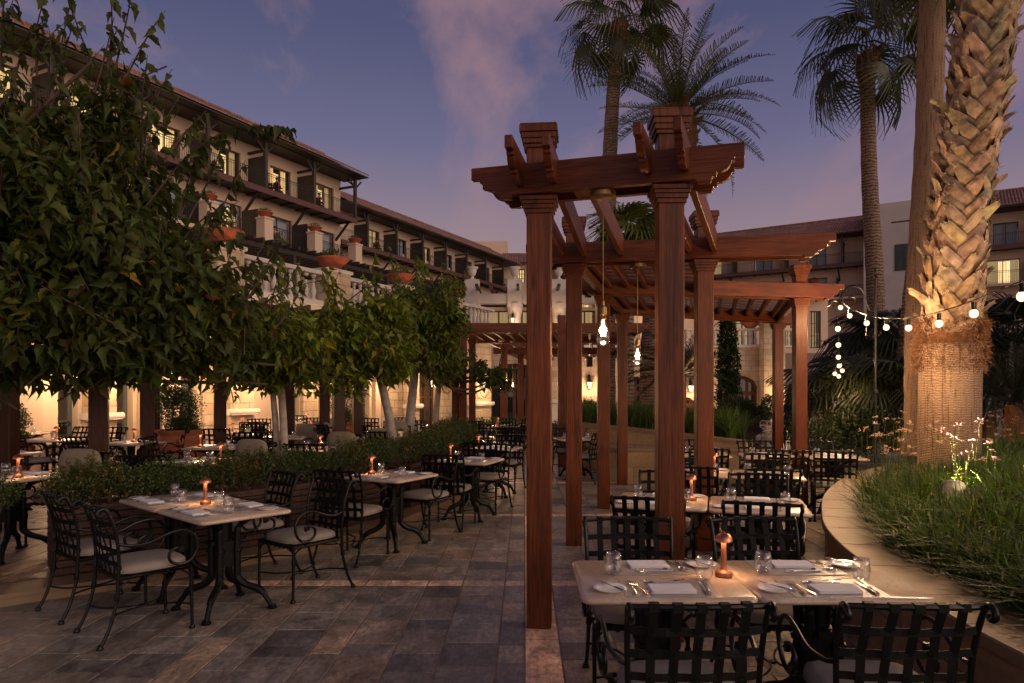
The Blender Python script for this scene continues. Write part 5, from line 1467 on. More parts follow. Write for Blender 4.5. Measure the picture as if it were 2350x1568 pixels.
# giant terracotta jars
def jar(x, y, s, label, lab2, bush=1.0):
    t = thing('terracotta_jar', label, 'jar', (x, y, .1), .3, 'giant terracotta jars')
    m = MB(); m.lathe([(.001, 0), (.24 * s, 0), (.27 * s, .05 * s), (.37 * s, .32 * s), (.415 * s, .52 * s), (.42 * s, .62 * s), (.395 * s, .76 * s), (.355 * s, .86 * s), (.365 * s, .89 * s), (.405 * s, .93 * s), (.41 * s, .965 * s), (.37 * s, .97 * s), (.35 * s, .92 * s), (.001, .90 * s)], 32)
    for z, r in ((.62, .424), (.58, .424), (.76, .398), (.40, .392)): m.tube([(r * s * math.cos(a), r * s * math.sin(a), z * s) for a in [2 * PI * k / 32 for k in range(33)]], .006 * s, 5, False)
    obj('jar_body', m, M_['terracotta'], t, smooth=True)
    for k in range(3):
        a = -1.35 + k * 2.09; c, sn = math.cos(a), math.sin(a); m = MB()
        for o in (-.03, .03): m.tube(catmull([((.40) * s * c - o * sn, .40 * s * sn + o * c, .83 * s - .05), (.47 * s * c - o * sn, .47 * s * sn + o * c, .80 * s), (.47 * s * c - o * .3 * sn, .47 * s * sn + o * .3 * c, .70 * s), (.42 * s * c, .42 * s * sn, .62 * s)], 4), .018 * s, 7)
        obj('lug_handle', m, M_['terracotta'], t, smooth=True)
    b = thing('clipped_bush', lab2, 'bush', (x, y, .1 + .9 * s), 0, 'bushes in the jars')
    obj('crown', blob_leaves('crown', [((0, 0, .42 * bush), (.36 * bush, .36 * bush, .40 * bush)), ((.08, 0, .1 * bush), (.3 * bush, .3 * bush, .15 * bush)), ((-.12, 0, .62 * bush), (.2 * bush, .2 * bush, .2 * bush))], 9500, .034, (.62, .8, .7), .3, shell=.35), M_['boxleaf'], b)
    m = MB(); m.tube([(0, 0, 0), (.02, 0, .4 * bush)], .018, 6); obj('stem', m, M_['twig'], b)
jar(X_(412, 12.0), 12.0, .92, 'giant ribbed terracotta jar on the terrace behind the second shrub box', 'rounded dark bush growing in the giant terracotta jar', 1.0)
jar(X_(794, 16.5), 16.5, .85, 'smaller terracotta jar between dark posts near the barred windows', 'slender bush in the smaller jar between the dark posts', 1.25)
jar(X_(18, 11.3), 11.3, .8, 'terracotta jar at the left edge behind the first dark post', 'thin bush in the jar at the left edge', .8)

# ================================================================== mulberry trees
def mul_leaf():
    ys = [0, .08, .24, .38, .52, .68, .84, 1.04]; ws = [.02, .17, .25, .20, .25, .13, .07, 0]
    V = []; 
    for y, w in zip(ys, ws):
        dr = -.42 * y * y + .14 * y
        V += [(-w, y + w * .18, dr + w * .55 + .03 * math.sin(y * 30)), (0, y, dr), (w, y + w * .18, dr + w * .55 - .03 * math.sin(y * 30))]
    V.append((0, -.22, .05))
    Fq = []
    for i in range(len(ys) - 1):
        a = 3 * i; Fq += [(a, a + 1, a + 4, a + 3), (a + 1, a + 2, a + 5, a + 4)]
    Fq.append((len(V) - 1, 1, 2, 2)); 
    return np.array(V), np.array(Fq)
ML_V, ML_F = mul_leaf()
ML_F = ML_F[:-1]
def leaves(P, D, S, tint, name='crown', roll=1.0):
    """instances of one leaf: P base points, D unit directions, S sizes"""
    N = len(P)
    up = np.tile([0, 0, 1.0], (N, 1)) + rng.normal(size=(N, 3)) * roll
    Xv = np.cross(D, up); Xv /= np.linalg.norm(Xv, axis=1)[:, None] + 1e-9
    Zv = np.cross(Xv, D)
    curl = rng.uniform(.6, 1.8, N)
    V = (P[:, None, :] + S[:, None, None] * (ML_V[None, :, 0, None] * Xv[:, None, :] * rng.uniform(.8, 1.1, N)[:, None, None] + ML_V[None, :, 1, None] * D[:, None, :] + ML_V[None, :, 2, None] * Zv[:, None, :] * curl[:, None, None]))
    nv = len(ML_V)
    Fq = (ML_F[None] + (np.arange(N) * nv)[:, None, None]).reshape(-1, 4)
    T = np.repeat(tint, len(ML_F), 0)
    return fastmesh(name, V.reshape(-1, 3), Fq, T, smooth=False)
def mulberry(label, trunk, blobs, ntwig, leaf=.15, sprigs=(), tint=(1, 1, 1), trunks=None, twiglen=.7, wind=(.35, -.2, 0), group='mulberry trees along the terrace', droop=.75):
    t = thing('mulberry_tree', label, 'tree', (trunk[0][0], trunk[0][1], trunk[0][2]), 0, group)
    o = np.array(t.location)
    want = ntwig; ntwig = int(ntwig * 1.75)
    w = np.array([b[1][0] * b[1][1] * b[1][2] for b in blobs]) ** 1.0; w /= w.sum()
    idx = rng.choice(len(blobs), ntwig, p=w)
    C = np.array([b[0] for b in blobs])[idx]; S = np.array([b[1] for b in blobs])[idx]
    d = rng.normal(size=(ntwig, 3)); d /= np.linalg.norm(d, axis=1)[:, None]
    tip = C + d * S * (rng.uniform(.35, 1.0, ntwig) ** .45)[:, None]
    q = tip * 3.1; nz = np.sin(q[:, 0] + 1.7 * np.sin(q[:, 1] * .9 + q[:, 2])) + np.sin(q[:, 2] * 1.6 + 1.3 * np.sin(q[:, 0] * 1.3)) + .8 * np.sin(q[:, 1] * 1.9 + q[:, 2] * 1.1)
    keep = np.argsort(-nz + rng.normal(size=ntwig) * .35)[:want]; C, S, d, tip = C[keep], S[keep], d[keep], tip[keep]; ntwig = want
    root = C + d * S * .15 + rng.normal(size=(ntwig, 3)) * .1
    dirn = tip - root; dirn /= np.linalg.norm(dirn, axis=1)[:, None] + 1e-6
    dirn = dirn * .8 + np.array([0.1, -.1, .45]) + rng.normal(size=(ntwig, 3)) * .25; dirn /= np.linalg.norm(dirn, axis=1)[:, None]
    twl = rng.uniform(.5, 1.0, ntwig) * twiglen
    Ps, Ds, Ss, Ts = [], [], [], []
    mt = MB()
    top = max(b[0][2] + b[1][2] for b in blobs); bot = min(b[0][2] - b[1][2] for b in blobs)
    for i in range(ntwig):
        n = int(twl[i] / (leaf * .42)) + 2
        b0 = tip[i] - dirn[i] * twl[i]
        side = np.cross(dirn[i], rng.normal(size=3)); side /= np.linalg.norm(side) + 1e-6
        if i % 2 == 0:
            mt.tube([tuple(b0 - o), tuple(b0 + dirn[i] * twl[i] * .5 + side * .03 - o), tuple(tip[i] - o)], [.009, .006, .003], 4, False)
        col = np.array(tint) * rng.uniform(.75, 1.25) * np.array([rng.uniform(.85, 1.2), 1, rng.uniform(.8, 1.1)])
        for k in range(n):
            f = (k + .5) / n; p = b0 + dirn[i] * twl[i] * (.15 + .85 * f)
            az = k * 2.4 + i; s2 = side * math.cos(az) + np.cross(dirn[i], side) * math.sin(az)
            dd = s2 * .95 + dirn[i] * .25 + np.array(wind) * rng.uniform(.4, 1.8) + np.array([0, 0, -droop * rng.uniform(.4, 1.9)]); dd /= np.linalg.norm(dd)
            Ps.append(p + s2 * leaf * .2); Ds.append(dd); Ss.append(leaf * rng.uniform(.5, 1.3)); c = col * rng.uniform(.55, 1.5) * (np.array([1.15, 1.0, .7]) if rng.random() < .4 else 1)
            r = rng.random()
            if r < .006: c = np.array([6.0, 2.9, .9])
            elif r < .016: c = np.array([2.6, .8, 1.0])
            elif f > .85: c = c * np.array([1.3, 1.25, 1.0])
            Ts.append(c)
    auto = []
    for c_, s_ in blobs:
        for q_ in range(5 if ntwig > 1200 else 2):
            a_ = rng.uniform(0, 6.28); b0 = np.array(c_) + np.array([math.cos(a_) * s_[0] * .6, math.sin(a_) * s_[1] * .6, s_[2] * .5]); up_ = rng.uniform(.25, .6)
            e_ = b0 + np.array([math.cos(a_) * .35, math.sin(a_) * .35, up_ + s_[2] * .4]); auto.append(([tuple(b0), tuple((b0 + e_) / 2 + rng.normal(size=3) * .04), tuple(e_)], .9))
    for path, dens in list(sprigs) + auto:
        pth = catmull(path, 6); mt.tube([tuple(np.array(q) - o) for q in pth], [.010 * (1 - .75 * k / len(pth)) for k in range(len(pth))], 5, False)
        Lp = sum((pth[k + 1] - pth[k]).length for k in range(len(pth) - 1)); n = int(Lp / (leaf * .55) * dens)
        for k in range(n):
            f = .25 + .75 * (k + .5) / n; p = np.array(pth[int(f * (len(pth) - 1))]); az = k * 2.4
            dd = np.array([math.cos(az) * .6, math.sin(az) * .6, -.35]) + np.array(wind) * 1.2 + np.array([0, 0, -droop * rng.uniform(.1, .9)]); dd /= np.linalg.norm(dd)
            Ps.append(p); Ds.append(dd); Ss.append(leaf * rng.uniform(.75, 1.15)); Ts.append(np.array(tint) * rng.uniform(.6, 1.15) * np.array([1.15, 1, .9]))
    P = np.array(Ps) - o
    obj('crown', leaves(P, np.array(Ds), np.array(Ss), np.array(Ts)), M_['mulberry'], t)
    # limbs from the trunk head to each clump
    for tr in (trunks or [trunk]):
        m = MB(); pts = catmull([tuple(np.array(q[:3]) - o) for q in tr], 5); r0 = tr[0][3]; n = len(pts)
        m.tube(pts, [r0 * (1.12 if k < 2 else 1) * (1 - .25 * k / n) for k in range(n)], 10)
        obj('trunk', m, M_['bark'], t, smooth=True)
    head = np.array((trunks or [trunk])[0][-1][:3]) - o
    m = MB()
    for c, s_ in blobs:
        c = np.array(c) - o
        for q in range(3):
            e = c + rng.normal(size=3) * np.array(s_) * .45
            midp = head * .5 + e * .5 + rng.normal(size=3) * .12 + np.array([0, 0, -.1])
            m.tube(catmull([tuple(head), tuple(midp), tuple(e)], 5), [.045 * (1 - .07 * k) for k in range(11)], 7)
    obj('branches', m, M_['twig'], t, smooth=True)
    obj('twigs', mt, M_['twig'], t)
    return t
def B(u, v, d, r): return (tuple(W(u, v, d)), r)
mulberry('largest mulberry tree filling the upper left, its leafy shoots reaching to the sky',
         [(-7.4, 7.2, .1, .12), (-7.3, 7.1, 1.2, .12), (-6.6, 6.9, 2.4, .11)],
         [B(10, 560, 6.2, (1.5, 1.3, 1.25)), B(300, 665, 6.2, (1.0, 1.0, .78)), B(130, 330, 6.5, (.66, .7, .80)), B(250, 420, 6.3, (.45, .5, .75)), B(-40, 250, 6.4, (.55, .8, 1.0)), B(60, 270, 6.4, (.6, .6, .55)), B(330, 400, 6.3, (.3, .4, .35)), B(330, 560, 6.4, (.72, .6, .45)),
          B(470, 745, 6.8, (.62, .8, .50)), B(130, 760, 6.3, (1.3, 1.1, .38)), B(430, 650, 6.6, (.5, .5, .45)), B(245, 215, 6.3, (.28, .3, .30)), B(560, 800, 7.4, (.45, .5, .33))],
         1450, .138, [([W(330, 480, 6.2), W(420, 370, 6.1), W(520, 300, 6.0), W(600, 290, 5.95), W(680, 300, 5.9)], 2.2), ([W(210, 240, 6.2), W(240, 130, 6.1), W(262, 40, 6.0)], .55), ([W(110, 220, 6.4), W(150, 110, 6.3), W(170, 50, 6.2)], .8),
                        ([W(30, 200, 6.2), W(60, 90, 6.1), W(110, 40, 6.0)], 1.2), ([W(0, 160, 6.0), W(10, 60, 5.9), W(30, 0, 5.8)], 1.6), ([W(400, 570, 6.3), W(470, 500, 6.2), W(545, 465, 6.1)], 1.6), ([W(380, 620, 6.2), W(480, 560, 6.1), W(560, 550, 6.0)], 1.5),
                        ([W(420, 640, 6.2), W(520, 620, 6.1), W(600, 600, 6.1)], 1.4)],
         tint=(.80, .82, .80), twiglen=.85)
mulberry('mulberry tree on twin slender trunks left of centre', [(X_(637, 9.0), 9.0, .1, .045), (X_(630, 8.9), 8.95, 1.0, .045), (X_(640, 9), 9.0, 1.9, .045)],
         [B(650, 785, 8.9, (.60, .75, .45)), B(590, 810, 8.8, (.6, .7, .30)), B(700, 800, 8.8, (.5, .6, .36)), B(610, 720, 9, (.30, .4, .26))], 430, .125,
         [([W(640, 660, 9), W(650, 620, 9), W(640, 585, 8.9)], 1.2), ([W(600, 700, 8.8), W(670, 660, 8.6), W(760, 640, 8.5)], .5)], tint=(1.7, 1.7, 1.0), twiglen=.6,  # brighter yellow leaf tint stands in for warm light on this crown
         trunks=[[(X_(627, 9.1), 9.1, .1, .045), (X_(634, 9), 9.0, 1.0, .045), (X_(622, 9), 9.0, 1.9, .045)], [(X_(651, 9.0), 9.0, .1, .055), (X_(649, 8.9), 8.95, 1.0, .05), (X_(643, 9), 9.0, 1.9, .045)]], droop=.9)
mulberry('mulberry tree with a pale leaning trunk in the centre left', [(X_(913, 10.8), 10.8, .1, .075), (X_(902, 10.7), 10.7, .9, .075), (X_(878, 10.6), 10.6, 1.7, .07), (X_(860, 10.5), 10.5, 2.1, .06)],
         [B(815, 775, 10.2, (.92, .9, .56)), B(890, 800, 10.3, (.60, .7, .45)), B(740, 800, 10, (.6, .7, .42)), B(870, 715, 10.5, (.55, .6, .30)), B(780, 850, 9.9, (.55, .6, .22))], 700, .13,
         [([W(800, 690, 10.2), W(850, 650, 10), W(880, 620, 9.9)], .8), ([W(760, 700, 10.2), W(740, 650, 10), W(745, 622, 9.9)], .8), ([W(870, 700, 10.2), W(945, 640, 10), W(962, 590, 9.9)], .9)], tint=(1.8, 1.85, 1.0), twiglen=.6, droop=.65)  # warm light on the crown is put into its bright leaf tint
mulberry('mulberry tree with an upright pale trunk right of the leaning one', [(X_(937, 13.2), 13.2, .1, .10), (X_(940, 13.2), 13.2, 1.0, .10), (X_(953, 13.1), 13.1, 2.1, .085)],
         [B(975, 740, 12.8, (.75, .8, .95)), B(1030, 700, 12.6, (.45, .6, .60)), B(920, 680, 12.8, (.5, .6, .45)), B(1010, 820, 12.6, (.5, .6, .40))], 560, .12,
         [([W(1040, 680, 12.6), W(1060, 640, 12.5), W(1072, 610, 12.4)], 1.2), ([W(960, 650, 12.6), W(955, 615, 12.5), W(950, 590, 12.4)], 1.0), ([W(1010, 780, 12.4), W(1060, 760, 12.2), W(1085, 745, 12.1)], 1.0)], tint=(1.4, 1.45, 1.05), twiglen=.6, droop=.9)  # leaf tint raised to paint in the warm light on this crown
mulberry('small mulberry tree beside the double pergola post', [(X_(998, 16.4), 16.4, .1, .085), (X_(1000, 16.4), 16.4, 1.0, .08), (X_(1008, 16.4), 16.4, 1.9, .07)],
         [B(1020, 830, 16, (.55, .6, .40)), B(1110, 850, 15.8, (.45, .5, .28)), B(1140, 868, 15.8, (.3, .4, .16))], 240, .13, [([W(1100, 850, 15.8), W(1150, 845, 15.7), W(1190, 850, 15.6)], 1.5)], tint=(.6, .72, .6), twiglen=.5, droop=1.0)

# ================================================================== curved stone planter wall on the right
IN = [(5.6, 10.6), (4.75, 9.7), (4.00, 8.76), (3.35, 7.7), (2.98, 6.96), (2.72, 6.35), (2.50, 5.79), (2.29, 5.03), (2.17, 4.25), (2.11, 3.5), (2.10, 3.0), (2.16, 2.2), (2.35, 1.2), (2.7, .4)]
CI = [(p.x, p.y) for p in catmull([(x, y, 0) for x, y in IN], 5)]
def off(C, w):
    out = []
    for i, (x, y) in enumerate(C):
        a = C[max(i - 1, 0)]; b = C[min(i + 1, len(C) - 1)]; dx, dy = b[0] - a[0], b[1] - a[1]; Ld = math.hypot(dx, dy)
        out.append((x - dy / Ld * w, y + dx / Ld * w))
    return out
def ribbon(m, A, Bq, za, zb):
    n = len(A)
    for i in range(n - 1): m.add([(A[i][0], A[i][1], za), (A[i + 1][0], A[i + 1][1], za), (Bq[i + 1][0], Bq[i + 1][1], zb), (Bq[i][0], Bq[i][1], zb)], [(0, 1, 2, 3)])
gw = thing('curved_planter_wall', 'curved low stone wall with smooth limestone coping holding the grass bed on the right', 'wall', (0, 0, 0))
m = MB(); O0 = off(CI, .02); ribbon(m, O0, O0, -.01, .49); O1 = off(CI, .34); ribbon(m, O1, O1, .2, .49); obj('wall_face', m, M_['stone_c'], gw)
m = MB(); Ca, Cb = off(CI, -.015), off(CI, .37)
Cc = off(CI, -.008); Cd = off(CI, .362)
ribbon(m, Ca, Ca, .49, .54); ribbon(m, Ca, Cc, .54, .55); ribbon(m, Cc, Cd, .55, .55); ribbon(m, Cb, Ca, .49, .49); ribbon(m, Cd, Cb, .55, .54); ribbon(m, Cb, Cb, .54, .49)
obj('coping', m, M_['stonecap'], gw, smooth=True)
# joints in the coping as fine dark grooves
m = MB()
for i in range(3, len(CI) - 1, 4): m.bar((Cc[i][0], Cc[i][1], .5505), (Cd[i][0], Cd[i][1], .5505), .004, .002)
obj('coping_joint', m, M_['grout'], gw)
Cs = off(CI, .34)
m = MB(); poly = Cs + [(14, .4), (14, 13), (7, 13)]
bmv = [(x, y, .46) for x, y in poly]
m.add(bmv, [tuple(range(len(bmv)))])
obj('soil', m, M_['soil'], None).update_tag(); bpy.data.objects['soil.%03d' % 0] if False else None
for o_ in list(COL.objects):
    if o_.name.startswith('soil') and o_.parent is None and 'kind' not in o_: o_['kind'] = 'structure'
def in_bed(x, y):
    if y < .6 or y > 12.5: return False
    best = None
    for (xa, ya), (xb, yb) in zip(Cs[:-1], Cs[1:]):
        if min(ya, yb) <= y <= max(ya, yb) and ya != yb:
            xx = xa + (xb - xa) * (y - ya) / (yb - ya); best = xx if best is None else max(best, xx)
    return (x > best + .03) if best is not None else (x > 6.5)
def grass(name, pts, n_bl, h0, h1, tint, label, w0=.0085, lean=1.0, lo=-.1):
    """pts: clump positions (x,y,z)"""
    N = len(pts) * n_bl; P = np.repeat(np.array(pts), n_bl, 0)
    az = rng.uniform(0, 2 * PI, N); rad = rng.uniform(0, .05, N); P[:, 0] += rad * np.cos(az); P[:, 1] += rad * np.sin(az)
    H = rng.uniform(h0, h1, N); ln = rng.uniform(.12, 1.0, N) ** 1.3 * lean * H * 1.5
    dx, dy = np.cos(az) * ln, np.sin(az) * ln; wx, wy = -np.sin(az) * w0, np.cos(az) * w0
    V = []
    for f, wf in ((0, 1), (.35, 1.0), (.7, .75), (1.0, .12)):
        z = P[:, 2] + H * (f - .38 * f ** 3 * (ln / (lean * H * 1.5 + 1e-6)) * 1.3); k = f ** 1.7
        x = P[:, 0] + dx * k; y = P[:, 1] + dy * k
        V += [np.stack([x - wx * wf, y - wy * wf, z], 1), np.stack([x + wx * wf, y + wy * wf, z], 1)]
    V = np.stack(V, 1).reshape(-1, 3); b = np.arange(N)[:, None] * 8
    Fq = np.concatenate([b + np.array([[0, 1, 3, 2]]), b + np.array([[2, 3, 5, 4]]), b + np.array([[4, 5, 7, 6]])], 1).reshape(-1, 4)
    T = np.repeat(np.array(tint)[None] * rng.uniform(.5, 1.5, N)[:, None] * np.where(rng.random(N)[:, None] < .06, np.array([2.6, 1.4, .9]), 1.0), 3, 0)
    o = obj(name, fastmesh(name, V, Fq, T), M_['grass'], None); tag(o, label, 'grass', None, 'stuff'); return o
pts = []
PALM = (X_(2178, 7.75), 7.75)
tries = 0
while len(pts) < 2100 and tries < 60000:
    tries += 1
    y = rng.uniform(1.2, 12.0) if rng.random() < .35 else rng.uniform(1.2, 7.2); x = rng.uniform(2.2, 2.4 + y * .80)
    if not in_bed(x, y) or (x - PALM[0]) ** 2 + (y - PALM[1]) ** 2 < .16: continue
    if abs(x - 3.8 * y / 6.1) < .28 and 5.45 < y < 6.25: continue
    xe = max([xa + (xb - xa) * (y - ya) / (yb - ya) for (xa, ya), (xb, yb) in zip(Cs[:-1], Cs[1:]) if min(ya, yb) <= y <= max(ya, yb) and ya != yb] or [x])
    pts.append((x, y, .44 + min(.30, max(0, x - xe) * .20)))
grass('grass', pts, 22, .20, .44, (.55, .64, .60), 'long leaved green garlic grass filling the bed on the right')
def flowers(P, s, label, name='pink_flowers'):
    m = MB()
    for (x, y, z, h) in P:
        a = rng.uniform(0, 6.28); l = rng.uniform(.02, .10); tx, ty, tz = x + l * math.cos(a), y + l * math.sin(a), z + h
        m.col = (.22, .42, .12); m.tube([(x, y, z), ((x + tx) / 2 - .01, (y + ty) / 2, z + h * .55), (tx, ty, tz)], .0022, 4, False)
        for k in range(11):
            b = rng.uniform(0, 6.28); e = rng.uniform(-.1, 1.0); L_ = s * rng.uniform(.6, 1.1); c = math.cos(e)
            q = Vector((math.cos(b) * c, math.sin(b) * c, math.sin(e))) * L_; o_ = Vector((tx, ty, tz))
            sd = q.cross(Vector((.2, .3, 1))).normalized() * s * .22; k_ = rng.uniform(.7, 1.3)
            m.col = (k_, k_ * .95, k_)
            m.add([tuple(o_ + q * .35), tuple(o_ + q * .8 + sd), tuple(o_ + q), tuple(o_ + q * .8 - sd)], [(0, 1, 2, 3)])
    o = obj(name, m, M_['petal'], None); tag(o, label, 'flowers', None, 'stuff')
fl = []
while len(fl) < 330:
    y = rng.uniform(3.8, 11.5); x = rng.uniform(2.4, 2.5 + y * .8)
    if in_bed(x, y) and rng.random() < (.9 if y > 6 else .22) and (x - PALM[0]) ** 2 + (y - PALM[1]) ** 2 > .2: fl.append((x, y, .60, rng.uniform(.46, .78)))
fl += [(W(u, 1100, d_)[0], d_, .6, h_) for u, d_, h_ in ((2195, 6.35, .62), (2200, 6.5, .45), (2252, 6.3, .60), (2262, 6.2, .52), (2240, 6.45, .40), (2280, 6.3, .42), (2212, 6.3, .50))]
flowers(fl, .042, 'small pale pink flower heads on thin stems above the right grass bed')

# garden spotlights at the foot of the palm
def garden_spot(u, v, d, tilt, label, power, aim):
    p = W(u, v, d); t = thing('garden_spotlight', label, 'spotlight', (p.x, p.y, .46), 0, 'garden spotlights')
    ax = (Vector(aim) - p).normalized(); h = p.z - .46
    q = Vector((0, 0, h))
    m = MB(); m.tube([q - ax * .13, q + ax * .02], .085, 18); m.tube([q + ax * .02, q + ax * .035], .092, 18); m.tube([(0, 0, 0), q - ax * .06], .015, 6)
    obj('housing', m, pmat('grey_housing', (.20, .19, .17), .5), t, smooth=True)
    m = MB(); m.tube([q + ax * .0352, q + ax * .037], .07, 16); obj('lens', m, M_['spotlens'], t)
    ld = bpy.data.lights.new('spot_beam', 'SPOT'); ld.energy = power; ld.color = (1.0, .68, .42); ld.spot_size = R(75); ld.spot_blend = .7; ld.shadow_soft_size = .05
    lo = bpy.data.objects.new('spot_beam', ld); COL.objects.link(lo); lo.parent = t; lo.location = q + ax * .05
    lo.rotation_euler = (-ax).to_track_quat('Z', 'Y').to_euler(); CH.setdefault(t.name, []).append(lo)
garden_spot(2188, 1122, 6.1, 0, 'left grey can spotlight among the grass aimed at the big palm', 300, (PALM[0] - .05, PALM[1], 3.2))
garden_spot(2238, 1138, 5.9, 0, 'right grey can spotlight among the grass aimed at the big palm', 200, (PALM[0] + .4, PALM[1], 5.2))

# low stone walls and grass in the middle
lw = thing('low_stone_wall', 'low stone bench wall between the pergola posts', 'wall', (0, 0, 0))
def wallstrip(parent, P, z0, zt, th, capm='stonecap', facem='stone_c'):
    m = MB(); A = P; Bq = off(P, th) 
    for i in range(len(A) - 1):
        zt0, zt1 = zt[i], zt[i + 1]
        m.add([(A[i][0], A[i][1], z0), (A[i + 1][0], A[i + 1][1], z0), (A[i + 1][0], A[i + 1][1], zt1 - .05), (A[i][0], A[i][1], zt0 - .05)], [(0, 1, 2, 3)])
        m.add([(Bq[i][0], Bq[i][1], z0), (Bq[i + 1][0], Bq[i + 1][1], z0), (Bq[i + 1][0], Bq[i + 1][1], zt1 - .05), (Bq[i][0], Bq[i][1], zt0 - .05)], [(3, 2, 1, 0)])
    for i in (0, len(A) - 1): m.add([(A[i][0], A[i][1], z0), (Bq[i][0], Bq[i][1], z0), (Bq[i][0], Bq[i][1], zt[i] - .05), (A[i][0], A[i][1], zt[i] - .05)], [(0, 1, 2, 3)])
    obj('wall_face', m, M_[facem], parent)
    m = MB(); A2 = off(P, -.02); B2 = off(P, th + .02)
    for i in range(len(A) - 1):
        zt0, zt1 = zt[i], zt[i + 1]
        m.add([(A2[i][0], A2[i][1], zt0 - .05), (A2[i + 1][0], A2[i + 1][1], zt1 - .05), (A2[i + 1][0], A2[i + 1][1], zt1), (A2[i][0], A2[i][1], zt0), (B2[i][0], B2[i][1], zt0), (B2[i + 1][0], B2[i + 1][1], zt1), (B2[i][0], B2[i][1], zt0 - .05), (B2[i + 1][0], B2[i + 1][1], zt1 - .05)],
              [(0, 1, 2, 3), (3, 2, 5, 4), (4, 5, 7, 6)])
    m.add([(A2[-1][0], A2[-1][1], zt[-1] - .05), (B2[-1][0], B2[-1][1], zt[-1] - .05), (B2[-1][0], B2[-1][1], zt[-1]), (A2[-1][0], A2[-1][1], zt[-1])], [(0, 1, 2, 3)])
    obj('coping', m, M_[capm], parent)
wallstrip(lw, [(X_(1398, 12.6), 12.6), (X_(1500, 12.5), 12.5), (X_(1620, 12.3), 12.3), (X_(1730, 12.0), 12.0), (X_(1900, 11.6), 11.6)], 0, [.62] * 5, .4)
uw = thing('stepped_stone_wall', 'curved stone retaining wall sloping down to the right below the grass', 'wall', (0, 0, 0))
wallstrip(uw, [(X_(1310, 14.9), 14.9), (X_(1360, 14.4), 14.4), (X_(1430, 14.0), 14.0), (X_(1510, 13.7), 13.7), (X_(1600, 13.3), 13.3), (X_(1712, 12.9), 12.9)], 0, [.98, .96, .92, .86, .80, .72], .35)
m = MB(); m.add([(X_(1310, 15.1), 15.1, .9), (X_(1712, 13.1), 13.1, .66), (X_(1760, 18), 18, .7), (X_(1310, 30), 30, .9)], [(0, 1, 2, 3)]); o = obj('soil', m, M_['soil'], None); o['kind'] = 'structure'
gp = []
for _ in range(250):
    t_ = rng.random(); u = 1312 + 395 * t_; d = 15.4 - 1.9 * t_ + rng.uniform(0, 2.0)
    gp.append((X_(u, d), d, .88 - .2 * t_))
grass('grass', gp, 22, .30, .80, (.95, 1.0, 1.0), 'tufts of long grass above the low stone wall in the middle', .008)
flowers([(X_(u, d), d, .85, rng.uniform(.6, .95)) for u, d in zip(rng.uniform(1330, 1700, 60), rng.uniform(14.8, 16.5, 60))], .045, 'pale seed heads above the middle grass tufts', 'pink_flowers')
# bushes, hedge, cypress
def bush(label, blobs, n, size, tint, name='bush', cat='bush'):
    t = thing(name, label, cat, (0, 0, 0)); obj('crown', blob_leaves('crown', blobs, n, size, tint, .2, shell=.6), M_['boxleaf'], t)
    c = blobs[0]; m = MB(); m.tube([(c[0][0], c[0][1], .2), tuple(c[0])], .06, 6); obj('trunk', m, M_['twig'], t); return t
bush('rounded dark clipped bush beyond the stepped wall', [B(1690, 950, 20, (.55, .7, .5)), B(1720, 960, 20, (.45, .6, .4)), B(1665, 965, 20, (.5, .6, .35))], 7000, .075, (.45, .6, .55))
bush('dark hedge seen between the middle pergola posts', [B(1345, 945, 22, (.5, .5, .35)), B(1375, 950, 22, (.5, .5, .3))], 2500, .08, (.5, .7, .6))
bush('small leafy creeper on the stone tower', [B(1765, 935, 30, (.35, .3, .5)), B(1750, 950, 29, (.3, .3, .3))], 1200, .12, (.8, .9, .6))
bush('low dark bushes behind the right palm planting', [B(1900, 985, 15, (1.0, .8, .55)), B(1980, 990, 14, (.8, .8, .5)), B(1870, 1000, 13.5, (.5, .5, .3))], 6500, .07, (.35, .45, .4))
t = thing('cypress_tree', 'narrow dark cypress beside the stone building', 'tree', (X_(1672, 27), 27, 0))
obj('crown', blob_leaves('crown', [((0, 0, 1.4), (.46, .46, 1.3)), ((0, 0, 2.6), (.42, .42, 1.2)), ((-.05, 0, 3.6), (.34, .34, 1.0)), ((-.1, 0, 4.4), (.22, .22, .7))], 9000, .11, (.30, .42, .34), .9, shell=.6), M_['boxleaf'], t)
m = MB(); m.tube([(0, 0, 0), (0, 0, 3.5)], .09, 7); obj('trunk', m, M_['twig'], t)

# ================================================================== palms
def fan_leaf(seg=34, rad=1.0, span=R(250), droop=.35):
    """palmate leaf in local space: petiole along +Y, blade fans at the tip"""
    V = []; Fq = []
    for k in range(seg):
        a = -span / 2 + span * (k + .5) / seg; da = span / seg * .5
        L_ = rad * (.80 + .20 * math.cos(a * .5)) * random.uniform(.9, 1.05)
        pts = []
        for f, wf in ((.08, .9), (.38, 1.0), (.70, .50), (1.0, .05)):
            r = L_ * f; z = -droop * rad * (max(0, f - .35) ** 2) * 1.6 - .05 * random.random() * f; fold = .06 * rad * f * (1 if f < .6 else .5)
            w = da * wf * (1 if f <= .5 else .9)
            for sgn, zz in ((-1, 0), (1, 0)):
                b = a + sgn * w * (1 if f <= .5 else .5 / f)
                V.append((math.sin(b) * r, math.cos(b) * r, z + (fold if sgn > 0 else 0)))
        b0 = len(V) - 8
        for j in range(3): Fq.append((b0 + 2 * j, b0 + 2 * j + 1, b0 + 2 * j + 3, b0 + 2 * j + 2))
    return np.array(V), np.array(Fq)
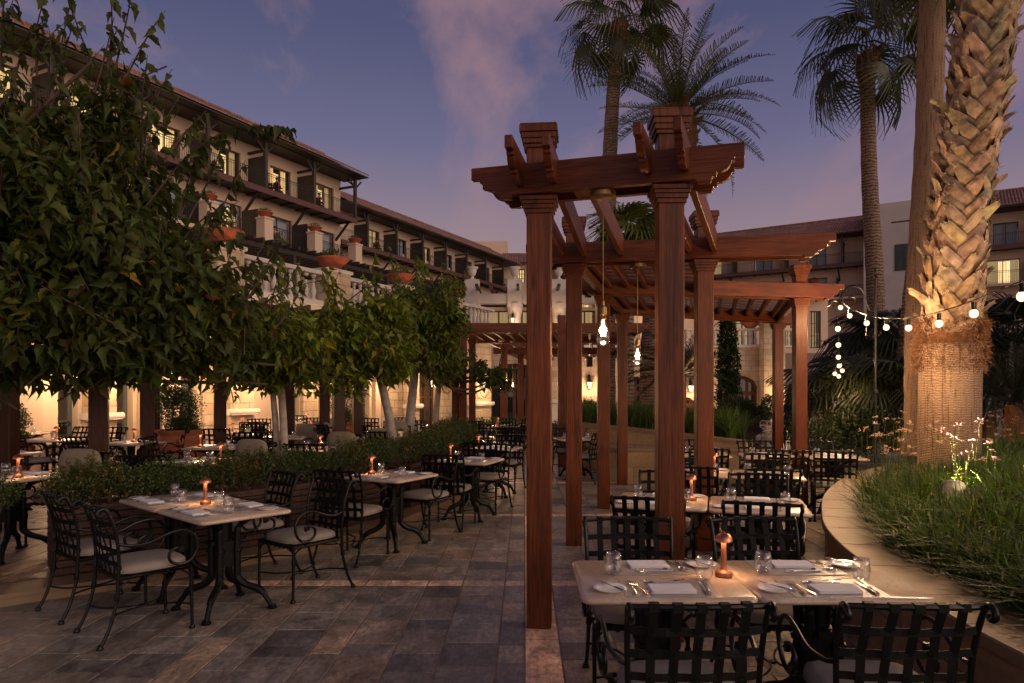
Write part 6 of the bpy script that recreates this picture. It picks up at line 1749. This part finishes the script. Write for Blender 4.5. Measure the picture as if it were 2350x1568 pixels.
def frond(n=46, L_=2.0, droop=.6, leaflet=.38, vee=.35, wf=.0048):
    V = []; Fq = []
    def P(f): return np.array([0, L_ * (f - .12 * droop * f * f * f), -droop * L_ * .5 * f ** 2.2])
    for k in range(n):
        f = .12 + .88 * k / n; p = P(f); t = P(min(f + .02, 1)) - p; t /= np.linalg.norm(t)
        ll = leaflet * L_ * .5 * (math.sin(PI * min(1, f * .92 + .08)) ** .6) * random.uniform(.85, 1.1)
        for s in (-1, 1):
            d = np.array([s * .86, 0, vee + random.uniform(-.25, .35)]) + t * random.uniform(.55, .95); d /= np.linalg.norm(d); e = p + d * ll + np.array([0, 0, -ll * .18 * random.random()]); w = t * L_ * wf
            b = len(V); V += [p - w, p + w, p + d * ll * .6 + w * .9, e, p + d * ll * .6 - w * .9]; Fq += [(b, b + 1, b + 2, b + 4), (b + 4, b + 2, b + 3, b + 3)]
    m = 10
    for k in range(m):
        a_, b_ = P(k / m), P((k + 1) / m); w = .012 * L_ * (1 - k / m * .8); b = len(V)
        V += [a_ + [-w, 0, 0], a_ + [w, 0, 0], b_ + [w * .9, 0, 0], b_ + [-w * .9, 0, 0]]; Fq.append((b, b + 1, b + 2, b + 3))
    return np.array(V), np.array(Fq)
def crown_mesh(kind, n, rad, el0, el1, tint, pet=.8, seg=30, seed=1, droop=.35, pitch=None, dead=0.0):
    random.seed(seed); allV = []; allF = []; allT = []; nb = 0
    for i in range(n):
        az = i * 2.39996 + random.uniform(-.2, .2); el = el0 + (el1 - el0) * ((i + .5) / n) ** .85 + random.uniform(-.08, .08)
        D = np.array([math.cos(az) * math.cos(el), math.sin(az) * math.cos(el), math.sin(el)])
        r = rad * random.uniform(.85, 1.12)
        if kind == 'fan':
            Vt, Ft = fan_leaf(seg, r, R(random.uniform(230, 290)), droop * random.uniform(.6, 1.8))
            base = D * pet * random.uniform(.85, 1.15); bend = el - random.uniform(.25, .75)
            Dl = np.array([math.cos(az) * math.cos(bend), math.sin(az) * math.cos(bend), math.sin(bend)])
        else:
            Vt, Ft = frond(56 if kind == 'feather' else 50, r, droop * random.uniform(.4, 1.9), .33 if kind == 'feather' else .34, .55, .0042 if kind == 'feather' else .0048); base = D * .08; Dl = D
        X = np.array([-math.sin(az), math.cos(az), 0.0]) * -1; Z = np.cross(X, Dl)
        tw = random.uniform(-.5, .5); X, Z = X * math.cos(tw) + Z * math.sin(tw), Z * math.cos(tw) - X * math.sin(tw)
        V = base + Vt[:, :1] * X + Vt[:, 1:2] * Dl + Vt[:, 2:] * Z
        if kind == 'fan': V[:, 2] -= ((np.linalg.norm(V - base, axis=1) / r) ** 2.5) * r * .16
        allV.append(V); allF.append(Ft + nb); nb += len(V); c = np.array(tint) * random.uniform(.65, 1.3)
        if i < n * dead: c = np.array([3.2, 1.9, 1.4]) * .6
        T = np.tile(c, (len(Ft), 1)) * np.random.default_rng(i).uniform(.75, 1.25, (len(Ft), 1)); allT.append(T)
        if kind == 'fan':
            w = X * .018 * rad; Vp = np.array([-w, w, base + w * .6, base - w * .6]) ; allV.append(Vp); allF.append(np.array([[nb, nb + 1, nb + 2, nb + 3]])); nb += 4; allT.append(np.array([c * 1.6]))
    return fastmesh('fronds', np.concatenate(allV), np.concatenate(allF), np.concatenate(allT))
def palm(label, pts, r0, r1, kind, n, rad, el, tint=(1, 1, 1), pet=.8, mat='palm_far', crownmat='palmleaf', name='palm_tree', seed=1, droop=.35, bulge=True, dead=0.0, grp='tall palms', seg=26):
    base = pts[0]; t = thing(name, label, 'palm tree', tuple(base), 0, grp)
    P = catmull([tuple(Vector(p) - Vector(base)) for p in pts], 10); m = MB(); k = len(P)
    m.tube(P, [(r0 + (r1 - r0) * i / k) * (1 + (.05 if i % 2 else 0)) * (1.25 if i < 2 else 1) for i in range(k)], 14)
    obj('trunk', m, M_[mat], t, smooth=True)
    top = P[-1]
    if bulge:
        m = MB(); random.seed(seed)
        for i in range(60):
            a = i * 2.4; z = -r1 * 5.5 * (i / 60); rr = r1 * (1.9 - 1.0 * i / 60)
            m.bar((top.x + math.cos(a) * r1 * .6, top.y + math.sin(a) * r1 * .6, top.z + z - r1 * .6), (top.x + math.cos(a) * rr * 1.25, top.y + math.sin(a) * rr * 1.25, top.z + z + r1 * .9), r1 * .35, r1 * .10, (math.cos(a), math.sin(a), .2))
        m.lathe([(r1, -r1 * 5), (r1 * 1.7, -r1 * 2), (r1 * 1.5, 0), (r1 * .5, r1)], 12, tuple(top))
        obj('leaf_bases', m, M_['fibre'], t)
    o = obj('fronds', crown_mesh(kind, n, rad, el[0], el[1], tint, pet, seg, seed, droop, dead=dead), M_[crownmat], t); o.location = top
    return t
d = 25.0
palm('tall fan palm left of the front pergola posts with windblown fronds', [(X_(1392, d), d, 0), tuple(W(1393, 640, d)), tuple(W(1402, 300, d)), tuple(W(1420, 55, d))], .33, .20, 'fan', 22, 1.20, (-1.15, 1.25), (.62, .66, .6), 1.35, seed=3, droop=.6)
d = 24.0
palm('feathery date palm above the right front post', [(X_(1500, d), d, 0), tuple(W(1505, 760, d)), tuple(W(1535, 450, d)), tuple(W(1557, 265, d))], .50, .40, 'feather', 50, 3.1, (-.45, 1.40), (1.15, 1.15, .85), 1, mat='palm_far', seed=5, droop=.60, grp='tall palms')
d = 22.0
palm('tall fan palm with a ringed trunk right of the pergola', [(X_(2016, d), d, 0), tuple(W(2010, 690, d)), tuple(W(1995, 400, d)), tuple(W(1990, 130, d))], .30, .20, 'fan', 21, 1.25, (-1.0, 1.25), (.55, .6, .55), 1.45, seed=8, droop=.6)
d = 13.0
palm('tall straight palm trunk just left of the big shaggy palm', [(X_(2112, d), d, .4), tuple(W(2112, 700, d)), tuple(W(2132, 300, d)), tuple(W(2142, -120, d)), tuple(W(2142, -260, d))], .27, .19, 'fan', 26, 1.3, (-1.1, 1.2), (.55, .6, .55), 1.2, mat='palm_smooth', seed=9, droop=.5)
d = 17.0
palm('leaning dark palm trunk between the lamp pole and the big palm', [(X_(2062, d), d, .4), tuple(W(2072, 900, d)), tuple(W(2094, 700, d)), tuple(W(2120, 420, d)), tuple(W(2130, -150, d))], .27, .20, 'fan', 22, 1.3, (-.9, 1.2), (.5, .55, .5), 1.2, seed=12, droop=.5)
d = 17.5
palm('small fan palm lit from below seen through the pergola beams', [(X_(1440, d), d, .5), tuple(W(1441, 700, d)), tuple(W(1442, 545, d))], .16, .13, 'fan', 26, .95, (-1.0, 1.3), (1.5, 1.5, .9), .55, seed=15, droop=.3, seg=24)  # lit look painted: fronds tinted bright yellow-green, no lamp below
# low palms and cycads
def low(label, u, v, d, kind, n, rad, el, tint, seed, pet=.5, mat='darkpalm', h=None, droop=.45, name='low_palm', grp='low dark palms'):
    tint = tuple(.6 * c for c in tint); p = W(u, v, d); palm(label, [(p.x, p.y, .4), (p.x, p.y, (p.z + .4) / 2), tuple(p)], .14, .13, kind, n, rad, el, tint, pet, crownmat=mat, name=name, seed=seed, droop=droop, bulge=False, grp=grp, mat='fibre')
low('sago palm with arching fronds behind the right front post', 1560, 860, 14.5, 'cycad', 44, 1.25, (-.25, 1.35), (1.3, 1.5, 1.0), 21, name='sago_palm', droop=.55)
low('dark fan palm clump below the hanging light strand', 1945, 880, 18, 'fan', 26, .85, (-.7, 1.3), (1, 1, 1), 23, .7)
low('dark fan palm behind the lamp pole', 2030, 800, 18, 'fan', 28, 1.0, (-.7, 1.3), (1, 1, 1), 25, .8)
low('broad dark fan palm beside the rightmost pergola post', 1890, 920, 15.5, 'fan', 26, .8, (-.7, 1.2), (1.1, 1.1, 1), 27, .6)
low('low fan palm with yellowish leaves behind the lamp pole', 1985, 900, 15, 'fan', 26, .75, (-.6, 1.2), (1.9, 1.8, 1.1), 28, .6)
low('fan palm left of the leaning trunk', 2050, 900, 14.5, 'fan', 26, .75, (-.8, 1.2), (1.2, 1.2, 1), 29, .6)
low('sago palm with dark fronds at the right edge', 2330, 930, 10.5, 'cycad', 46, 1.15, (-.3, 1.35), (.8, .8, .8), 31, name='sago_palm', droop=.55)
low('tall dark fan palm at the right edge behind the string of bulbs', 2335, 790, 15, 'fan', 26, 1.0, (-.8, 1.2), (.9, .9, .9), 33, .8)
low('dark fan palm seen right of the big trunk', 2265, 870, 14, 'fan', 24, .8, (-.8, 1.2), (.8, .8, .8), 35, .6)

# the big shaggy palm in the bed
bp = thing('shaggy_palm', 'huge palm trunk in the bed, hatched bark below and shaggy cut leaf bases above', 'palm tree', (PALM[0], PALM[1], .44))
ctr = catmull([(0, 0, 0), (.0, 0, .9), (.03, .0, 2.0), (.10, 0, 3.0), (.28, 0, 4.3), (.46, 0, 5.6), (.62, .0, 7.4), (.7, 0, 8.6)], 8)
m = MB(); sm = [p for p in ctr if p.z < 1.75]; m.tube(sm, [.36, .335, .325, .318] + [.308 + .0 * k for k in range(len(sm) - 4)], 32); obj('lower_trunk', m, M_['palm_smooth'], bp, smooth='all')
def cpt(z):
    for a, b in zip(ctr[:-1], ctr[1:]):
        if a.z <= z <= b.z: return a.lerp(b, (z - a.z) / max(b.z - a.z, 1e-6))
    return ctr[-1]
m = MB(); up_ = [cpt(z) for z in np.linspace(1.45, 8.5, 24)]; m.tube(up_, [.29] + [.225] * 23, 18); obj('upper_trunk', m, M_['fibre'], bp, smooth='all')
m = MB(); rb = random.Random(11); z = 1.95; i = 0
while z < 8.4:
    for s_ in range(9):
        a = s_ * 2 * PI / 9 + (i % 2) * PI / 9 + rb.uniform(-.13, .13); c = cpt(z); sp = rb.uniform(-1, 1); zz = z + rb.uniform(-.045, .045)
        wdir = (1 if (s_ + i) % 2 else -1) * rb.uniform(.55, 1.0)      # each stub crosses its neighbours diagonally
        Rt = .232; L_ = rb.uniform(.22, .34); wd = rb.uniform(.050, .072)
        o_ = Vector((c.x + Rt * math.cos(a), c.y + Rt * math.sin(a), zz)); n_ = Vector((math.cos(a), math.sin(a), 0)); tg = Vector((-math.sin(a), math.cos(a), 0))
        d_ = (Vector((0, 0, 1)) + tg * wdir * .8 + n_ * .14).normalized(); side = d_.cross(n_).normalized(); k_ = rb.uniform(.7, 1.25)
        flare = rb.uniform(.03, .14) if rb.random() < .22 else rb.uniform(-.015, .01)
        A0 = o_ - d_ * L_ * .55 - n_ * .035; A1 = o_ + d_ * L_ * .05 + n_ * .045; A2 = o_ + d_ * L_ * .38 + n_ * (.055 + flare * .5); A3 = o_ + d_ * L_ * .55 + n_ * (.055 + flare)
        vs = []
        for P_, w_, th in ((A0, wd * 1.45, .022), (A1, wd * 1.15, .024), (A2, wd * .85, .017), (A3, wd * rb.uniform(.40, .95), .008)):
            vs += [P_ - side * w_ - n_ * th * .2, P_ - side * w_ * .5 + n_ * th * .9, P_ + side * w_ * .5 + n_ * th * .9, P_ + side * w_ - n_ * th * .2, P_ - n_ * th]
        m.col = (k_ * rb.uniform(.9, 1.15), k_ * rb.uniform(.88, 1.08), k_ * rb.uniform(.8, 1.05))
        fs = []
        for q in range(3):
            for e in range(5): e2 = (e + 1) % 5; fs.append((q * 5 + e, q * 5 + e2, q * 5 + 5 + e2, q * 5 + 5 + e))
        fs.append((15, 16, 17, 18, 19)); m.add(vs, [f[::-1] for f in fs])
        # pale frayed lip
        m.col = (1.7, 1.75, 1.75); nq = 5
        for q in range(nq):
            f0 = -1 + 2 * q / nq; p0 = A3 + side * wd * .6 * f0; p1 = A3 + side * wd * .6 * (f0 + 1.4 / nq); tip = (p0 + p1) / 2 + d_ * rb.uniform(.01, .05) + n_ * rb.uniform(.0, .03)
            m.add([p0, p1, tip], [(0, 1, 2)])
    z += .112; i += 1
obj('leaf_bases', m, M_['boot'], bp)
# shaggy fibre: skirt below the stubs and strands between them
m = MB(); 
for q in range(5200):
    a = rb.uniform(0, 2 * PI); low_ = rb.random() < .62; zz = rb.uniform(1.46, 2.05) if low_ else rb.uniform(2.0, 8.0); c = cpt(zz); Rr = (.29 if zz < 2.0 else .235) + rb.uniform(0, .05)
    p0 = Vector((c.x + Rr * math.cos(a), c.y + Rr * math.sin(a), zz)); dd = Vector((math.cos(a) * .35 - math.sin(a) * rb.uniform(-1, 1), math.sin(a) * .35 + math.cos(a) * rb.uniform(-1, 1), rb.uniform(-1.1, .5))).normalized(); l = rb.uniform(.04, .13)
    w_ = Vector((0, 0, .0017)) if abs(dd.z) < .8 else Vector((.0017, 0, 0)); k_ = rb.uniform(.6, 1.4)
    m.add([p0 - w_, p0 + w_, p0 + dd * l * .6 + w_ + Vector((math.cos(a), math.sin(a), -.4)) * .01, p0 + dd * l], [(0, 1, 2, 3)])
obj('fibre', m, M_['fibre'], bp)
o = obj('fronds', crown_mesh('fan', 26, 1.3, -.9, 1.2, (.55, .6, .55), 1.2, 26, 41, .5), M_['palmleaf'], bp); o.location = ctr[-1]

# ================================================================== lamp pole, festoon bulbs
d = 9.6
pb = W(2007, 1060, d); lp = thing('lamp_pole', 'slender black iron pole with scrolled hooks standing in the grass bed', 'pole', (X_(2009, d), d, .46))
def L_(u, v): p = W(u, v, d); return (p.x - X_(2009, d), 0, p.z - .46)
m = MB(); m.tube([(0, 0, 0), (0, 0, L_(2009, 640)[2])], .017, 8); m.lathe([(.001, 0), (.03, .03), (.012, .06), (.022, .10), (.001, .17)], 8, (0, 0, L_(2009, 640)[2])); m.lathe([(.03, -.03), (.035, 0), (.03, .03)], 8, (0, 0, L_(2009, 900)[2])); obj('shaft', m, M_['iron'], lp, smooth=True)
m = MB()
m.tube(catmull([L_(2009, 700), L_(1998, 712), L_(1990, 700), L_(1985, 680), L_(1975, 663), L_(1957, 656), L_(1940, 664), L_(1933, 680), L_(1937, 698), L_(1950, 704), L_(1961, 697), L_(1962, 686), L_(1954, 680), L_(1948, 684)], 4), .010, 6)
m.tube(catmull([L_(1936, 668), L_(1929, 682), L_(1922, 692), L_(1912, 690), L_(1905, 700), L_(1898, 704)], 4), .009, 6)
m.tube([L_(1988, 700), L_(1988, 770)], .006, 5)
obj('scroll_bracket', m, M_['iron'], lp, smooth=True)
def bulb(p, label, s=1.0, power=4):
    t = thing('festoon_bulb', label, 'light bulb', tuple(p), 0, 'round festoon bulbs')
    m = MB(); m.lathe([(.001, -.032 * s), (.014 * s, -.029 * s), (.026 * s, -.018 * s), (.031 * s, 0), (.027 * s, .017 * s), (.017 * s, .028 * s), (.001, .030 * s)], 14); obj('globe', m, M_['bulb'], t, smooth='all')
    m = MB(); m.lathe([(.016 * s, .026 * s), (.018 * s, .032 * s), (.018 * s, .085 * s), (.008 * s, .09 * s)], 10); obj('socket', m, M_['iron'], t, smooth=True)
    ld = bpy.data.lights.new('bulb_light', 'POINT'); ld.energy = power; ld.color = (1.0, .60, .30); ld.shadow_soft_size = .035
    lo = bpy.data.objects.new('bulb_light', ld); COL.objects.link(lo); lo.parent = t; lo.location = (0, 0, -.05); CH.setdefault(t.name, []).append(lo)
S1 = [(1929, 706, 9.5), (1950, 725, 9.1), (1989, 742, 8.4), (2034, 752, 7.6), (2085, 753, 6.8), (2155, 743, 5.9), (2235, 720, 5.2), (2345, 681, 4.5)]
nth = ('first', 'second', 'third', 'fourth', 'fifth', 'sixth', 'seventh', 'last and nearest')
for i, (u, v, dd) in enumerate(S1): bulb(W(u, v, dd), nth[i] + ' round bulb from the left on the swagged string', 1.0, 26)
S2 = [(1923, 755, 10.4), (1924, 792, 11.2), (1924, 820, 12.0), (1926, 840, 12.7), (1933, 851, 13.3), (1916, 858, 13.6), (1925, 864, 14.0)]
nth2 = ('top', 'second', 'third', 'fourth', 'fifth', 'sixth', 'lowest')
for i, (u, v, dd) in enumerate(S2): bulb(W(u, v, dd), nth2[i] + ' bulb of the string receding straight back', 1.25, 16)
for S, lb in ((S1, 'black cable carrying the swagged row of round bulbs'), (S2, 'black cable carrying the row of bulbs that recedes straight back')):
    pts = [W(u, v, dd) + Vector((0, 0, .10)) for u, v, dd in S]
    if S is S1: pts = [W(1905, 694, 9.6)] + pts + [W(2460, 620, 4.0)]
    else: pts = [W(1910, 694, 9.7)] + pts
    m = MB(); m.tube(catmull(pts, 6), .005, 5); c = obj('light_cable', m, M_['iron'], None, smooth=True); tag(c, lb, 'cable', 'light strings')
# small speaker on a post
t = thing('wall_speaker', 'small grey box speaker fixed to the second left pergola post', 'speaker', (B_[0] + .17, B_[1] - .02, W(1345, 830, 7.5).z), 0)
m = MB(); m.b2(-.033, .033, -.04, .05, -.06, .06); obj('cabinet', m, pmat('speaker_grey', (.20, .17, .15), .5), t, bevel=.008); m = MB(); m.b2(-.026, .026, -.046, -.0401, -.05, .05); obj('grille', m, M_['strap'], t)
# timber service station and white chairs in the distance
d = 17.0
t = thing('service_station', 'dark timber service counter with slatted back panel beyond the stepped wall', 'counter', (0, d, 0))
xa, xb = X_(1638, d), X_(1745, d); zt_ = CAMZ - (1018 - V0) * d / F
m = MB(); m.b2(xa, xb, 0, .8, 0, zt_); obj('cabinet', m, M_['wood_slat'], t); m = MB(); m.b2(xa - .05, xb + .05, -.05, .85, zt_, zt_ + .04); obj('countertop', m, M_['placemat'] if 'placemat' in M_ else M_['mat'], t)
m = MB(); 
for k in range(5): m.b2(xa + .1, xb, .40, .43, zt_ + .06 + k * .075, zt_ + .105 + k * .075)
for x in np.linspace(xa + .1, xb - .05, 4): m.b2(x, x + .06, .38, .45, zt_ + .04, zt_ + .46)
m.b2(xa + .05, xb + .05, .34, .50, zt_ + .46, zt_ + .50); obj('slatted_panel', m, M_['wood_slat'], t)
def white_chair(x, y, rz, label):
    t = thing('white_chair', label, 'chair', (x, y, 0), rz, 'white metal chairs')
    m = MB()
    for s in (-.22, .22): m.tube(catmull([(s, -.2, 0), (s, -.2, .45), (s, -.24, .8), (s * .6, -.26, .88), (0, -.27, .89)], 4), .014, 6); m.tube([(s, .2, 0), (s, .2, .45), (s, -.2, .45)], .014, 6); m.tube([(s, -.22, .65), (s, .18, .65), (s, .2, .45)], .012, 6)
    obj('frame', m, M_['white_pot'], t, smooth=True); m = MB(); m.b2(-.22, .22, -.2, .2, .44, .46)
    for k in range(3): m.b2(-.2, .2, -.255, -.245, .55 + k * .1, .59 + k * .1)
    obj('seat_slats', m, M_['white_pot'], t)
for i, (u, dd, r_, lb) in enumerate(((1757, 16.2, .6, 'white metal chair beside the timber counter'), (1775, 18, -1.2, 'white metal chair hidden by the far pergola post'), (1800, 18.5, 1.0, 'white metal chair right of the far pergola post'))): white_chair(X_(u, dd), dd, r_, lb)
t = thing('white_table', 'small white table among the white chairs', 'table', (X_(1785, 17), 17, 0)); m = MB(); m.lathe([(.25, 0), (.25, .02), (.03, .03), (.03, .70), (.38, .71), (.38, .74), (.001, .74)], 20); obj('table', m, M_['white_pot'], t, smooth=True)

# balcony furniture and seated guests, tiny in the picture
def small_chair(p, rz, label):
    t = thing('balcony_chair', label, 'chair', p, rz, 'balcony chairs'); m = MB(); m.b2(-.25, .25, -.25, .25, .40, .46)
    for x in (-.23, .23):
        for y in (-.23, .23): m.b2(x - .025, x + .025, y - .025, y + .025, 0, .4 if y > 0 else .95)
    for k in range(5): m.b2(-.19 + k * .085, -.15 + k * .085, -.25, -.22, .5, .93)
    m.b2(-.28, .28, -.26, .24, .64, .67); obj('chair_frame', m, M_['wood_dark'], t)
def person(p, rz, shirt, label, skin=(.42, .24, .16)):
    t = thing('person', label, 'person', p, rz, None)
    me = bpy.data.meshes.new('body')
    J = [(0, 0, .50, .13), (0, .0, .68, .12), (0, 0, .88, .15), (0, .01, 1.02, .09), (0, .02, 1.10, .055), (0, .03, 1.18, .085), (0, .035, 1.28, .09),
         (-.10, .02, .50, .10), (-.12, .42, .52, .065), (-.12, .45, .08, .045), (-.12, .58, .04, .04), (.10, .02, .50, .10), (.12, .42, .52, .065), (.12, .45, .08, .045), (.12, .58, .04, .04),
         (-.19, .0, .98, .055), (-.24, .05, .74, .045), (-.20, .27, .66, .035), (.19, .0, .98, .055), (.24, .05, .74, .045), (.20, .27, .66, .035)]
    E = [(0, 1), (1, 2), (2, 3), (3, 4), (4, 5), (5, 6), (0, 7), (7, 8), (8, 9), (9, 10), (0, 11), (11, 12), (12, 13), (13, 14), (3, 15), (15, 16), (16, 17), (3, 18), (18, 19), (19, 20)]
    me.from_pydata([j[:3] for j in J], E, []); o = bpy.data.objects.new('body', me); COL.objects.link(o); o.parent = t; CH.setdefault(t.name, []).append(o)
    md = o.modifiers.new('skin', 'SKIN'); md.use_smooth_shade = True
    for i, j in enumerate(J): me.skin_vertices[0].data[i].radius = (j[3], j[3] * .85)
    me.skin_vertices[0].data[0].use_root = True
    o.modifiers.new('sub', 'SUBSURF').levels = 1
    mt, nt, b = newmat('clothed_body'); sp = nt.nodes.new('ShaderNodeSeparateXYZ'); tcx = nt.nodes.new('ShaderNodeTexCoord'); L(nt, tcx.outputs['Object'], sp.inputs[0])
    L(nt, rampn(nt, sp.outputs[2], [(.44, (.05, .05, .09)), (.60, shirt), (.999, shirt), (1.0, skin)]), b.inputs['Base Color']); me.materials.append(mt)
    m = MB(); m.lathe([(.001, .11), (.06, .09), (.095, .04), (.098, -.02), (.08, -.06)], 12, (0, .02, 1.26)); obj('hair', m, pmat('dark_hair', (.03, .02, .015), .7), t, smooth=True)
def onwing(P0, ang, x, y, z): return w2(P0, ang, x, y, z)
for i, (u, lb) in enumerate(((372, 'balcony chair outside the brightly lit left room'), (506, 'balcony chair left of the second lit room'), (528, 'balcony chair right of the second lit room'), (640, 'balcony chair outside the third lit room'))):
    s = sx(PW1, u); small_chair(onwing(PW1, ANG, s, .9, 13.96), ANG + 1.2 * i, lb)
for i, (u, sh, lb) in enumerate(((662, (.55, .10, .12), 'seated person in a red top on the upper balcony'), (758, (.60, .25, .35), 'seated person in a pink top near the balcony end'))):
    s = sx(PW1, u); p = onwing(PW1, ANG, s, 1.0, 13.96); small_chair(p, ANG - 1.4, 'balcony chair of the ' + lb.split(' on ')[0].split(' near ')[0]); person(p, ANG - 1.4, sh, lb)
for i, (u, sh, lb) in enumerate(((628, (.55, .52, .50), 'seated person in a pale shirt on the lower balcony'), (652, (.50, .30, .26), 'seated person in a peach top on the lower balcony'))):
    s = sx(PW1, u); p = onwing(PW1, ANG, s, .8, 10.75); small_chair(p, ANG - 1.4 + i, 'lower balcony chair of the ' + lb.split(' on ')[0]); person(p, ANG - 1.4 + i, sh, lb)
s = sx(PW2, 884); p = onwing(PW2, ANG, s, .9, 13.96); small_chair(p, ANG - 1.6, 'balcony chair of the person in a dark jacket'); person(p, ANG - 1.6, (.06, .07, .10), 'seated person in a dark jacket at the start of the farther wing')
# ------------------------------------------------------------------ drop prototypes that were never placed
for pr in (chair_p, chair_c, table_p, table_s, table_r, lamp_p, glass_p, mat_p, napkin_p, plate_p, fork_p, knife_p, spoon_p, spot_p):
    if pr.name not in USED:
        for ch in CH.get(pr.name, []): bpy.data.objects.remove(ch)
        bpy.data.objects.remove(pr)
